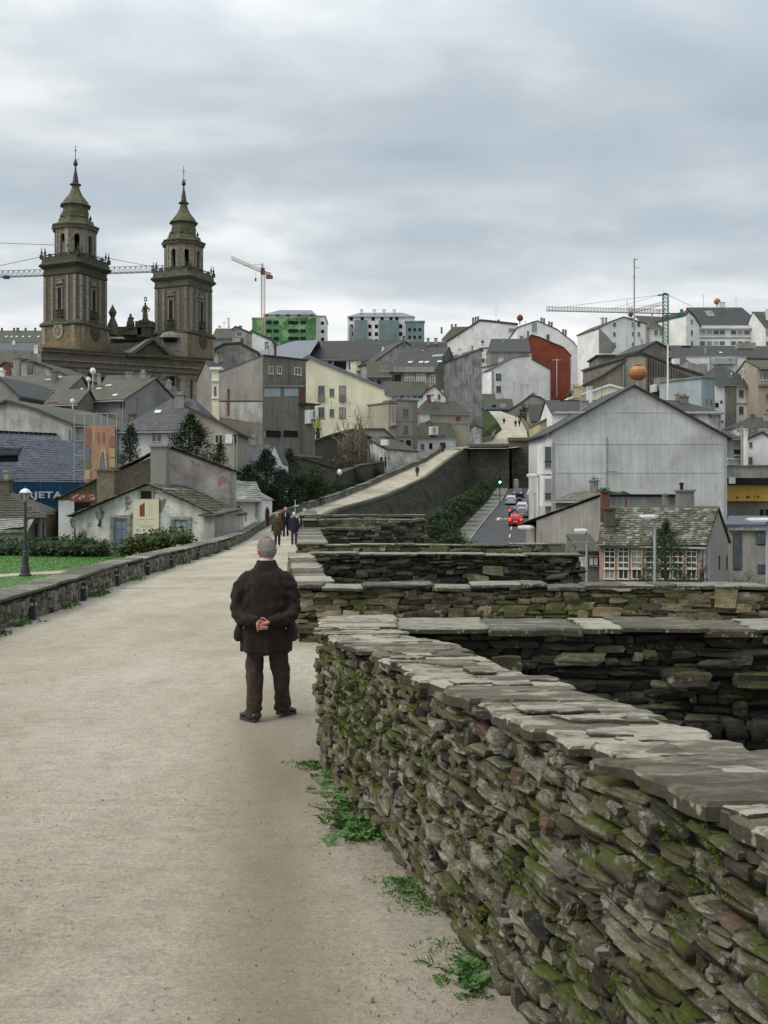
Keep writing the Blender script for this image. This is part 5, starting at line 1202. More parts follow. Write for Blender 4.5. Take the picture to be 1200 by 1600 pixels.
h = House('beige house with brown hip roof and rusty chimney above the white cottage', (656, 193), (734, 195), 7); h.slope(646, 627, 'beige', 'r_brown', hl=2, hr=2, over=.4); h.panel(657, 645, 671, 662, 'white', 'white_bay', .3); h.row([660, 664.5, 668.5], 653, 3, 12, 'sash'); h.chim(670, 618, 630, 6, 194, 'rust'); h.panel(672, 647, 733, 662, 'beige', 'upper_wall', .1); h.chim(716, 652, 658, 7, 192.5, 'rust')
h = House('long low white cottage with mossy brown roof and dormer beside the walk', (647, 188), (712, 190), 7); h.slope(683, 662, 'white', 'r_brown', hl=2.5, over=.35, zridge=EYE+(780-661)/1600*192); h.win(660, 698, 7, 11, 'sash'); h.win(673, 697, 5, 9, 'dark'); h.win(692, 696, 8, 9, 'dark'); h.win(693, 682, 5, 3, 'dark'); h.panel(670, 667, 682, 680, 'white', 'dormer', 1); h.win(676, 673, 6, 10, 'pane', off=1.0)
h = House('white end wall of the cottage where the walk turns', (731, 204), (752, 206), 6, name='house_annex', cat='annex'); h.gable([(729, 676), (742, 665), (753, 670)], 'whiteold', 'r_brown', th=.2)
h = House('rounded stone rubble tower stub at the corner of the white cottage', (708, 197), (731, 198), 3, name='stone_stub', cat='ruin'); h.gable([(710, 690), (716, 680), (726, 678), (731, 690)], 'rubblegrey', 'r_moss', th=.2, over=0)
# white houses centre-right
h = House('white blank-walled house with narrow window strip right of the streaked grey gable', (739, 318), (770, 318), 10); h.gable([(739, 576), (765, 573), (775, 569)], 'white', 'r_dark', th=.25); 
h = House('white house with gable of five corners and thin aerials on its wall', (768, 312), (860, 318), 14); h.gable([(768, 578), (800, 560), (813, 558), (830, 556), (831, 562), (860, 578)], 'white', 'r_dark', th=.2); h.row([779, 779], 589, 8, 10, 'plain'); h.win(779, 608, 8, 10, 'plain'); h.panel(768, 580, 772, 622, 'pale', 'recess', .03); h.aerial(803, 595, 618, 309); h.aerial(815, 600, 618, 309); h.aerial(840, 592, 622, 309); h.aerial(825, 600, 622, 309); h.chim(783, 560, 570, 6, 322, 'white'); h.chim(829, 554, 564, 3, 317, 'white')
h = House('dark terracotta-red gabled house beyond the white houses', (806, 345), (893, 348), 16); h.gable([(806, 552), (830, 524), (842, 527), (865, 537), (880, 543), (892, 556)], 'brick', 'r_brown', th=.3); h.aerial(870, 560, 620, 343, 'wframe', .12, 1); h.chim(815, 526, 542, 5, 352, 'concrete'); h.chim(825, 518, 526, 3, 355, 'browngrey')
h = House('grey slate hip roof in front of the red gable', (765, 335), (828, 335), 10); h.slope(548, 530, 'greyrender', 'r_grey', hl=1)
h = House('large bright white block with chimneys along a dark slanting roof on the ridge', (693, 400), (807, 400), 25, name='apartment_block', cat='building'); h.gable([(694, 538), (750, 502), (762, 503), (808, 508)], 'white', 'r_dark', th=.8); h.row([801, 801], 516, 14, 6, 'pane'); h.win(801, 533, 14, 7, 'pane')
for x, y in ((739, 497), (743, 496), (747, 495), (706, 507), (712, 507), (690, 512), (779, 500)): h.chim(x, y, y+9, 3, 404, 'browngrey')
h.aerial(775, 478, 503, 400, bars=0)
h = House('dark brown roofed white building sloping left below the bright white block', (690, 410), (745, 408), 10); h.slope(530, 511, 'white', 'r_brown', hl=4)
h = House('tall white block stepping down to the right with dark eave on the ridge', (808, 375), (903, 375), 25, name='apartment_block', cat='building'); h.gable([(809, 512), (832, 504), (840, 502), (870, 515), (897, 536), (903, 545)], 'white', 'r_grey', th=.35); h.win(835, 512, 9, 16, 'pane'); h.win(856, 527, 5, 9, 'plain')
for x, y in ((846, 497), (850, 498), (858, 503), (862, 504), (880, 515), (884, 516)): h.chim(x, y, y+8, 3, 380, 'browngrey')
h = House('brown low roofs peeking on the ridge right of the stepped white block', (898, 420), (940, 420), 12); h.slope(565, 548, 'browngrey', 'r_brown'); h.chim(905, 540, 552, 4, 424); h.aerial(930, 535, 550, 424)
h = House('small grey roofed houses left of the ridge white block', (640, 262), (700, 262), 12); h.slope(557, 535, 'greyrender', 'r_dark'); h.chim(669, 529, 540, 4, 266); h.chim(681, 529, 538, 5, 266)
h = House('white house with small aerials behind the streaked grey gable', (750, 360), (790, 360), 10); h.gable([(750, 545), (775, 543), (790, 552)], 'white', 'r_dark', th=.3); h.row([755, 761], 563, 4, 6, 'plain'); h.aerial(745, 520, 545, 358); h.aerial(717, 525, 545, 358)
# far apartment blocks
M['netgreen'] = plaster('green_scaffold_net', (.12, .26, .12), (.05, .11, .06), .8, .12, .5, .1, (.2, .36, .17, .53)); M['netblue'] = plaster('blue_scaffold_net', (.20, .26, .275), (.13, .17, .18), .6, .15, .5, .1)
def block(label, x0, x1, yt, yb, Y, D=30, **k):
    h = House(label, (x0, Y), (x1, Y), D, name='apartment_block', cat='building', **k); return h
h = block('apartment block wrapped in green scaffold netting behind the orange crane', 412, 494, 485, 545, 430, 30); h.slope(492, 485, 'white', 'r_metal', hl=5, hr=3, over=.8); h.panel(412, 497, 494, 542, 'netgreen', 'netting', 1.2, .5); h.row([417, 434, 450, 467, 487], 492.5, 6, 4, 'dark'); h.panel(471, 489, 482, 496, 'sandyel', 'ochre_panel', .3)
for y in (505, 518, 530): h.row([421, 432, 455, 463, 474], y, 8, 5, 'dark', 'F')
for o_ in [c for c in h.root.children if c.name.startswith('window')][5:]: o_.location += Vector((0, -1.8, 0))
h.flats = 0
h = block('pale end wing of the green-netted block with small balconies', 494, 508, 495, 545, 432, 20); h.flatroof(495, 'white', 'concrete', .5, .3); h.row([504, 504], 505, 5, 5, 'dark'); h.row([504], 518, 5, 5, 'dark'); h.row([504], 530, 5, 5, 'dark')
h = block('narrow wing in pale green netting left of the green block', 394, 412, 498, 545, 436, 15); h.flatroof(498, 'netgreen', 'concrete', .5, .3)
h = block('grey apartment block with blue-grey scaffold nets on the horizon', 543, 648, 487, 545, 440, 30); h.slope(495, 489, 'white', 'r_metal', hl=5, hr=5, over=.6); h.panel(554, 501, 574, 532, 'netblue', 'netting', 1, .3); h.panel(592, 501, 623, 532, 'netblue', 'netting', 1, .3); h.panel(546, 510, 550, 532, 'netblue', 'netting', 1, .3)
for y, xs in ((498, (549, 566, 583, 597, 611, 620)), (510, (578, 588, 549, 626)), (522, (578, 588, 549, 626)), (533, (578, 588, 566, 605))): h.row(xs, y, 5, 6, 'dark')
for x in (565, 585, 600, 616): h.chim(x, 484, 490, 5, 450, 'white')
h = block('blue-grey end block beside the netted building on the horizon', 634, 663, 500, 545, 436, 20); h.flatroof(503, 'netblue', 'concrete', .5, .3); h.row([640, 648, 656], 515, 4, 5, 'dark'); h.row([640, 648, 656], 527, 4, 5, 'dark')
h = House('brown roofed house with grey base on the skyline right of the cathedral', (332, 262), (365, 262), 12); h.slope(528, 514, 'greyrender', 'r_brown', over=.2); h.aerial(357, 497, 514, 262, 'wframe', .25, 1)
h = House('house with white curved gable and dark windows beneath the orange crane', (363, 255), (395, 255), 12); h.gable([(363, 515), (368, 511), (390, 520), (395, 524)], 'greyold', 'r_dark', th=.3); h.win(374, 522, 10, 7, 'pane'); h.win(378, 533, 5, 9, 'plain')
h = House('white sided roof running down right of the curved gable', (394, 250), (425, 250), 12); h.gable([(394, 519), (425, 533)], 'white', 'r_grey', th=.5)
h = House('pale rough low gable roofs right of the cathedral base', (334, 215), (402, 215), 12); h.gable([(334, 548), (350, 540), (375, 538), (402, 552)], 'greyold', 'r_grey', th=.5)
h = House('wide grey metal roofed building behind the tall grey corner house', (360, 225), (480, 222), 20); h.slope(562, 534, 'greyrender', 'r_metal', hl=12, over=.6)
h = House('dark small roof with chimneys just right of the cathedral base', (336, 170), (372, 172), 9); h.slope(588, 566, 'greyrender', 'r_dark')
# far walk houses
h = House('small blue-painted house with brown roof beside the far bend of the walk', (757, 302), (802, 302), 8); h.slope(638, 624, 'bluepaint', 'r_brown', over=.6); h.win(786, 635, 8, 8, 'sash'); h.win(772, 636, 6, 7, 'dark')
h = House('wide dark slate roof right of the blue house', (795, 300), (850, 297), 10); h.gable([(790, 645), (812, 632), (830, 618), (845, 622), (870, 640)], 'greyrender', 'r_dark', th=.4)
h = House('mossy green roof left of the blue house above the bank', (712, 306), (775, 306), 8); h.slope(636, 616, 'rubblegrey', 'r_moss', over=.5)
h = House('tiny pink house with dark roof at the end of the far walk', (828, 258), (846, 258), 7); h.slope(656, 640, 'pinkwall', 'r_dark', over=.5); h.win(838, 668, 4, 8, 'plain')
h = House('dark lean roof over a pale patch left of the pink house', (822, 272), (862, 270), 8); h.slope(652, 632, 'browngrey', 'r_dark')
# ================================================================== RIGHT-HAND SIDE OF THE TOWN
h = House('huge blank pale-grey cement gable wall beside the road with a stack of white windows', (864, 112), (1133, 113), 13)
h.gable([(862, 676), (990, 604), (1136, 684)], 'biggrey', 'r_dark', th=.22, over=.5, front=.4)
mb = MB()   # the strip of the street front, with its white glazed bays, seen along the left side
h.panel(864.5, 690, 840, 860, 'beige', 'side_render', .06, face='L')
for (y0, y1) in ((693, 735), (743, 785)):
    c0, c1 = h.sp('L', 863, y0), h.sp('L', 851, y1)
    k = MB(); n = -h.u; a, b_, c_, d_ = (h.A.copy() for _ in range(4)); z0, z1 = EYE+(HZ-y1-6)/FL*112, EYE+(HZ-y0)/FL*112
    k.box(h.A+h.b*1.6+n*.55+Vector((0, 0, (z0+z1)/2)), (3.0, 1.1, z1-z0), rz=atan2(h.b.y, h.b.x)); h.part(k, 'bay', 'white')
    fx, fy = h.A+n*.55, None
    p = Vector((h.A.x-.55, 112.05, 0)); zt, zm, zb = z1-.35, lerp(z1, z0, .58), lerp(z1, z0, .78)
    for (za, zc) in ((zt, zm), (lerp(zm, zb, .12), zb)):
        k = MB(); k.box((p.x, p.y-.03, (za+zc)/2), (.82, .1, za-zc+.16)); o = h.part(k, 'window', 'wframe'); k = MB(); k.box((p.x, p.y-.07, (za+zc)/2), (.66, .1, za-zc)); k.build('pane', M['glass'], o)
mb = MB(); mb.bar(h.fp(948.5, 860, .15), h.fp(948.5, 683, .15), .06); mb.bar(h.fp(948, 737, .2), h.fp(966, 737, .2), .05); h.part(mb, 'downpipe', 'iron')
for y in (643, 692, 737): h.panel(866, y, 1131, y+2.0, 'biggrey', 'cement_band', .03)
h = House('cream house with a brown hedge-like roof edge left of the huge grey gable', (843, 128), (893, 128), 9); h.gable([(843, 685), (843, 663), (870, 645), (893, 645)], 'sandyel', 'r_dark', th=.2)
h = House('white rendered house with dark slate roof peeping over the left slope of the huge gable', (862, 124), (935, 124), 9); h.slope(645, 627, 'white', 'r_dark', over=.2)
for i in range(16): MB().box(P(877+i*3.7, 626.2, 128.2), (.2, .25, .18)).build('ridge_tile', M['dark'], h.root)
h.chim(921, 606, 630, 8, 127, 'white')
h = House('cream gabled house with yellow chimney behind the huge grey gable', (890, 150), (985, 150), 9); h.gable([(890, 624), (915, 616), (952, 603), (985, 612)], 'cream', 'white', th=.3); h.chim(902, 605, 622, 11, 148, 'sandyel', pots=2); h.chim(900, 606, 613, 2, 149, 'sandyel')
h = House('slate roofed house with stained white end, right shoulder of the huge gable', (1040, 124), (1127, 126), 9); h.slope(645, 627, 'whiteold', 'r_dark', hr=3, over=.4)
# the dark barn with tanks
h = House('large dark weatherboarded barn with sloping roofs behind the huge grey gable', (975, 175), (1096, 178), 18, name='barn', cat='barn'); h.gable([(976, 560), (1000, 552), (1050, 572), (1096, 587)], 'browngrey', 'r_dark', th=.35)
h.panel(976, 558, 1009, 625, 'beige', 'pale_bay', .06); h.poly([(1010, 625), (1010, 557), (1050, 574), (1092, 589), (1092, 625)], 'dark_boards' if 'dark_boards' in M else 'browngrey', 'board_front', .08)
for x in range(1012, 1092, 4): h.panel(x, 560+(x-1012)*.42, x+.6, 625, 'dark', 'batten', .12, .09)
h.panel(1020, 592, 1032, 612, 'greyrender', 'stair_block', 2.5); h.panel(1041, 594, 1057, 627, 'beige', 'stair_block', 2.5); h.panel(1015, 602, 1018, 614, 'white', 'flue', 2)
h = House('dark slate roof falling left from the barn', (908, 172), (977, 172), 12); h.gable([(908, 606), (940, 590), (977, 566)], 'browngrey', 'r_dark', th=.4)
h = House('rooftop shed with dark gable beside the green crane', (1000, 190), (1045, 192), 8); h.gable([(1000, 549), (1025, 535), (1045, 546)], 'browngrey', 'r_dark', th=.3)
h = House('white ribbed house end below the white terrace on the right', (1096, 158), (1117, 160), 8); h.gable([(1096, 590), (1117, 592)], 'pale', 'concrete', th=.15); h.row([1105, 1111], 628, 3, 8, 'plain')
def tank(label, px, py, Y, r, mat='orange', neck=True, h_=1.0):
    c = P(px, py, Y); k = r*Y/FL; t = empty('roof_tank', c-Vector((0, 0, k*1.6)), label, 'tank', 'orange ball tanks on the roofs'); mb = MB()
    mb.lathe(c, [(k*sin(a), -k*h_*cos(a)) for a in [pi*i/12 for i in range(1, 12)]]+[(.01, k*h_)], 18)
    for z_ in (-.32, 0, .32): mb.lathe(c, [(k*sqrt(1-z_*z_)*1.0+.01, z_*k*h_-.03*k), (k*sqrt(1-z_*z_)*1.04, z_*k*h_), (k*sqrt(1-z_*z_)*1.0+.01, z_*k*h_+.03*k)], 18)
    mb.build('tank_ball', M[mat], t, smooth=False)
    mb = MB(); 
    if neck: mb.lathe(c, [(k*.36, k*.88*h_), (k*.36, k*1.08*h_), (k*.28, k*1.1*h_), (.01, k*1.12*h_)], 10); mb.build('lid', M['rust'], t); mb = MB()
    mb.bar(c-Vector((0, 0, k*.9)), c-Vector((0, 0, k*2.4)), k*.2)
    for a in (0, 2.1, 4.2): mb.bar(c+Vector((cos(a)*k*.4, sin(a)*k*.4, -k*.8)), c+Vector((cos(a)*k*.5, sin(a)*k*.5, -k*1.9)), k*.08)
    mb.build('stand', M['steel'], t)
tank('big orange ball tank with lid just above the huge grey gable', 997, 583, 168, 14.3, h_=.82)
tank('small orange tank half hidden behind the white pole by the barn', 1042.5, 601, 168, 6.5, neck=False)
tank('brownish-red round tank on the ridge of the bright white block', 812.5, 497, 395, 5, 'rust')
tank('orange round tank on the mansard building at the upper right', 1120.5, 471, 335, 5, 'orange', False)
tank('dull orange tank at the orange crane foot on the roof skyline', 985.5, 491, 330, 3.8, 'rust')
tank('tiny brown tank on the small roof above the white gable house', 754, 534, 358, 2.4, 'rust', False)
# mast
r = empty('radio_mast', P(991, 600, 160), 'tall thin white radio mast rising above the roofs on the right', 'mast'); mb = MB()
Y = 205; mb.bar(P(991, 560, Y), P(991, 404, Y), .22); mb.bar(P(991, 405.5, Y), P(996, 405.5, Y), .16); mb.bar(P(991, 418.5, Y), P(999.5, 418.5, Y), .1); mb.lathe(P(991, 435, Y), [(.2, 0), (.2, .6)], 6); mb.bar(P(980, 466, Y+.3), P(980, 560, Y+.3), .08); mb.build('pole', M['concrete'], r)
r = empty('white_pole', P(1043.5, 627, 150), 'plain white flagpole-like mast in front of the dark barn', 'pole'); mb = MB(); mb.tube([P(1043.5, 640, 150), P(1043.5, 538, 150)], [.16, .12], 8); mb.build('pole', M['white'], r)
# upper right buildings
h = House('white house with painted diamond shadow and three windows left of the green crane', (936, 300), (1010, 304), 14, name='apartment_block', cat='building'); h.gable([(935, 513), (955, 503), (974, 496), (990, 501), (1010, 507)], 'white', 'r_brown', th=.3); h.chim(942, 497, 512, 3, 306); h.chim(947, 497, 512, 3, 306)
h.poly([(936, 552), (936, 512), (948, 524), (963, 542), (956, 552)], 'greyrender', 'painted_shadow', .02); h.row([960, 989.5, 998, 989.5, 998], 507, 4.5, 6, 'plain'); h.row([960, 989.5, 998], 522, 4, 6, 'plain'); h.row([960, 989.5], 538, 4, 6, 'plain')  # grey diamond patch: a shadow on the white wall put in as colour
h.panel(936, 555, 960, 556.5, 'dark', 'eave', 1.5)
h = House('dark slate sided house below the white block with painted shadow', (934, 285), (1000, 285), 12); h.flatroof(557, 'browngrey', 'r_dark', .4, .6)
h = House('white house with dark roof and white framed windows behind the green crane', (1008, 315), (1073, 318), 14, name='apartment_block', cat='building'); h.slope(512, 495, 'white', 'r_brown', over=.8); h.panel(1008, 504, 1014, 545, 'pinkwall', 'grey_pier', .3)
h.row([1025, 1033, 1041, 1049, 1060.5], 520, 6, 9, 'sash'); h.row([1033, 1041, 1049, 1060.5], 538, 6, 8, 'sash'); h.chim(1048, 493, 505, 6, 320, 'beige'); h.chim(1019, 490, 497, 2, 322); h.chim(1065, 484, 500, 4, 322, 'browngrey')
h = House('big white building with dark mansard roof and long window rows at the upper right', (1092, 312), (1196, 312), 24, name='apartment_block', cat='building'); h.slope(513, 481, 'white', 'r_dark', hr=3, over=.3); h.gl = 0
h.panel(1092, 509.5, 1196, 514, 'white', 'eave_fascia', 1.0); 
for x in (1097.5, 1108.5, 1119, 1128.5, 1146, 1156.5, 1167, 1178, 1188): h.win(x, 519.5, 9.5, 7, 'pane'); h.win(x, 536.5, 9.5, 7, 'pane')
h.panel(1092, 527, 1196, 528.5, 'concrete', 'string_course', .2); h.chim(1139, 492, 506, 8, 322, 'white'); h.chim(1128, 473, 482, 9, 330, 'white'); h.sky(1109, 490, 12, 9, 'r_pale'); h.sky(1187, 491, 22, 8, 'r_pale'); h.aerial(1099, 460, 486, 330); h.aerial(1150, 466, 481, 332)
h = House('white gable wing joined to the left of the mansard building', (1073, 306), (1094, 308), 26, name='house_annex', cat='annex'); h.gable([(1072, 492), (1076, 487), (1085, 496), (1094, 511)], 'white', 'r_dark', th=.5); h.win(1081, 503, 3, 7, 'plain'); h.win(1081, 520, 3, 8, 'plain'); h.win(1081, 537, 3, 8, 'plain')
h = House('edge of another white building at the far right skyline', (1196, 300), (1240, 300), 20, name='apartment_block', cat='building'); h.slope(513, 488, 'white', 'r_dark'); h.win(1200, 521, 8, 8, 'pane'); h.win(1200, 537, 8, 8, 'pane'); h.chim(1199, 484, 505, 4, 305, 'white')
h = House('jumble of dark roofs with grey dormer boxes below the mansard building', (1045, 270), (1240, 272), 14); h.slope(558, 541, 'greyrender', 'r_dark', over=.8)
h.panel(1144, 539, 1171, 548, 'concrete', 'dormer_box', 2, 2); h.chim(1102, 543, 553, 3, 268); h.sky(1126, 551, 4, 2); h.panel(1060, 543, 1074, 545, 'dark', 'roof_vent', 1, 2)
h = House('white terrace wall with pale blue awning and flat roofs on the right', (1074, 235), (1166, 236), 10, name='building', cat='building'); h.flatroof(557, 'white', 'concrete', .2, .2); h.panel(1112, 561, 1148, 570, 'pale', 'awning', 1.4); h.win(1125, 574, 5, 7, 'plain'); h.panel(1109, 558, 1110, 578, 'concrete', 'pipe', .2)
h = House('grey house with skylit white dormer left of the white terrace', (1040, 228), (1078, 230), 10); h.slope(568, 546, 'greyrender', 'r_grey'); h.panel(1049, 561, 1058, 570, 'white', 'dormer', 1); h.chim(1048, 560, 566, 6, 229, 'dark')
h = House('stained concrete block and yard wall below the white terrace', (1075, 205), (1118, 205), 8, name='building', cat='building'); h.gable([(1075, 565), (1093, 570), (1093, 568), (1106, 568), (1106, 585), (1118, 592)], 'concrete', None)
h = House('white rendered house with hipped slate roof and three television dishes, right', (1118, 182), (1184, 184), 11); h.slope(601, 573, 'white', 'r_dark', hl=3.4, hr=3.4, over=.6)
h.win(1158, 615, 7, 12, 'plain'); h.win(1158, 641, 7, 12, 'plain'); h.win(1181, 615, 6, 11, 'plain'); h.panel(1133, 603, 1148, 690, 'browngrey', 'dark_return', .5); h.win(1120, 633, 5, 7, 'dark'); h.win(1127, 628, 3, 4, 'dark'); h.win(1128, 659, 3, 4, 'dark'); h.panel(1149, 630, 1172, 631.5, 'concrete', 'string_course', .15); h.panel(1176, 625, 1184, 660, 'concrete', 'grey_bay', .4); h.win(1180, 641, 6, 16, 'grey')
for x, y in ((1143, 584), (1160, 589), (1172, 586), (1162, 577)): dish(h.root, x, y, 184, 1.6, stem=5)
h = House('salmon and beige apartment house with brown roof at the right edge', (1184, 178), (1240, 178), 12, name='apartment_block', cat='building'); h.slope(575, 564, 'beige', 'r_brown', over=1.2); h.row([1189, 1194.5, 1200], 588, 4, 12, 'pane'); h.panel(1185, 600, 1240, 604, 'granite', 'cornice', .5); h.panel(1187, 606, 1240, 660, 'salmon', 'salmon_front', .1); h.row([1199], 620, 5, 12, 'plain', 'F'); h.row([1199], 645, 5, 12, 'plain', 'F')
for o_ in list(h.root.children)[-2:]: o_.location += Vector((0, -.12, 0))
h = House('house with wide dark hip roof and white fascia below the salmon apartments', (1150, 160), (1240, 160), 10); h.slope(669, 653, 'white', 'r_dark', hl=4, over=.4); h.panel(1150, 670, 1240, 671.5, 'white', 'fascia', .5)
h = House('white gabled cottage with two small windows at the right edge', (1166, 148), (1240, 148), 9); h.gable([(1166, 688), (1191, 677), (1225, 697)], 'white', 'r_dark', th=.3); h.win(1173, 695, 5, 8, 'plain'); h.win(1173, 720, 6, 12, 'plain')
h = House('grey house with balconies squeezed right of the huge gable', (1133, 145), (1160, 146), 9); h.slope(686, 672, 'concrete', 'r_dark', over=.3); h.win(1152, 693, 10, 6, 'grey'); h.win(1152, 706, 10, 7, 'dark'); h.panel(1146, 711, 1158, 713, 'concrete', 'balcony', .8); h.panel(1136, 716, 1158, 718, 'white', 'sill_band', .2); h.row([1136, 1143, 1149.5], 723, 6, 11, 'sash'); h.chim(1160, 668, 730, 4, 143, 'beige'); h.chim(1165, 671, 730, 5, 142.5, 'white')
h = House('long rough concrete yard wall above the yellow shop front', (1133, 136), (1240, 136), .6, name='yard_wall', cat='wall'); h.gable([(1133, 729), (1139, 727), (1160, 728), (1240, 727)], 'concrete', 'concrete', th=.1, over=0)
h = House('shop with ochre-yellow fascia bearing small dark marks under a black flat roof', (1133, 118), (1240, 118), 12, name='shop', cat='shop'); h.flatroof(757, 'browngrey', 'r_dark', .1, .2)
mb = MB(); a_ = h.A+Vector((0, -.5, EYE+(780-758)/1600*118)); h.panel(1133, 747, 1240, 757, 'dark', 'roof_edge', 1.2); h.panel(1133, 758, 1240, 783, 'yellow', 'fascia', .5); h.panel(1133, 746, 1143, 756, 'white', 'corner_plate', 1.3)
h.poly([(1147, 778.5), (1149, 775.5), (1151.5, 778.5)], 'dark', 'small_mark', .03, .51); h.poly([(1163, 778), (1164.5, 774.8), (1167, 775.5), (1170, 778)], 'dark', 'small_mark', .03, .51)
for x0, y0, x1, y1 in ((1175.5, 775, 1178, 775.8), (1176.5, 775, 1177.2, 778), (1181, 775, 1183.5, 775.7), (1180.5, 776, 1181.2, 778), (1183, 776, 1183.8, 778)): h.panel(x0, y0, x1, y1, 'dark', 'small_mark', .03, .51)
h.row([1190, 1199], 802, 6, 12, 'dark')
h = House('low concrete building with glass-block windows at the lower right', (1140, 76), (1240, 75), 9, name='building', cat='building'); h.flatroof(824, 'concrete', 'r_blue', .08, .25)
h.A0 = 0; 
mb = MB(); z0 = EYE+(780-824)/1600*75; mb.prism([P(1133, 822, 76), P(1240, 822, 76), P(1240, 808, 88), P(1139, 808, 88)], (0, 0, .12)); h.part(mb, 'metal_roof', 'r_blue')
h.win(1152, 862, 13, 56, 'dark'); h.win(1189, 840, 14, 22, 'dark'); h.win(1190, 889, 12, 14, 'dark')
M['glassblock'] = flat('glass_block', (.10, .125, .14), .3, .5, var=.4)
for (cx0, cy0, w_, hh_, nx_, ny_) in ((1152, 862, 12, 54, 5, 20), (1189, 840, 13, 20, 5, 7), (1190, 889, 11, 12, 5, 5)):
    mb = MB()
    for i in range(nx_):
        for j in range(ny_):
            x0, y0 = cx0-w_/2+w_*i/nx_, cy0-hh_/2+hh_*j/ny_; mb.prism([h.fp(x0+.2, y0+hh_/ny_-.2), h.fp(x0+w_/nx_-.2, y0+hh_/ny_-.2), h.fp(x0+w_/nx_-.2, y0+.2), h.fp(x0+.2, y0+.2)], -h.b*.1)
    o = h.part(mb, 'glass_blocks', 'glassblock'); o['kind'] = 'stuff'
h.panel(1137, 824, 1200, 829, 'r_pale', 'parapet_edge', .25)
# gallery house
M['brickdull'] = plaster('weathered_brick', (.17, .075, .055), (.08, .05, .04), .6, 1.2, .3)
h = House('rough slate roofed house with cream-framed gallery windows behind the lamp post', (937, 65), (1103, 61.5), 5.6); h.slope(850, 794, 'pinkwall', 'r_brown', over=.3, gl=.1, zridge=EYE+(780-794)/1600*66)
M['slab_grey'] = stone('roof_slab_grey', (.075, .07, .058), (.15, .14, .12), (.27, .255, .22), .35, .3, (.07, .075, .03), sc=.7)
mb = MB(); e0 = h.A-h.b*.35; slab_roof(h.root, (h.roofpt(933, 853), h.roofpt(1104, 852), h.roofpt(1122, 796), h.roofpt(944, 792)), 17, 26, 'slab_grey', seed=51, lift=.03, th=.05)
h.panel(936, 849, 1103, 853, 'pinkframe', 'eave_beam', .25); h.panel(937, 853, 1103, 906, 'pinkframe', 'gallery_wall', .05)
for x in (953.5, 975, 996, 1018, 1040, 1060, 1081): h.win(x, 871.5, 17, 33, 'four', off=.07); h.win(x, 897, 17, 15, 'cream', off=.07)
h.panel(1100, 853, 1103, 912, 'steel', 'drainpipe', .1); h.panel(1104, 856, 1106, 905, 'steel', 'drainpipe', .1, face='R')
for x in (1123, 1135): h.panel(x, 868, x+1.5, 890, 'dark', 'slit', .02, face='R')
h.chim(1070, 768, 796, 24, 67.5, 'greyrender', d=.8); h.chim(1065, 757, 768, 4, 67.5, 'dark', d=.2); h.chim(1039, 774, 794, 6, 66, 'browngrey', d=.3); h.chim(945, 769, 816, 12, 65.5, 'brickdull', d=.6); h.chim(952, 796, 821, 16, 65, 'rubble', d=.6); h.chim(978, 780, 793, 3, 67, 'rust', d=.1)
mb = MB(); c = P(944, 766, 65.5); rr = random.Random(8)
for i in range(9): mb.prism([c+Vector((rr.uniform(-.35, .35), rr.uniform(-.3, .3), rr.uniform(-.05, .15))) for _ in range(4)], (0, .05, .08))
h.part(mb, 'green_cover', 'green')
# long sloping shed and neighbours
h = House('long sloping grey shed wall with rough slate roof beside the road', (833, 90), (938, 72), 6, name='shed', cat='shed'); h.gable([(838, 813), (870, 801), (938, 776)], 'concrete', None)
for i, ((ax, ay), (bx, by)) in enumerate([((812, 821), (870, 800)), ((870, 800), (940, 774))]):
    p, q = h.fp(ax, ay), h.fp(bx, by); roof_deck(h, p, q, 6, .1); up = Vector((0, 0, .06)); slab_roof(h.root, (p-h.b*.2+up, p+h.b*6+up, q+h.b*6+up, q-h.b*.2+up), 10, 12, 'slab_grey', seed=60+i)
h = House('dark slate hump of a roof over the long shed', (868, 84), (938, 80), 5); h.slope(783, 770, 'browngrey', 'slab_grey', over=.3)
h = House('slate roof ridge right of the brick chimney', (940, 79), (1013, 78), 5); h.gable([(940, 768), (1013, 782)], 'browngrey', 'slab_grey', th=.15)
h = House('small beige gatehouse under the end of the shed roof by the road', (822, 93), (833, 92), 3, name='gatehouse', cat='gatehouse'); h.flatroof(822, 'beige', 'r_brown', .2, .3)
h = House('low slate-hung house with two white windows left of the gallery house', (905, 66), (937, 66), 4.5); h.mono(866, 838, 'browngrey', 'r_brown'); h.win(927, 877, 17, 14, 'sash'); h.win(908, 878, 6, 12, 'sash'); h.panel(905, 868, 937, 886, 'white', 'white_band', .02); h.row([927], 877, 17, 14, 'sash')
for yy, x0, x1 in ((846, 893, 935), (857, 900, 936)): h.panel(x0, yy, x1, yy+3, 'r_pale', 'pale_verge', .3)
# ================================================================== THE CATHEDRAL
M['cath'] = stone('cathedral_granite', (.215, .19, .15), (.26, .232, .185), (.305, .275, .225), .25, .25, (.06, .07, .03), (.24, .225, .18), .5, .25, orange=.0)
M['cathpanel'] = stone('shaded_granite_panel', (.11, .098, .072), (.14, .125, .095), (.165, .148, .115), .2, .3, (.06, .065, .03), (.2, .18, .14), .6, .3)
M['cathdark'] = stone('mossy_granite_cornice', (.075, .072, .052), (.095, .09, .065), (.11, .105, .075), .1, .5, (.045, .06, .02), (.15, .15, .12), .5, .25)
M['cathmoss'] = stone('mossy_dome_granite', (.10, .093, .066), (.125, .116, .082), (.145, .132, .096), .15, .55, (.08, .09, .03), (.2, .19, .14), .5, .25)
M['cathorange'] = stone('lichen_stained_granite', (.16, .14, .105), (.20, .17, .13), (.22, .19, .14), .15, .3, (.08, .085, .03), (.22, .2, .15), .5, .3, orange=.9)
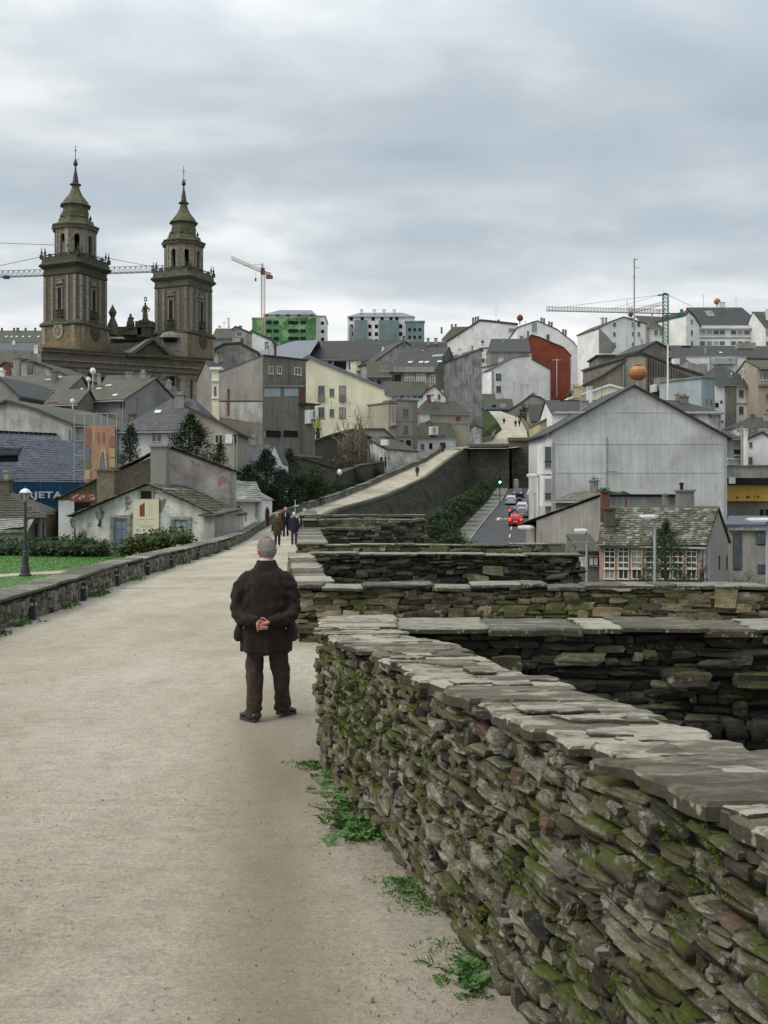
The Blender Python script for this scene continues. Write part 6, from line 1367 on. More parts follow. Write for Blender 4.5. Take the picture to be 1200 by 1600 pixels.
def sqring(w, z, ch=.0): # chamfered square
    a = w; c = w*ch
    return [Vector((x, y, z)) for x, y in ((a-c, -a), (a, -a+c), (a, a-c), (a-c, a), (-a+c, a), (-a, a-c), (-a, -a+c), (-a+c, -a))]
def tower(px, Y, pbase, k, rot, label):
    """built at k metres per photo pixel of the left tower"""
    base = P(px, pbase, Y); r = empty('cathedral_tower', base, label, 'tower', None); s = k
    def part(mb, nm, mt, sm=False, par=r): return mb.build(nm, M[mt], par, smooth=sm, origin=(0, 0, 0))
    Z = lambda y: (550-y)*s       # photo row of the left tower -> local height
    W = lambda w: w*s*.89
    mb = MB(); hw = 42
    def sq(w, z, ch=.12): return sqring(W(w), z, ch)
    mb = MB(); mb.rings([sq(46.5, Z(552)), sq(46, Z(545)), sq(44, Z(525)), sq(43.5, Z(512))]); part(mb, 'base_stage', 'cathorange')
    mb = MB(); mb.rings([sq(44, Z(513)), sq(46.5, Z(511.5)), sq(46.5, Z(509)), sq(42.5, Z(505))]); part(mb, 'lower_cornice', 'cathdark')
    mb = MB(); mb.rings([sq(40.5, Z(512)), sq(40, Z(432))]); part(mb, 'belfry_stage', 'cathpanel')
    # pilasters and panels on the four faces
    for f in range(4):
        R = Matrix.Rotation(f*pi/2, 3, 'Z'); mb = MB()
        for x in (-33, -17, 17, 33): mb.box(R@Vector((W(x), -W(40.6), (Z(508)+Z(434))/2)), (W(5.5), W(2.4), Z(434)-Z(508)), R=R)
        for x in (-33, 33): mb.box(R@Vector((W(x), -W(44.5), (Z(546)+Z(514))/2)), (W(8), W(2), Z(514)-Z(546)), R=R)
        part(mb, 'pilaster', 'cath')
        mb = MB(); mb.box(R@Vector((0, -W(40.7), (Z(455)+Z(488))/2)), (W(9), W(1.2), Z(455)-Z(488)), R=R); part(mb, 'window_opening', 'dark')
        mb = MB()
        for x in (-5.5, 5.5): mb.box(R@Vector((W(x), -W(41), (Z(452)+Z(490))/2)), (W(2.2), W(1.8), Z(452)-Z(490)), R=R)
        for z, w in ((452, 17), (446, 19), (440, 16)): mb.box(R@Vector((0, -W(41.2), Z(z))), (W(w), W(2.5), W(2)), R=R)
        mb.box(R@Vector((0, -W(40.8), Z(443))), (W(11), W(1.5), W(5)), R=R); part(mb, 'window_surround', 'cath')
        mb = MB(); mb.box(R@Vector((0, -W(43.5), Z(488))), (W(16), W(5), W(1.2)), R=R); mb.box(R@Vector((0, -W(43), Z(498))), (W(16), W(6), W(2)), R=R)
        for i in range(7): mb.lathe(R@Vector((W(-6.6+2.2*i), -W(45), Z(497))), [(W(.5), 0), (W(.75), W(3)), (W(.4), W(6)), (W(.6), W(8.5))], 6)
        part(mb, 'balustrade', 'cathdark')
        # round clock-like medallion
        mb = MB(); c = R@Vector((0, -W(45), Z(521)))
        def disc(r0, r1, d0, d1, n=20, sy=1.25):
            return [[c+R@Vector((cos(2*pi*j/n)*W(rr_), -W(dd), sin(2*pi*j/n)*W(rr_)*sy)) for j in range(n)] for rr_, dd in ((r1, d0), (r1, d1), (r0, d1), (r0, d0))]
        mb.rings(disc(6.5, 11.5, -1.5, 1.0), caps=False); mb.rings(disc(.1, 3.2, -1, 1.2), caps=False); mb.rings(disc(3.5, 6.2, -1, .3), caps=False)
        for j in range(10):
            a = 2*pi*j/10; mb.lathe(c+R@Vector((cos(a)*W(11.5), -W(.6), sin(a)*W(14.5))), [(W(.2), -W(1.6)), (W(1.6), 0), (W(.2), W(1.6))], 6)
        part(mb, 'medallion', 'cathdark' if f % 2 else 'cath')
        mb = MB(); mb.prism([R@Vector((W(x), -W(42), Z(y))) for x, y in ((-15, 505), (0, 499), (15, 505), (12, 512), (-12, 512))], R@Vector((0, -W(3), 0))); part(mb, 'hood', 'cathdark')
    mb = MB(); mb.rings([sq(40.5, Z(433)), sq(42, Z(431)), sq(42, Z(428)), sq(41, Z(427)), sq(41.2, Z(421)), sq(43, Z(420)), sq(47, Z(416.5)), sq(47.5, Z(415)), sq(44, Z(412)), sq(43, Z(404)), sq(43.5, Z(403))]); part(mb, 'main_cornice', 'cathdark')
    mb = MB()
    for f in range(4):
        R = Matrix.Rotation(f*pi/2, 3, 'Z')
        mb.box(R@Vector((0, -W(41.5), Z(399.5))), (W(66), W(1.8), W(1.6)), R=R)
        for x in (-41, -22, 0, 22, 41): mb.box(R@Vector((W(x), -W(41.5), Z(401.5))), (W(5), W(4), W(8)), R=R)
        for i in range(22):
            x = -37+i*3.5
            mb.lathe(R@Vector((W(x), -W(41.5), Z(405))), [(W(.6), 0), (W(.9), W(2)), (W(.5), W(4))], 5)
    part(mb, 'parapet_balustrade', 'cathdark')
    for (x, y) in ((-41, -41), (41, -41), (41, 41), (-41, 41), (-33, -41), (33, -41), (41, -33), (-41, -33), (41, 33), (-41, 33)):
        mb = MB(); mb.lathe((W(x), W(y), Z(399)), [(W(2.2), 0), (W(1), W(2)), (W(2.3), W(5)), (W(1), W(8)), (W(.5), W(11)), (W(.9), W(12)), (.01, W(14.5))], 8); part(mb, 'finial', 'cathdark')
    # octagonal lantern stage with arches: eight piers, arch heads
    def octp(rad, z, n=8): return [Vector((1.08*W(rad)*cos(pi/8+2*pi*j/8)/cos(pi/8), 1.08*W(rad)*sin(pi/8+2*pi*j/8)/cos(pi/8), z)) for j in range(8)]
    R_ = 31.5
    mb = MB(); mb.rings([octp(R_+1.5, Z(405)), octp(R_+1.5, Z(398)), octp(R_, Z(397.5)), octp(R_, Z(396))]); part(mb, 'lantern_plinth', 'cathdark')
    mb = MB()
    for j in range(8):
        R = Matrix.Rotation(j*pi/4, 3, 'Z'); fw = 2*R_*math.tan(pi/8); ow = 5 if j % 2 == 0 else 4.4
        R_ = 34; fw = 2*R_*math.tan(pi/8); zb, zs, zt = Z(397), Z(370), Z(355)
        for sg in (-1, 1):
            x0, x1 = sg*ow, sg*fw/2
            pr = [Vector((W(a), -W(R_), b)) for a, b in ((x0, zb), (x1, zb), (x1, zt), (x0, zt))]
            mb.prism([R@p for p in pr], R@Vector((0, W(6), 0)))
            mb.box(R@Vector((W(sg*(fw/2-2.2)), -W(R_+.3), (zb+zt)/2)), (W(3), W(2), zt-zb), R=R)
        arc = [(-ow, zt), (-ow, zs)]+[(-ow*cos(t), None) for t in ()]
        pts = [Vector((W(ow*cos(t)), 0, zs+W(ow*sin(t)))) for t in [pi*i/8 for i in range(9)]]
        for a, b in zip(pts, pts[1:]):
            q = [Vector((a.x, -W(R_), a.z)), Vector((b.x, -W(R_), b.z)), Vector((b.x, -W(R_), zt)), Vector((a.x, -W(R_), zt))]
            mb.prism([R@p for p in q], R@Vector((0, W(6), 0)))
    part(mb, 'lantern_arcade', 'cath')
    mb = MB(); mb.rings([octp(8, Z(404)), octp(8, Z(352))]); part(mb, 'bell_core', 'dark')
    mb = MB(); mb.rings([octp(R_+1, Z(357)), octp(R_+1.5, Z(354)), octp(37, Z(352)), octp(37.5, Z(350.5)), octp(29, Z(347)), octp(27.5, Z(341)), octp(25, Z(340))]); part(mb, 'lantern_cornice', 'cathmoss')
    for j in range(8):
        a = pi/8+j*pi/4; mb = MB(); mb.lathe((W(27)*cos(a), W(27)*sin(a), Z(341)), [(W(2), 0), (W(1), W(2.5)), (W(3), W(6)), (W(1.2), W(9)), (W(.4), W(12)), (.01, W(13))], 8); part(mb, 'finial', 'cathmoss')
    mb = MB(); mb.rings([octp(r_, Z(z_)) for r_, z_ in ((21, 342), (20, 338), (20.5, 330), (21, 327), (20, 325), (19.5, 318), (24, 316.5), (24, 315), (21, 313), (19, 309), (15, 304), (10.5, 298), (7.5, 291), (6, 286), (5.5, 283), (9, 281.5), (9, 280.5), (5.2, 279))]); part(mb, 'dome', 'cathmoss')
    mb = MB()
    for j in range(8):
        R = Matrix.Rotation(j*pi/4, 3, 'Z'); mb.box(R@Vector((0, -W(19.4), Z(329))), (W(4.6), W(3), W(5.5)), R=R)
    part(mb, 'small_openings', 'dark')
    mb = MB(); mb.rings([octp(r_, Z(z_)) for r_, z_ in ((4.6, 279.5), (4.8, 276), (4.2, 274), (3.6, 268), (2.2, 260), (1.5, 257), (1.7, 255), (1, 254), (1.1, 252), (3.6, 248.5), (3.4, 246), (1.6, 242), (.7, 239))]); part(mb, 'spire', 'iron')
    mb = MB(); mb.bar((0, 0, Z(241)), (0, 0, Z(218)), W(.8)); mb.bar((-W(4), 0, Z(226)), (W(4), 0, Z(226)), W(.7)); mb.bar((-W(3.5), 0, Z(241.5)), (W(8), 0, Z(241.5)), W(.6)); mb.lathe((0, 0, Z(219)), [(.01, -W(1)), (W(1), 0), (.01, W(1))], 6); mb.lathe((0, 0, Z(226)), [(.01, -W(1.6)), (W(1.2), 0), (.01, W(1.6))], 6); part(mb, 'weathervane_cross', 'iron')
    r.rotation_euler = (0, 0, rot); return r
kk = 190/FL
tower(118, 192, 551, kk*.985, radians(-24), 'left and taller-looking cathedral bell tower, orange lichen round its base medallions')
tower(287, 206, 562, kk*.985, radians(-24), 'right cathedral bell tower, set farther back, with open lantern showing sky')
# the facade block below
r = empty('cathedral', P(200, 600, 185), 'broad dark granite cathedral front with pediment, columns and arched niches below the towers', 'cathedral')
gz = 6; Yf = 181
def fb(x0, x1, y0, y1, Y, D, mat, nm):
    a, b = P(x0, y1, Y), P(x1, y0, Y); mb = MB(); mb.box(((a.x+b.x)/2, Y+D/2, (a.z+b.z)/2), (b.x-a.x, D, b.z-a.z)); return mb.build(nm, M[mat], r)
a = P(66, 552, Yf)
def slantbox(xa, Ya, xb, Yb, ztop, zbot, D, mat, nm, off=0):
    A_ = Vector(((xa-600)/FL*Ya, Ya, 0)); B_ = Vector(((xb-600)/FL*Yb, Yb, 0)); u = (B_-A_).normalized(); b = Vector((-u.y, u.x, 0)); A_ -= b*off; B_ -= b*off
    mb = MB(); mb.prism([A_+Vector((0, 0, zbot)), B_+Vector((0, 0, zbot)), B_+Vector((0, 0, ztop)), A_+Vector((0, 0, ztop))], b*(D+off)); return mb.build(nm, M[mat], r)
Zf = lambda py, Y: EYE+(HZ-py)/FL*Y
FA, FB = (64, 184), (334, 199)
slantbox(*FA, *FB, Zf(557, 190), 0, 22, 'cath', 'front_wall')
for (y0, y1, off, mt) in ((551, 553.5, 1.6, 'cathdark'), (553.5, 557, 1.1, 'cath'), (567, 569, .6, 'cath'), (577, 579, .8, 'cathdark'), (579, 583, .5, 'cath')):
    slantbox(*FA, *FB, Zf(y0, 190)+(0 if mt != 'cath' else .003), Zf(y1, 190), .3, mt, 'entablature', off)
hF = House.__new__(House); hF.A = Vector(((FA[0]-600)/FL*FA[1], FA[1], 0)); hF.B = Vector(((FB[0]-600)/FL*FB[1], FB[1], 0)); hF.u = (hF.B-hF.A).normalized(); hF.b = Vector((-hF.u.y, hF.u.x, 0)); hF.root = r; hF.D = 20
for x in (74, 92, 130, 150, 246, 252, 286, 292, 305, 318, 326, 214):
    c = hF.fp(x, 640, .4); mb = MB(); mb.lathe((c.x, c.y, 8), [(.85, 0), (.8, 3), (.7, Zf(590, 190)-8), (.75, Zf(590, 190)-8), (1.15, Zf(584, 190)-8), (1.2, Zf(583, 190)-8)], 12); mb.build('column', M['cath'], r, smooth=False)
for (x, y, w, hh) in ((231, 592, 6, 14), (268, 596, 9, 18), (317, 600, 7, 20), (317, 625, 8, 14), (160, 594, 5, 9)):
    mb = MB(); n = 8; pts = [hF.fp(x-w/2, y+hh/2), hF.fp(x+w/2, y+hh/2)]+[hF.fp(x+w/2*cos(t), y-hh/2+w/2-w/2*sin(t)) for t in [pi*i/n for i in range(n+1)]]
    mb.prism([p-hF.b*.08 for p in pts], -hF.b*.05); mb.build('arched_niche', M['dark'], r)
    mb = MB(); pts = [hF.fp(x+(w/2+1.2)*cos(t), y-hh/2+w/2-(w/2+1.2)*sin(t)) for t in [pi*i/n for i in range(n+1)]]
    for p, q in zip(pts, pts[1:]): mb.bar(p-hF.b*.15, q-hF.b*.15, .18)
    for sg in (-1, 1): mb.bar(hF.fp(x+sg*(w/2+1.2), y-hh/2+w/2)-hF.b*.15, hF.fp(x+sg*(w/2+1.2), y+hh/2)-hF.b*.15, .18)
    mb.build('niche_surround', M['cath'], r)
# pediment between the towers, with a slate slope and the gable roof behind
hF.poly([(203, 556), (237, 531), (265, 556)], 'cathdark', 'pediment', .6, .3)
mb = MB()
for (p, q) in (((200, 557), (238, 529)), ((238, 529), (268, 557))): mb.bar(hF.fp(*p, 1.2), hF.fp(*q, 1.2), 1.4, .5)
mb.bar(hF.fp(200, 556, 1.2), hF.fp(268, 558, 1.2), 1.6, .45); mb.build('pediment_moulding', M['cathdark'], r)
mb = MB(); p, q = hF.fp(195, 557, .5), hF.fp(236, 530, .5); mb.prism([p, q, q+Vector((-1.2, 2, .2)), p+Vector((-3, 2, .2))], (0, .2, .2)); mb.build('slate_flashing', M['r_metal'], r)
hF.poly([(172, 560), (172, 536), (196, 534), (237, 533), (262, 545), (262, 560)], 'cathmoss', 'attic_wall', .3, -2)
slantbox(172, 200, 244, 205, Zf(512, 202), Zf(560, 202), 12, 'cath', 'nave_block'); 
mb = MB(); A_, B_ = P(170, 523, 197), P(246, 513, 203); mb.prism([P(172, 531, 197), P(198, 514, 200), P(244, 512, 204), P(246, 531, 204)], (0, 3, 0)); mb.build('nave_gable', M['cathmoss'], r)
mb = MB(); mb.box(P(183, 528, 196), (2.6, .6, .25)); mb.build('skylight', M['wframe'], r)
# side stage with segmental window right of the pediment
slantbox(258, 196, 292, 198, Zf(520, 197), Zf(556, 197), 6, 'cath', 'side_attic', .3)
c = P(266, 529, 195.2); mb = MB(); mb.lathe(c, [(2.0, 0), (1.9, .5), (1.4, 1.0), (.4, 1.3)], 12); mb.build('segmental_hood', M['cath'], r); mb = MB(); mb.box(P(266, 531, 195), (2.6, .4, .9)); mb.build('attic_window', M['dark'], r)
# statues
def statue(px, ytop, ybot, Y, label, seated=False):
    b = P(px, ybot, Y); k = Y/FL; H_ = (ybot-ytop)*k; s_ = empty('statue', b, label, 'statue', 'stone figures on the cathedral roof'); mb = MB()
    mb.box(b+Vector((0, 0, .2)), (H_*.5, H_*.5, .5)); mb.lathe(b, [(H_*.24, .4), (H_*.18, H_*.12), (H_*.16, H_*.2)], 8); mb.build('pedestal', M['cathdark'], s_)
    mb = MB(); c = b+Vector((0, 0, H_*.2)); hh = H_*.8
    if not seated: mb.lathe(c, [(hh*.17, 0), (hh*.15, hh*.3), (hh*.12, hh*.55), (hh*.16, hh*.72), (hh*.1, hh*.82), (hh*.045, hh*.86), (hh*.075, hh*.92), (hh*.06, hh*.98), (.01, hh)], 9)
    else: mb.lathe(c, [(hh*.34, 0), (hh*.3, hh*.3), (hh*.2, hh*.5), (hh*.2, hh*.68), (hh*.08, hh*.76), (hh*.11, hh*.86), (hh*.08, hh*.97), (.01, hh)], 9)
    mb.tube([c+Vector((hh*.12, 0, hh*.7)), c+Vector((hh*.27, -.1, hh*.6)), c+Vector((hh*.2, -.1, hh*.45))], [hh*.06, hh*.05, hh*.04], 6); mb.tube([c+Vector((-hh*.12, 0, hh*.7)), c+Vector((-hh*.2, -.05, hh*.5)), c+Vector((-hh*.1, -.15, hh*.4))], [hh*.06, hh*.05, hh*.04], 6)
    mb.build('figure', M['cathdark'], s_)
    return s_
statue(204, 490, 514, 199, 'low seated stone figure on the cathedral gable, left of the standing one', True)
s_ = statue(227, 473, 505, 199, 'tall standing stone figure with a halo between the two towers')
c = P(227.5, 467.5, 199); mb = MB(); mb.rings([[c+Vector((cos(a)*q, 0, sin(a)*q*1.5)) for a in [2*pi*i/12 for i in range(12)]] for q in (.16, .34)], caps=False); mb.bar(c-Vector((0, 0, .4)), P(227.2, 475, 199), .05); mb.build('halo', M['iron'], s_)
mb = MB(); mb.box(P(227, 508, 199.5), (3.4, 2.4, 1.2)); mb.box(P(227, 517, 199.6), (2.6, 2, 2.6)); mb.box(P(204, 518, 199.6), (4.6, 2, 1.6)); mb.lathe(P(176, 524, 197), [(1.2, 0), (1, 2), (.4, 3.4), (.8, 4.4), (.01, 6)], 8); mb.build('gable_pedestals', M['cathdark'], r)
# ================================================================== CRANES
def truss(mb, a, b, w, h_, n, r_, tri=True):
    a, b = Vector(a), Vector(b); d = (b-a).normalized(); s = Vector((0, 0, 1)).cross(d)
    s = s.normalized() if s.length > .1 else Vector((1, 0, 0)); up = d.cross(s) if abs(d.z) > .9 else Vector((0, 0, 1))
    c = [(-w/2, 0), (w/2, 0), (0, h_)] if tri else [(-w/2, -w/2), (w/2, -w/2), (w/2, w/2), (-w/2, w/2)]
    q = [[a.lerp(b, i/n)+s*x+up*y for x, y in c] for i in range(n+1)]
    for j in range(len(c)): mb.bar(q[0][j], q[-1][j], r_)
    for i in range(n):
        for j in range(len(c)):
            k_ = (j+1) % len(c); mb.bar(q[i][j], q[i+1][k_] if i % 2 else q[i+1][k_], r_*.6); mb.bar(q[i][j], q[i][k_], r_*.6)
r = empty('tower_crane', P(120, 560, 300), 'grey-green tower crane whose long jib passes behind both cathedral towers', 'crane'); mb = MB()
truss(mb, P(-120, 437, 300), P(262, 424, 300), 1.5, 1.8, 46, .15); mb.build('jib', M['cranegrey'], r); mb = MB(); truss(mb, P(140, 640, 300), P(140, 380, 300), 2, 2, 26, .25, False); mb.build('mast', M['cranegrey'], r)
mb = MB(); mb.bar(P(140, 385, 300), P(-60, 428, 300), .12); mb.bar(P(140, 385, 300), P(-200, 372, 300), .12); mb.bar(P(140, 398, 300), P(250, 419, 300), .12); mb.build('stay_cable', M['iron'], r)
mb = MB(); mb.box(P(10, 433, 300), (1.6, 1.2, .9)); mb.build('trolley', M['iron'], r)
r = empty('tower_crane', P(411, 545, 405), 'pale orange crane with raised jib beside the green-netted block', 'crane'); Y = 405
mb = MB(); truss(mb, P(411, 560, Y), P(411, 428, Y), 1.4, 1.4, 30, .15, False); mb.bar(P(410, 425, Y), P(410, 412, Y), .7); mb.build('mast', M['craneorange'], r)
mb = MB(); truss(mb, P(409, 426, Y), P(361, 405, Y), 1.1, 1.3, 14, .15); mb.build('jib', M['craneorange'], r); mb = MB(); truss(mb, P(411, 427, Y), P(424, 431, Y), 1.0, 1.0, 4, .2); mb.box(P(421, 433, Y), (2.6, 1.4, 1.2)); mb.box(P(410.5, 424, Y), (1.5, 1.5, 2.6)); mb.build('counter_jib', M['rust'], r)
mb = MB(); mb.bar(P(410, 413, Y), P(380, 415, Y), .1); mb.bar(P(399.5, 424, Y), P(399.5, 440, Y), .08); mb.box(P(399.5, 437, Y), (.6, .6, 1.2)); mb.build('stay_cable', M['iron'], r)
r = empty('tower_crane', P(1040, 545, 250), 'green tower crane with long level jib over the right-hand roofs', 'crane'); Y = 250
mb = MB(); truss(mb, P(1040, 640, Y), P(1040, 460, Y), 1.2, 1.2, 30, .13, False); mb.bar(P(1040, 460, Y), P(1028, 461.5, Y), .35); mb.bar(P(1036, 459, Y), P(1043, 460, Y), .5); mb.build('mast', M['cranegreen'], r)
mb = MB(); truss(mb, P(854, 485.5, Y), P(1040, 490, Y), 1.0, 1.0, 40, .10); mb.build('jib', M['cranegrey'], r); mb = MB(); mb.bar(P(1040, 490, Y), P(1068, 490, Y), .3); mb.box(P(1062, 493, Y), (1.5, 1, .8)); mb.build('counter_jib', M['cranegreen'], r)
mb = MB(); mb.bar(P(1030, 461, Y), P(884, 479, Y), .06); mb.bar(P(1030, 461, Y), P(955, 483, Y), .06); mb.bar(P(1042, 460, Y), P(1082, 479, Y), .07); mb.build('stay_cable', M['iron'], r)
r = empty('tower_crane', P(990, 545, 420), 'faint orange crane behind the thin mast on the right skyline', 'crane'); Y = 420
mb = MB(); truss(mb, P(985, 490, Y), P(1034, 477, Y), 1.2, 1.4, 14, .13); truss(mb, P(985, 560, Y), P(985, 478, Y), 1.2, 1.2, 16, .13, False); mb.bar(P(985, 478, Y), P(1034, 477, Y), .1); mb.build('jib', M['craneorange'], r)
# ================================================================== TREES AND HEDGES IN THE TOWN
def gtree(label, px, top, Y, wpx, mat, n, leaf, kind, seed, base=None, **k):
    X = (px-600)/FL*Y; g = ground(X, Y) if base is None else base; z = EYE+(HZ-top)/FL*Y
    return tree(label, (X, Y, g), z-g, wpx*Y/FL, M[mat] if isinstance(mat, str) else mat, n, leaf, kind, seed, **k)
gtree('big dark spreading conifer in front of the dark hip roof', 298, 652, 79, 80, 'pine', 15000, .11, 'wide', 1)
gtree('slender ragged conifer left of the big one, before the white wall', 204, 666, 80, 40, 'pine', 7000, .09, 'wide', 2)
gtree('small dark conifer peeping over the mossy roof', 344, 692, 78, 34, 'pine', 5000, .09, 'wide', 3)
gtree('tall black-green conifer right of the small pale house', 416, 706, 90, 62, 'pine', 13000, .11, 'wide', 4)
gtree('dark conifer directly behind the small pale house', 388, 730, 88, 56, 'pine', 9000, .11, 'wide', 5)
gtree('dark conifer at the right of the black-green one, above the walking couple', 442, 738, 96, 60, 'pine', 9000, .12, 'wide', 6)
gtree('broad dark green bush tree above the start of the climbing walk', 476, 722, 104, 86, 'bush', 9000, .13, 'round', 7)
gtree('lower rounded bush tree nearest the climbing walk', 512, 744, 118, 92, 'bush', 8000, .13, 'round', 8)
gtree('small bush below the globe lamp', 548, 752, 132, 44, 'bush', 3000, .12, 'round', 9)
gtree('bare pale-twigged tree in front of the cream house', 552, 640, 148, 62, 'autumn', 300, .10, 'round', 10, bare=True, bark='palebark', trunk=.025, name='bare_tree')
gtree('leafless brown tree before the dark ruin', 530, 700, 136, 60, 'autumn', 500, .10, 'round', 11, bare=True, trunk=.03, name='bare_tree')
gtree('ivy mass hanging over the stone wall right of the globe lamp', 556, 716, 138, 66, 'bush', 4200, .12, 'round', 12, name='ivy_bush', cat='bush')
gtree('ivy clump on the garden wall left of the globe lamp', 508, 712, 128, 60, 'bush', 3600, .12, 'round', 31, name='ivy_bush', cat='bush')
gtree('brown leafless shrub over the ruin wall', 588, 706, 150, 40, 'autumn', 1600, .10, 'round', 32, name='shrub', cat='bush')
gtree('dark shrub between the small gabled house and the workshop', 452, 704, 110, 44, 'pine', 4000, .12, 'wide', 33)
gtree('small tree between the annex and the cream house', 497, 652, 160, 26, 'bush', 1500, .14, 'cone', 13)
gtree('dark leafy cone-shaped tree behind the tall lamp post on the right', 1040, 818, 51, 88, 'bush', 22000, .05, 'wide', 14)
gtree('shaggy shrub at the left foot of the cone-shaped tree', 1008, 866, 52, 44, 'hedge2', 2600, .05, 'round', 15, name='shrub', cat='bush')
gtree('thin dark shrub at the right corner of the gallery house', 1098, 872, 53, 34, 'bush', 1500, .05, 'cone', 16, name='shrub', cat='bush')
gtree('yellow-green bush before the concrete building at the lower right', 1162, 888, 60, 60, 'hedge2', 4200, .06, 'round', 17, name='shrub', cat='bush')
gtree('second yellow-green bush by the right edge, under the lamp head', 1196, 896, 58, 46, 'hedge2', 3000, .06, 'round', 18, name='shrub', cat='bush')
gtree('small dark tree beside the far bend of the walk, right of the blue house', 818, 628, 268, 16, 'bush', 700, .3, 'round', 19)
rr = random.Random(77)
bushes = [(92, 6.0), (97, 5.6), (102, 6.2), (107, 5.9), (112, 6.1), (117, 6.9), (122, 7.9), (127, 8.9), (132, 10.0), (137, 10.9), (142, 11.9), (148, 13.1), (154, 14.3), (160, 15.4), (167, 16.9), (174, 18.2)]
for i, (Y, X) in enumerate(bushes):
    h_ = 3.2+.5*sin(i*2.1); g = ground(X, Y)
    t = tree(('clipped round tree nearest the camera in the row under the town wall' if i == 0 else 'last clipped round tree of the row, by the town wall bend' if i == 15 else '%s clipped round tree from the near end of the row under the town wall' % ('', 'second', 'third', 'fourth', 'fifth', 'sixth', 'seventh', 'eighth', 'ninth', 'tenth', 'eleventh', 'twelfth', 'thirteenth', 'fourteenth', 'fifteenth')[i]), (X, Y, g), h_*1.05, 4.2, M['bush'], 2600, .13, 'round', 80+i, 'clipped trees along the foot of the town wall', name='clipped_tree', trunk=.04)
mb = MB()
for i in range(3500):
    Y = rr.uniform(85, 180); a, b, z = interp(ROAD, Y); X = a-2.4-abs(rr.gauss(0, 1.6)); tuft(mb, Vector((X, Y, ground(X, Y)-.03)), rr.uniform(.15, .4), 3, .07, rr, 1.1)
tag(mb.build('ground_cover', M['bush']), 'rough grass strip between the pavement and the clipped trees', 'ground cover', kind='stuff')

# ================================================================== LAMPS AND SIGNALS
r = empty('street_lamp', P(40, 900, 43), 'old-fashioned dark iron lamp post with glass lantern on the lawn', 'street lamp'); b = P(40, 901, 43); b.x = (39.5-600)/FL*43; mb = MB()
mb.lathe(b, [(.26, -.05), (.26, .1), (.2, .14), (.17, .4), (.14, .5), (.13, .9), (.1, 1.0), (.12, 1.04), (.09, 1.1), (.065, 2.0), (.055, 3.05), (.09, 3.08), (.05, 3.14)], 12)
for a in (0, pi): mb.tube([b+Vector((0, 0, 2.35)), b+Vector((cos(a)*.2, 0, 2.42))], [.03, .015], 6)
mb.build('post', M['iron'], r); mb = MB(); c = b+Vector((0, 0, 3.4)); lantern(mb, c, .85); mb.build('lantern', [M['iron'], M['lampglass']], r)
mb = MB(); mb.lathe(c, [(.255, .125), (.19, .22), (.07, .3)], 6); mb.build('lantern_hood', M['whiteglass'], r)
def mlamp(label, hx0, hx1, hy, px, Y, side=-1, wid=.055, zb=None):
    g = ground((px-600)/FL*Y, Y) if zb is None else zb; b = P(px, hy, Y); r = empty('street_lamp', (b.x, b.y, g), label, 'street lamp', 'modern grey street lamps beyond the walls')
    mb = MB(); mb.tube([(b.x, b.y, g), (b.x, b.y, b.z-.03)], [wid*1.3, wid], 8); mb.build('post', M['steel'], r)
    k = Y/FL; a, c = P(hx0, hy, Y), P(hx1, hy, Y); mb = MB(); L_ = c.x-a.x
    prof = [(0, .10), (.12, .20), (.75, .24), (.93, .16), (1, .08)]; H_ = 6.5*k
    if side > 0: prof = [(1-x, w) for x, w in prof][::-1]
    mb.rings([[Vector((a.x+L_*x, a.y+dy*1.1*w/.2*.22*L_/.75, a.z+H_*(dz-.5)*w/.24)) for dy, dz in ((-1, 0), (1, 0), (1, .5), (.7, 1), (-.7, 1), (-1, .5))] for x, w in prof]); mb.build('lamp_head', M['lampwhite'], r, recalc=True)
    return r
M['lampwhite'] = flat('pale_lamp_head', (.5, .51, .5), .5, .4)
mlamp('tall grey street lamp standing in front of the cone-shaped tree', 999, 1028, 807, 1023, 42)
mlamp('street lamp at the right edge with a large pale head', 1167, 1206, 812, 1199, 36)
mlamp('slim street lamp left of the gallery house', 897, 919, 829, 916.5, 60)
mlamp('street lamp head in front of the shed end by the road', 809, 834, 824, 834, 68)
mlamp('small street lamp reaching from the left side of the huge gable', 823, 842, 743, 842, 109)
r = empty('lamp_pole', P(835.5, 800, 118), 'thin grey pole beside the queue of cars', 'pole'); mb = MB(); g = ground((835.5-600)/FL*116, 116); b = P(835.5, 772, 116); mb.tube([(b.x, b.y, g), b], .07, 6); mb.lathe(b, [(.07, 0), (.16, .1), (.02, .25)], 6); mb.build('pole', M['steel'], r)
r = empty('globe_lamp', P(530, 800, 121), 'white globe lamp on a dark post above the bushes', 'street lamp'); mb = MB(); c = P(530.5, 738, 121); mb.tube([(c.x, c.y, ground(c.x, c.y)), (c.x, c.y, c.z)], [.09, .05], 7); mb.build('post', M['iron'], r)
mb = MB(); k = 4.2*121/FL; mb.lathe(c, [(k*sin(a)*.9, -k*1.2*cos(a)) for a in [pi*i/10 for i in range(1, 10)]]+[(.01, k*1.2)], 14); mb.build('globe', M['whiteglass'], r, smooth=True)
r = empty('floodlight', P(463, 810, 84), 'small white floodlight on a post beside the path bend', 'lamp'); mb = MB(); c = P(463, 790, 86); mb.tube([(c.x-.1, c.y, .2), (c.x-.1, c.y, c.z+.5)], .03, 6); mb.box(c, (.36, .3, .12)); mb.box(P(476, 796, 86), (.3, .3, .2)); mb.build('head', M['lampwhite'], r)
r = empty('traffic_light', P(781, 779, 156), 'traffic light showing green on the pavement under the town wall', 'traffic light'); Xp, Yp = (781-600)/FL*158, 158; g = interp(ROAD, Yp)[2]+.13; mb = MB(); mb.tube([(Xp, Yp, g), (Xp, Yp, g+2.6)], .07, 6); mb.build('post', M['iron'], r)
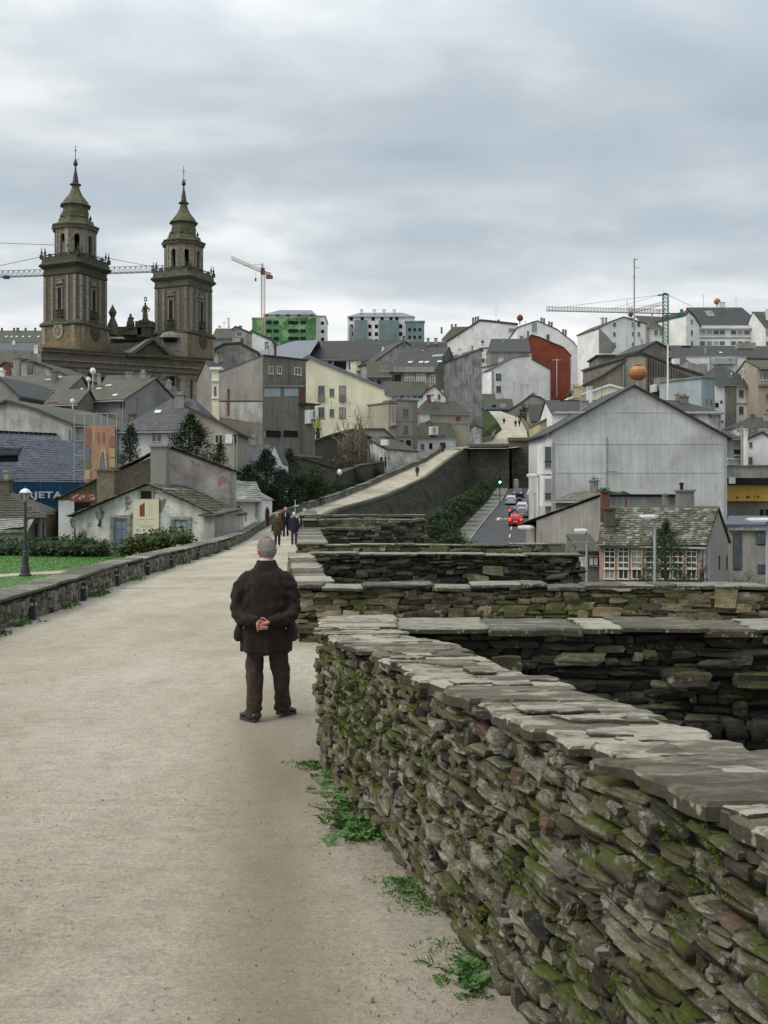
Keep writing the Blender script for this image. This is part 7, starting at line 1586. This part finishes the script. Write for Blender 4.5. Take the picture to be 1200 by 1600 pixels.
z_ = EYE+(HZ-753.5)/FL*Yp; mb = MB(); mb.box((Xp, Yp, z_+.25), (.42, .3, 1.15)); mb.build('housing', M['dark'], r)
M['greenlight'] = flat('green_signal', (.1, .6, .4), .4, emit=(.15, 1, .6, 6)); mb = MB(); mb.lathe((0, 0, 0), [(.01, 0), (.17, .0), (.17, .06), (.01, .07)], 12)
o = mb.build('green_lens', M['greenlight'], r); o.location = Vector((Xp, Yp-.16, z_))-wloc(r); o.rotation_euler = (pi/2, 0, 0)
for v in o.data.vertices: v.co = v.co+wloc(r)
r = empty('utility_cabinet', P(807, 765, 178), 'pale box-shaped cabinet at the foot of the town wall bend', 'cabinet'); mb = MB(); c = P(806.5, 757, 178); mb.box(c, (.75, .7, 1.5)); mb.lathe(c, [(.42, .75), (.42, .83), (.2, .95)], 8); mb.box((c.x, c.y, c.z-1.2), (.5, .5, 1.4)); mb.build('box_body', M['concrete'], r)

# ================================================================== CARS
M['tyre'] = flat('tyre_rubber', (.015, .015, .015), .8); M['carglass'] = flat('car_glass', (.03, .035, .04), .1, .6); M['plate'] = flat('number_plate', (.6, .6, .58), .5)
M['brake'] = flat('lit_brake_light', (.5, .02, .01), .4, emit=(1, .05, .03, 2.2)); M['tail'] = flat('tail_light', (.35, .02, .015), .3, .5); M['headl'] = flat('headlamp', (.7, .72, .74), .2, .6)
def car(label, px, Y, paint, braking=True, tall=1.43, away=True, L_=4.0, van=False, dx=0):
    X = (px-600)/FL*Y+dx; t = (interp(ROAD, Y+3)[2]-interp(ROAD, Y-3)[2])/6; z = interp(ROAD, Y)[2]+.012
    r = empty('parked_car' if not braking else 'car', (X, Y, z), label, 'car'); Wd = .87; T = tall
    hd = atan2(interp(ROAD, Y+3)[0]-interp(ROAD, Y-3)[0], 6)
    # stations: y from tail (0) to nose (L); (y, zlow, zbelt, zroof, wbelt, wroof)
    st = [(0, .35, .82, .86, Wd*.86, Wd*.7), (.06, .28, .92, .97, Wd*.96, Wd*.78), (.35, .25, .95, T*.9 if not van else T, Wd, Wd*.74), (.75, .25, .95, T, Wd, Wd*.74), (2.0, .25, .92, T, Wd, Wd*.76), (2.6, .25, .9, T*.93, Wd, Wd*.74), (3.15, .25, .88, .93, Wd*.98, Wd*.8), (L_-.25, .28, .74, .78, Wd*.93, Wd*.75), (L_, .36, .6, .64, Wd*.8, Wd*.6)]
    mb = MB()
    for_ = []
    for (y, zl, zb, zr, wb, wr) in st: for_.append([Vector(p) for p in ((-wb*.92, y, zl), (wb*.92, y, zl), (wb, y, (zl+zb)/2), (wb*.97, y, zb), (wr, y, zr), (wr*.6, y, zr+.03), (-wr*.6, y, zr+.03), (-wr, y, zr), (-wb*.97, y, zb), (-wb, y, (zl+zb)/2))])
    mb.rings(for_)
    body = mb.mesh('body', M[paint], recalc=True); o = link_mesh('body', body, r)
    def add(nm, mt, m_): me = m_.mesh(nm, M[mt], recalc=False); return link_mesh(nm, me, r)
    def band(i0, i1, sgn):  # side glass
        k = MB(); pts = []
        for f, i in ((0, i0), (0, i1), (1, i1), (1, i0)):
            y, zl, zb, zr, wb, wr = st[i]; a = Vector((sgn*wb*.97, y, zb)); b = Vector((sgn*wr, y, zr)); p = a.lerp(b, .12 if f == 0 else .86); p.x += sgn*.012; pts.append(p)
        if sgn < 0: pts = pts[::-1]
        k.add(pts, [(0, 1, 2, 3)]); return add('side_window', 'carglass', k)
    for sg in (-1, 1): band(3, 4, sg); band(4, 5, sg)
    y0, zb0, zr0, w0 = .06, .99, T*.88, Wd*.66
    k = MB(); k.add([(-w0, .07 if not van else .05, 1.0), (w0, .07 if not van else .05, 1.0), (w0*.92, .33, T*.88), (-w0*.92, .33, T*.88)], [(0, 1, 2, 3)]); 
    for q in k.v: q.y -= .03
    add('rear_window', 'carglass', k)
    k = MB(); k.add([(-Wd*.7, 3.1, .97), (Wd*.7, 3.1, .97), (Wd*.64, 2.66, T*.93), (-Wd*.64, 2.66, T*.93)], [(0, 3, 2, 1)]); 
    for q in k.v: q.y += .03; q.z += .02
    add('windscreen', 'carglass', k)
    for sx_ in (-1, 1):
        for y in (.7, 3.2):
            k = MB(); k.rings([[Vector((sx_*xx, y+rr_*cos(2*pi*j/14), .31+rr_*sin(2*pi*j/14))) for j in range(14)] for rr_, xx in ((.3, Wd-.2), (.31, Wd-.17), (.31, Wd-.01), (.28, Wd+.01))]); add('wheel', 'tyre', k)
        k = MB(); k.box((sx_*Wd*.8, -.0, .86), (.22, .1, .26)); add('taillight', 'brake' if braking else 'tail', k)
        k = MB(); k.box((sx_*Wd*.66, L_-.04, .62), (.3, .1, .13)); add('headlight', 'headl', k)
        k = MB(); k.box((sx_*(Wd+.07), 2.6, .98), (.14, .1, .12)); add('mirror', paint, k)
    k = MB(); k.box((0, -.05, .62), (.5, .03, .12)); add('number_plate', 'plate', k); k = MB(); k.box((0, -.02, .42), (Wd*1.8, .16, .16)); add('bumper', paint, k)
    if braking: k = MB(); k.box((0, .22, T*.9), (.3, .04, .04)); add('high_brake_light', 'brake', k)
    r.rotation_euler = (atan2(t, 1), 0, -hd+(0 if away else pi)); return r
for nm, c in (('p_red', (.45, .015, .015)), ('p_silver', (.42, .43, .45)), ('p_blue', (.035, .05, .09)), ('p_dark', (.025, .028, .032)), ('p_white', (.6, .61, .62)), ('p_greyblue', (.2, .24, .28))): M[nm] = flat(nm.replace('p_', 'paint_'), c, .25, .6, var=.03)
car('bright red hatchback with brake lights on, last in the queue', 805.5, 127.5, 'p_red')
car('pale blue-grey car just ahead of the red hatchback, to its right', 816, 138, 'p_greyblue', False)
car('grey car with lit brake lights, second in the queue', 815.5, 145, 'p_silver')
car('dark car in the middle of the queue', 822.5, 151.5, 'p_dark', False)
car('dark green-black car near the head of the queue', 827.5, 158, 'p_dark', False)
car('white-roofed van at the head of the queue by the gable', 831, 166.5, 'p_white', False, 1.75, van=True)
car('silver hatchback driving alone in the left lane', 798, 158, 'p_silver', False)
car('dark blue car turning at the far end of the left lane', 810, 169, 'p_blue', False, 1.6, away=False)
car('dark car with lit brake lights just beyond the red hatchback', 804.5, 140, 'p_dark', True, 1.35, L_=3.6)

# ================================================================== PEOPLE
def remeshed(mb, name, mat, vox, smooth=4, disp=None, fac=.5):
    me = bpy.data.meshes.new('tmp'); me.from_pydata(mb.v, [], mb.f); o = bpy.data.objects.new('tmp', me); COL.objects.link(o)
    bm = bmesh.new(); bm.from_mesh(me); bmesh.ops.recalc_face_normals(bm, faces=bm.faces); bm.to_mesh(me); bm.free()
    m1 = o.modifiers.new('r', 'REMESH'); m1.mode = 'VOXEL'; m1.voxel_size = vox; m1.adaptivity = 0
    m2 = o.modifiers.new('s', 'SMOOTH'); m2.factor = fac; m2.iterations = smooth
    dg = bpy.context.evaluated_depsgraph_get(); dg.update(); out = bpy.data.meshes.new_from_object(o.evaluated_get(dg)); bpy.data.objects.remove(o)
    if disp:
        nn = [v.normal.copy() for v in out.vertices]
        for v, n in zip(out.vertices, nn): v.co = v.co+n*disp(v.co, n)
    out.materials.clear(); out.materials.append(M[mat]); out.polygons.foreach_set('use_smooth', [True]*len(out.polygons)); out.name = name; return out
def er(c, rx, ry, z=None, n=20, tilt=None, p=2.0):
    c = Vector(c); out = []
    for j in range(n):
        a = 2*pi*j/n; ca, sa = cos(a), sin(a); e = 2/p
        v = Vector((math.copysign(abs(ca)**e, ca)*rx, math.copysign(abs(sa)**e, sa)*ry, 0))
        if tilt: v = tilt@v
        out.append(c+v)
    return out
def limb(mb, pts, r, n=12, flat_=1.0):
    """tapered limb with rounded ends"""
    pts = [Vector(p) for p in pts]; rg = []
    def frame(i):
        d = pts[min(i+1, len(pts)-1)]-pts[max(i-1, 0)]; return d.to_track_quat('Z', 'Y').to_matrix(), d.normalized()
    q, d = frame(0)
    for t in (-.9, -.5): rg.append([pts[0]+q@Vector((cos(2*pi*j/n)*r[0]*sqrt(1-t*t), sin(2*pi*j/n)*r[0]*sqrt(1-t*t)*flat_, 0))+d*r[0]*t for j in range(n)])
    for i in range(len(pts)):
        q, d = frame(i); rg.append([pts[i]+q@Vector((cos(2*pi*j/n)*r[i], sin(2*pi*j/n)*r[i]*flat_, 0)) for j in range(n)])
    for t in (.5, .9): rg.append([pts[-1]+q@Vector((cos(2*pi*j/n)*r[-1]*sqrt(1-t*t), sin(2*pi*j/n)*r[-1]*sqrt(1-t*t)*flat_, 0))+d*r[-1]*t for j in range(n)])
    mb.rings(rg)
def ball(mb, c, r, n=14):
    rx, ry, rz = r if isinstance(r, (tuple, list)) else (r, r, r); c = Vector(c)
    mb.rings([[c+Vector((cos(2*pi*j/n)*rx*sin(a), sin(2*pi*j/n)*ry*sin(a), -rz*cos(a))) for j in range(n)] for a in [pi*(i+.5)/9 for i in range(9)]])
def fabric(name, c, rough=.85, sc=1.0, bmp=.25):
    m, t, b = newmat(name, rough, .15); pos = coord(t, 'obj'); n = noi(t, pos, 9*sc, 5); f = noi(t, pos, 420, 2)
    col = mixc(t, 1.0, c, ramp(t, n, [(.3, .75), (.7, 1.3)]), 'MULTIPLY'); col = mixc(t, 1.0, col, ramp(t, f, [(.3, .8), (.7, 1.2)]), 'MULTIPLY')
    t.links.new(col, b.inputs['Base Color']); bump(t, b, f, bmp, .002); b.inputs['Sheen Weight'].default_value = .03; return m
M['jacket'] = fabric('dark_brown_jacket', (.019, .0145, .0115)); M['trouser'] = fabric('brown_trousers', (.046, .030, .024)); M['shoe'] = flat('black_leather', (.018, .019, .022), .45, .5); M['sole'] = flat('grey_sole', (.05, .05, .052), .8)
def skinmat(name, c=(.42, .20, .15)):
    m, t, b = newmat(name, .55, .35); pos = coord(t, 'obj'); n = noi(t, pos, 30, 5, .7); n2 = noi(t, pos, 9, 3)
    col = mixc(t, ramp(t, n2, [(.4, 0), (.65, .5)]), c, (.50, .17, .13)); col = mixc(t, 1.0, col, ramp(t, n, [(.3, .8), (.7, 1.15)]), 'MULTIPLY')
    t.links.new(col, b.inputs['Base Color']); b.inputs['Subsurface Weight'].default_value = .06; b.inputs['Subsurface Radius'].default_value = (.01, .004, .002); bump(t, b, n, .2, .003); return m
M['skin'] = skinmat('skin'); M['hair'] = flat('grey_hair', (.26, .245, .215), .7, .3, var=.35, scale=60)
M['hairdark'] = flat('dark_grey_hair', (.15, .14, .125), .7, .3, var=.3, scale=60)
def main_man():
    R0 = Vector((-1.10, 9.55, 0)); r = None
    # --- continuous body (head, neck, trunk, arms, hands, legs)
    mb = MB(); hc = Vector((0.003, .035, 1.575))
    # head: skull + jaw, turned slightly to his left
    H_ = MB()
    ball(H_, (0, 0, .015), (.080, .099, .108), 18); ball(H_, (0, .045, -.05), (.058, .06, .07)); ball(H_, (0, -.025, -.025), (.062, .068, .08))
    H_.rings([er((0, .098, .01), .010, .010), er((0, .112, -.018), .014, .014), er((0, .125, -.035), .017, .014), er((0, .10, -.045), .014, .010)])   # nose
    ball(H_, (0, .096, -.072), (.026, .014, .008)); ball(H_, (0, .085, -.105), (.03, .025, .02)); ball(H_, (0, .092, .03), (.05, .014, .010))
    for sx_ in (-1, 1):
        ball(H_, (sx_*.083, .0, -.012), (.012, .022, .036)); ball(H_, (sx_*.09, -.008, -.002), (.007, .018, .028)); ball(H_, (sx_*.03, .088, .012), (.012, .010, .008))
    Rh = Matrix.Rotation(radians(30), 3, 'Z')@Matrix.Rotation(radians(-7), 3, 'X')
    k = len(mb.v); mb.v += [hc+Rh@v for v in H_.v]; mb.f += [[i+k for i in f] for f in H_.f]; mb.m += H_.m
    limb(mb, [(0, -.01, 1.36), (0, 0, 1.44), (0.003, .02, 1.53)], [.075, .055, .05], 14)
    mb.rings([er((0, 0, z), a, b) for z, a, b in ((.80, .13, .10), (.9, .155, .115), (1.05, .15, .11), (1.2, .165, .11), (1.32, .17, .10), (1.39, .10, .07))])
    for sx_ in (-1, 1):
        limb(mb, [(sx_*.17, -.01, 1.30), (sx_*.235, -.02, 1.14), (sx_*.25, -.05, 1.03), (sx_*.17, -.15, .95), (sx_*.075, -.215, .94)], [.05, .038, .034, .03, .026], 12)
        limb(mb, [(-.09, 0, .84), (-.106, -.01, .5), (-.11, -.04, .12)] if sx_ < 0 else [(.09, .01, .84), (.118, .055, .5), (.136, .135, .15)], [.08, .052, .036], 12)
    # hands clasped behind the back: his right hand (right in the picture) lies in the left one
    # right hand: palm facing the camera, fingers relaxed, curling
    def finger(p, pts, rr_): limb(mb, [p]+pts, rr_, 8)
    limb(mb, [(.07, -.215, .938), (.035, -.228, .925), (.004, -.232, .915)], [.027, .034, .032], 12, .6)
    for i in range(4):
        z = .945-.0185*i; x = -.004-.002*i; ln = (1, 1.1, 1.02, .8)[i]
        finger((x, -.236, z-.004), [(x-.026*ln, -.247, z-.014), (x-.044*ln, -.257, z-.026), (x-.040*ln, -.270, z-.036)], [.0095, .009, .0082, .0072])
    finger((.03, -.240, .95), [(.008, -.252, .968), (-.014, -.258, .972)], [.0115, .0105, .009])
    # left hand: cups the right from below and behind, back of the hand to the lower left
    limb(mb, [(-.075, -.215, .94), (-.045, -.222, .915), (-.018, -.222, .892)], [.028, .034, .031], 12, .65)
    for i in range(4):
        x = -.036+.017*i; ln = (.8, 1, 1.05, .95)[i]
        finger((x+.004, -.232, .885), [(x+.016, -.252, .868+.002*i), (x+.026, -.270, .876), (x+.030, -.276, .896*1.0)], [.010, .0095, .0085, .0075])
    finger((-.05, -.238, .925), [(-.036, -.256, .945), (-.018, -.266, .950)], [.012, .0105, .009])
    me = remeshed(mb, 'person', 'skin', .0058, 2)
    body = link_mesh('person', me); body.location = R0; tag(body, 'elderly man in long dark brown jacket, hands clasped behind back, seen from behind', 'person')
    # --- jacket
    mb = MB()
    mb.rings([er((0.0, .01, z), a, b, n=28, p=pp) for z, a, b, pp in ((.632, .238, .165, 2.4), (.70, .244, .172, 2.4), (.80, .235, .172, 2.3), (.92, .222, .168, 2.3), (1.05, .222, .165, 2.3), (1.18, .228, .160, 2.3), (1.27, .228, .15, 2.2), (1.33, .208, .132, 2.1), (1.375, .165, .112, 2.0), (1.41, .115, .092, 2.0), (1.44, .085, .080, 2), (1.45, .074, .072, 2))])
    for sx_ in (-1, 1):
        limb(mb, [(sx_*.165, 0, 1.30), (sx_*.22, -.01, 1.235), (sx_*.252, -.015, 1.13), (sx_*.262, -.04, 1.03), (sx_*.235, -.09, .965), (sx_*.175, -.145, .945), (sx_*.115, -.185, .94), (sx_*.078, -.205, .94)], [.085, .082, .076, .070, .066, .060, .052, .046], 14)
        mb.rings([er((sx_*.235, .0, z), a, b, n=14) for z, a, b in ((.73, .035, .09), (.76, .058, .11), (.82, .056, .11), (.88, .040, .09), (.92, .02, .07))])
    def folds(co, n):
        d = .004*noise.noise(Vector((co.x*24, co.y*14, co.z*9)))+.007*noise.noise(Vector((co.x*9, co.y*5, co.z*4+3)))
        q = noise.noise(Vector((co.x*5+co.z*3, co.y*3, co.z*9-co.x*4))); d += .005*(1-abs(q)*2.2)*(1 if abs(co.x) < .2 else .5)
        side = abs(co.x)
        if side > .15 and .9 < co.z < 1.3: d += .011*sin((co.z+side*.9)*52+5*noise.noise(co*7))*(.5+.5*noise.noise(co*11+Vector((3, 1, 2))))
        if co.y < 0:
            for xs in (-.145, .165): d -= .007*math.exp(-((co.x-xs-.02*noise.noise(Vector((0, 0, co.z*4))))/.007)**2)*(1 if .98 < co.z < 1.36 else 0)
            if co.z < .93: d += .011*sin(co.x*40+3*noise.noise(Vector((co.x*4, 0, co.z*3))))*min((.93-co.z)/.2, 1)
            if 1.0 < co.z < 1.38: d += .004*noise.noise(Vector((co.x*26, 2, co.z*5)))
        if .634 < co.z < .66: d += .003
        return d
    me = remeshed(mb, 'jacket', 'jacket', .0085, 5, folds); link_mesh('jacket', me, body)
    mb = MB(); mb.rings([er((0.002, .012+t, z), a, b, n=26) for z, a, b, t in ((1.375, .15, .108, -.004), (1.41, .120, .100, -.006), (1.45, .098, .092, -.002), (1.478, .089, .086, .003), (1.482, .082, .08, .004), (1.45, .075, .074, 0))], caps=False)
    me = mb.mesh('collar', M['jacket'], smooth=True); o = link_mesh('collar', me, body)
    mb = MB(); mb.rings([er((0.002, .018, z), a, b, n=22) for z, a, b in ((1.45, .068, .066), (1.50, .063, .062), (1.502, .059, .058), (1.46, .058, .058))], caps=False); M['shirt'] = fabric('pale_shirt', (.5, .46, .38)); link_mesh('shirt_collar', mb.mesh('shirt_collar', M['shirt'], smooth=True), body)
    for x, z in ((-.19, .87), (.20, .865)): mb = MB(); mb.lathe((x, -.145, z), [(.004, -.006), (.007, 0), (.004, .006)], 8); link_mesh('button', mb.mesh('button', M['steel']), body)
    # --- trousers
    mb = MB(); mb.rings([er((0, .01, z), a, b, n=24) for z, a, b in ((.60, .165, .105), (.70, .19, .12), (.85, .185, .12), (.92, .17, .11))])
    limb(mb, [(-.098, .0, .74), (-.106, .0, .55), (-.104, -.02, .38), (-.106, -.04, .2), (-.112, -.05, .06)], [.098, .088, .078, .076, .080], 16)
    limb(mb, [(.098, .02, .74), (.115, .05, .55), (.132, .08, .38), (.138, .12, .22), (.135, .16, .085)], [.098, .088, .080, .074, .074], 16)
    def tf(co, n):
        d = .011*noise.noise(Vector((co.x*10, co.y*10, co.z*6)))+.004*noise.noise(co*26)
        if co.z < .25: d += .012*sin(co.z*75+co.x*20+3*noise.noise(co*9))*(1-co.z/.25)
        d += .005*sin(co.z*40+co.x*35)*math.exp(-((co.z-.44)/.05)**2)
        return d
    link_mesh('trousers', remeshed(mb, 'trousers', 'trouser', .010, 5, tf), body)
    # --- shoes
    for (x, y, z, rz, pit) in ((-.125, -.065, 0, 42, 0), (.145, .155, .008, -36, 8)):
        R = Matrix.Rotation(radians(rz), 3, 'Z')@Matrix.Rotation(radians(-pit), 3, 'X'); c = Vector((x, y, z)); mb = MB()
        sec = [(-.08, .026, .045), (-.065, .034, .058), (-.02, .038, .07), (.04, .042, .066), (.09, .048, .055), (.135, .044, .042), (.162, .026, .034)]
        mb.rings([[c+R@Vector((w*cos(a), yy, .022+max(0, h_*.5+h_*.5*sin(a))-.0)) for a in [2*pi*j/14 for j in range(14)]] for yy, w, h_ in sec]); link_mesh('shoe', mb.mesh('shoe', M['shoe'], smooth=True), body)
        mb = MB(); mb.rings([[c+R@Vector((w*1.08*cos(a), yy, .0 if sin(a) < 0 else .024)) for a in [2*pi*(j+.5)/8 for j in range(8)]] for yy, w, h_ in sec]); link_mesh('shoe_sole', mb.mesh('shoe_sole', M['sole']), body)
    # --- hair: strands over the back and sides, thin on the crown
    rr = random.Random(3); mb = MB(); n_ = 0
    while n_ < 5200:
        a = rr.uniform(0, 2*pi); t = rr.uniform(-.75, 1); d = Vector((cos(a)*sqrt(1-t*t), sin(a)*sqrt(1-t*t), t))
        bald = ((d-Vector((.10, -.55, .80)).normalized()).length < .52)
        if d.y > .55 and t < .6: continue
        if d.y > .2 and t < -.05: continue
        if t < -.62 or (bald and rr.random() < .9): continue
        if abs(abs(d.x)-1) < .16 and t < .05 and d.y > -.25: continue
        n_ += 1
        def sp(v): return Vector((v.x*.085, v.y*.104, v.z*.114+.014)) if v.z > -.2 else Vector((v.x*.084, v.y*.103-.004, v.z*.112+.01))
        g = Vector((d.x*.3, d.y*.2-.35, -1.0)); g = (g-d*g.dot(d)).normalized(); s_ = d.cross(g).normalized()*.0012; L_ = rr.uniform(.25, .5)
        p0, p1, p2 = sp(d), sp((d+g*L_*.5).normalized())*1.015, sp((d+g*L_).normalized())*(1.0+rr.uniform(0, .035))
        q0, q1, q2 = (hc+Rh@p for p in (p0, p1, p2)); s_ = Rh@s_
        mb.add([q0-s_, q0+s_, q1+s_, q1-s_, q2], [(0, 1, 2, 3), (3, 2, 4)], 0 if rr.random() < .65 else 1)
    me = mb.mesh('hair', [M['hair'], M['hairdark']]); o = link_mesh('hair', me, body); o['kind'] = 'stuff'
    mb = MB(); 
    rows = []
    for i in range(15):
        ph = pi*(i+.5)/15*.72+.0; row = []
        for j in range(28):
            a = 2*pi*j/28; d = Vector((cos(a)*sin(ph), sin(a)*sin(ph), cos(ph))); k_ = 1.0
            if (d-Vector((.10, -.55, .80)).normalized()).length < .5 or d.y > .55 or (d.y > .15 and d.z < .0) or (abs(d.x) > .86 and d.z < .05): k_ = .9
            row.append(hc+Rh@Vector((d.x*.084*k_, d.y*.103*k_-(.004 if d.z < 0 else 0), d.z*.113*k_+.014)))
        rows.append(row)
    mb.rings(rows[::-1]); o2 = link_mesh('hair_base', mb.mesh('hair_base', M['hair'], smooth=True, recalc=True), body)
    return body
main_man()

def small_person(label, px, py, Y, H_, coat, legs, hair, stride=.0, face_cam=False, arms=(0, 0), coatlen=.46, wide=1.0, rot=0, bag=False):
    """distant walker; local x right, faces +y, metres for a 1.7 m figure scaled by H_/1.7"""
    X = (px-600)/FL*Y; z = EYE+(HZ-py)/FL*Y; s = H_/1.7; mb = MB()
    ball(mb, (0, .02, 1.575), (.078, .095, .115), 12); ball(mb, (0, .11, 1.555), (.014, .018, .02), 6); ball(mb, (-.08, .01, 1.56), (.012, .02, .03), 6); ball(mb, (.08, .01, 1.56), (.012, .02, .03), 6)
    limb(mb, [(0, 0, 1.38), (0, .01, 1.5)], [.06, .055], 8); mb.rings([er((0, 0, q), a, b, 12) for q, a, b in ((.85, .15, .10), (1.1, .14, .10), (1.3, .17, .10), (1.4, .09, .06))])
    for sx_, ar in ((-1, arms[0]), (1, arms[1])):
        w = Vector((sx_*.27*wide, ar*.3, .76)); limb(mb, [(sx_*.17, 0, 1.33), (sx_*.235*wide, ar*.08-.02, 1.05), w], [.05, .04, .028], 8); ball(mb, w+Vector((0, .0, -.05)), (.028, .045, .06), 8)
        for f in range(4): limb(mb, [w+Vector((0, -.03+.02*f, -.08)), w+Vector((-sx_*.01, -.028+.02*f, -.14+.01*abs(f-1.5)))], [.010, .008], 5)
        limb(mb, [w+Vector((0, .04, -.04)), w+Vector((-sx_*.01, .065, -.09))], [.011, .009], 5)
        limb(mb, [(sx_*.08, 0, .85), (sx_*.09, stride*sx_*.5, .47), (sx_*.09, stride*sx_, .1)], [.08, .055, .04], 8)
    me = remeshed(mb, 'person', 'skin', .014, 1); o = link_mesh('person', me); o.location = (X, Y, z); o.scale = (s, s, s); o.rotation_euler = (0, 0, pi+rot if face_cam else rot); tag(o, label, 'person')
    mb = MB(); zb = 1.42-coatlen*2.0
    mb.rings([er((0, 0, q), a*wide, b, 16) for q, a, b in ((zb, .205, .15), (zb+.2, .205, .15), (1.1, .195, .14), (1.28, .21, .135), (1.38, .14, .10), (1.45, .075, .075))])
    for sx_, ar in ((-1, arms[0]), (1, arms[1])): limb(mb, [(sx_*.17, 0, 1.33), (sx_*.235*wide, ar*.08-.02, 1.05), (sx_*.27*wide, ar*.3, .79)], [.075, .065, .05], 8)
    link_mesh('coat', remeshed(mb, 'coat', coat, .02, 3, lambda co, n: .006*noise.noise(co*11)), o)
    mb = MB(); ball(mb, (0, 0, .85), (.17, .115, .15), 12)
    for sx_ in (-1, 1): limb(mb, [(sx_*.08, 0, .83), (sx_*.092, stride*sx_*.5, .47), (sx_*.092, stride*sx_, .08)], [.095, .075, .068], 8)
    link_mesh('trousers', remeshed(mb, 'trousers', legs, .02, 3), o)
    for sx_ in (-1, 1):
        mb = MB(); mb.rings([[Vector((sx_*.095+w*cos(a), stride*sx_+yy, max(.0, h_*.5+h_*.5*sin(a)))) for a in [2*pi*j/8 for j in range(8)]] for yy, w, h_ in ((-.1, .03, .07), (-.04, .045, .09), (.1, .048, .06), (.18, .03, .04))]); link_mesh('shoe', mb.mesh('shoe', M['shoe']), o)
    if hair:
        mb = MB(); ball(mb, (0, -.012, 1.60), (.088, .098, .108), 12); ball(mb, (0, -.035, 1.54), (.078, .07, .08), 10)
        if hair == 'hairred': ball(mb, (0, -.03, 1.55), (.115, .095, .13), 12)
        link_mesh('hair', remeshed(mb, 'hair', hair, .014, 1, lambda co, n: .008*noise.noise(co*30)), o)
    if bag:
        c = Vector((.33, 0, .52)); mb = MB(); mb.rings([er(c+Vector((0, 0, q)), a, .07, 10) for q, a in ((-.1, .04), (-.06, .07), (.05, .06), (.1, .03))]); link_mesh('bag', mb.mesh('bag', M['shoe']), o)
    if face_cam:
        mb = MB(); mb.box((0, .14, 1.28), (.05, .03, .26)); link_mesh('shirt_front', mb.mesh('shirt_front', M['shirt']), o)
    return o
M['hairred'] = flat('auburn_hair', (.30, .11, .035), .7, var=.3, scale=40); M['hairwhite'] = flat('white_hair', (.55, .53, .46), .7, var=.2, scale=40)
M['coat_green'] = fabric('olive_brown_coat', (.045, .04, .028)); M['coat_navy'] = fabric('navy_jacket', (.018, .018, .03)); M['leg_navy'] = fabric('navy_trousers', (.02, .02, .032)); M['leg_grey'] = fabric('grey_trousers', (.045, .045, .055)); M['coat_maroon'] = fabric('maroon_jacket', (.07, .022, .022)); M['coat_black'] = fabric('black_suit', (.012, .012, .016))
small_person('woman with auburn hair and olive coat walking beside a white-haired man', 433.5, 852.5, 52, 1.62, 'coat_green', 'leg_navy', 'hairred', .03, arms=(.1, .2), coatlen=.42, wide=1.1)
small_person('white-haired man in navy jacket carrying a small black bag', 459.5, 851.5, 52, 1.68, 'coat_navy', 'leg_grey', 'hairwhite', -.04, arms=(-.1, -.1), coatlen=.36, wide=1.02, bag=True)
small_person('man in a dark suit and pale shirt coming towards the camera behind the couple', 446.5, 838.5, 60.5, 1.74, 'coat_black', 'coat_black', 'hairwhite', .2, True, arms=(.4, .4), coatlen=.34)
small_person('person in maroon jacket standing by the left parapet beyond the couple', 417.5, 823, 74, 1.6, 'coat_maroon', 'coat_black', 'hairwhite', .05, rot=1.2)
small_person('lone walker in dark brown on the climbing stretch of the walk', 652, 744.5, 152, 1.72, 'coat_green', 'coat_black', 'hairdark', .12)
small_person('walker near the top of the climb beside the left parapet', 692, 707, 177, 1.7, 'coat_maroon', 'coat_black', 'hairdark', .1)
small_person('lone dark figure on the far bend of the walk', 787.5, 663, 262, 1.75, 'coat_black', 'coat_black', 'hairdark', .1)
small_person('left one of two people side by side on the far bend', 805.5, 666.5, 256, 1.75, 'coat_black', 'leg_navy', 'hairdark', .05)
small_person('right one of two people side by side on the far bend', 811.5, 666, 257, 1.68, 'coat_navy', 'coat_black', 'hairdark', .05)
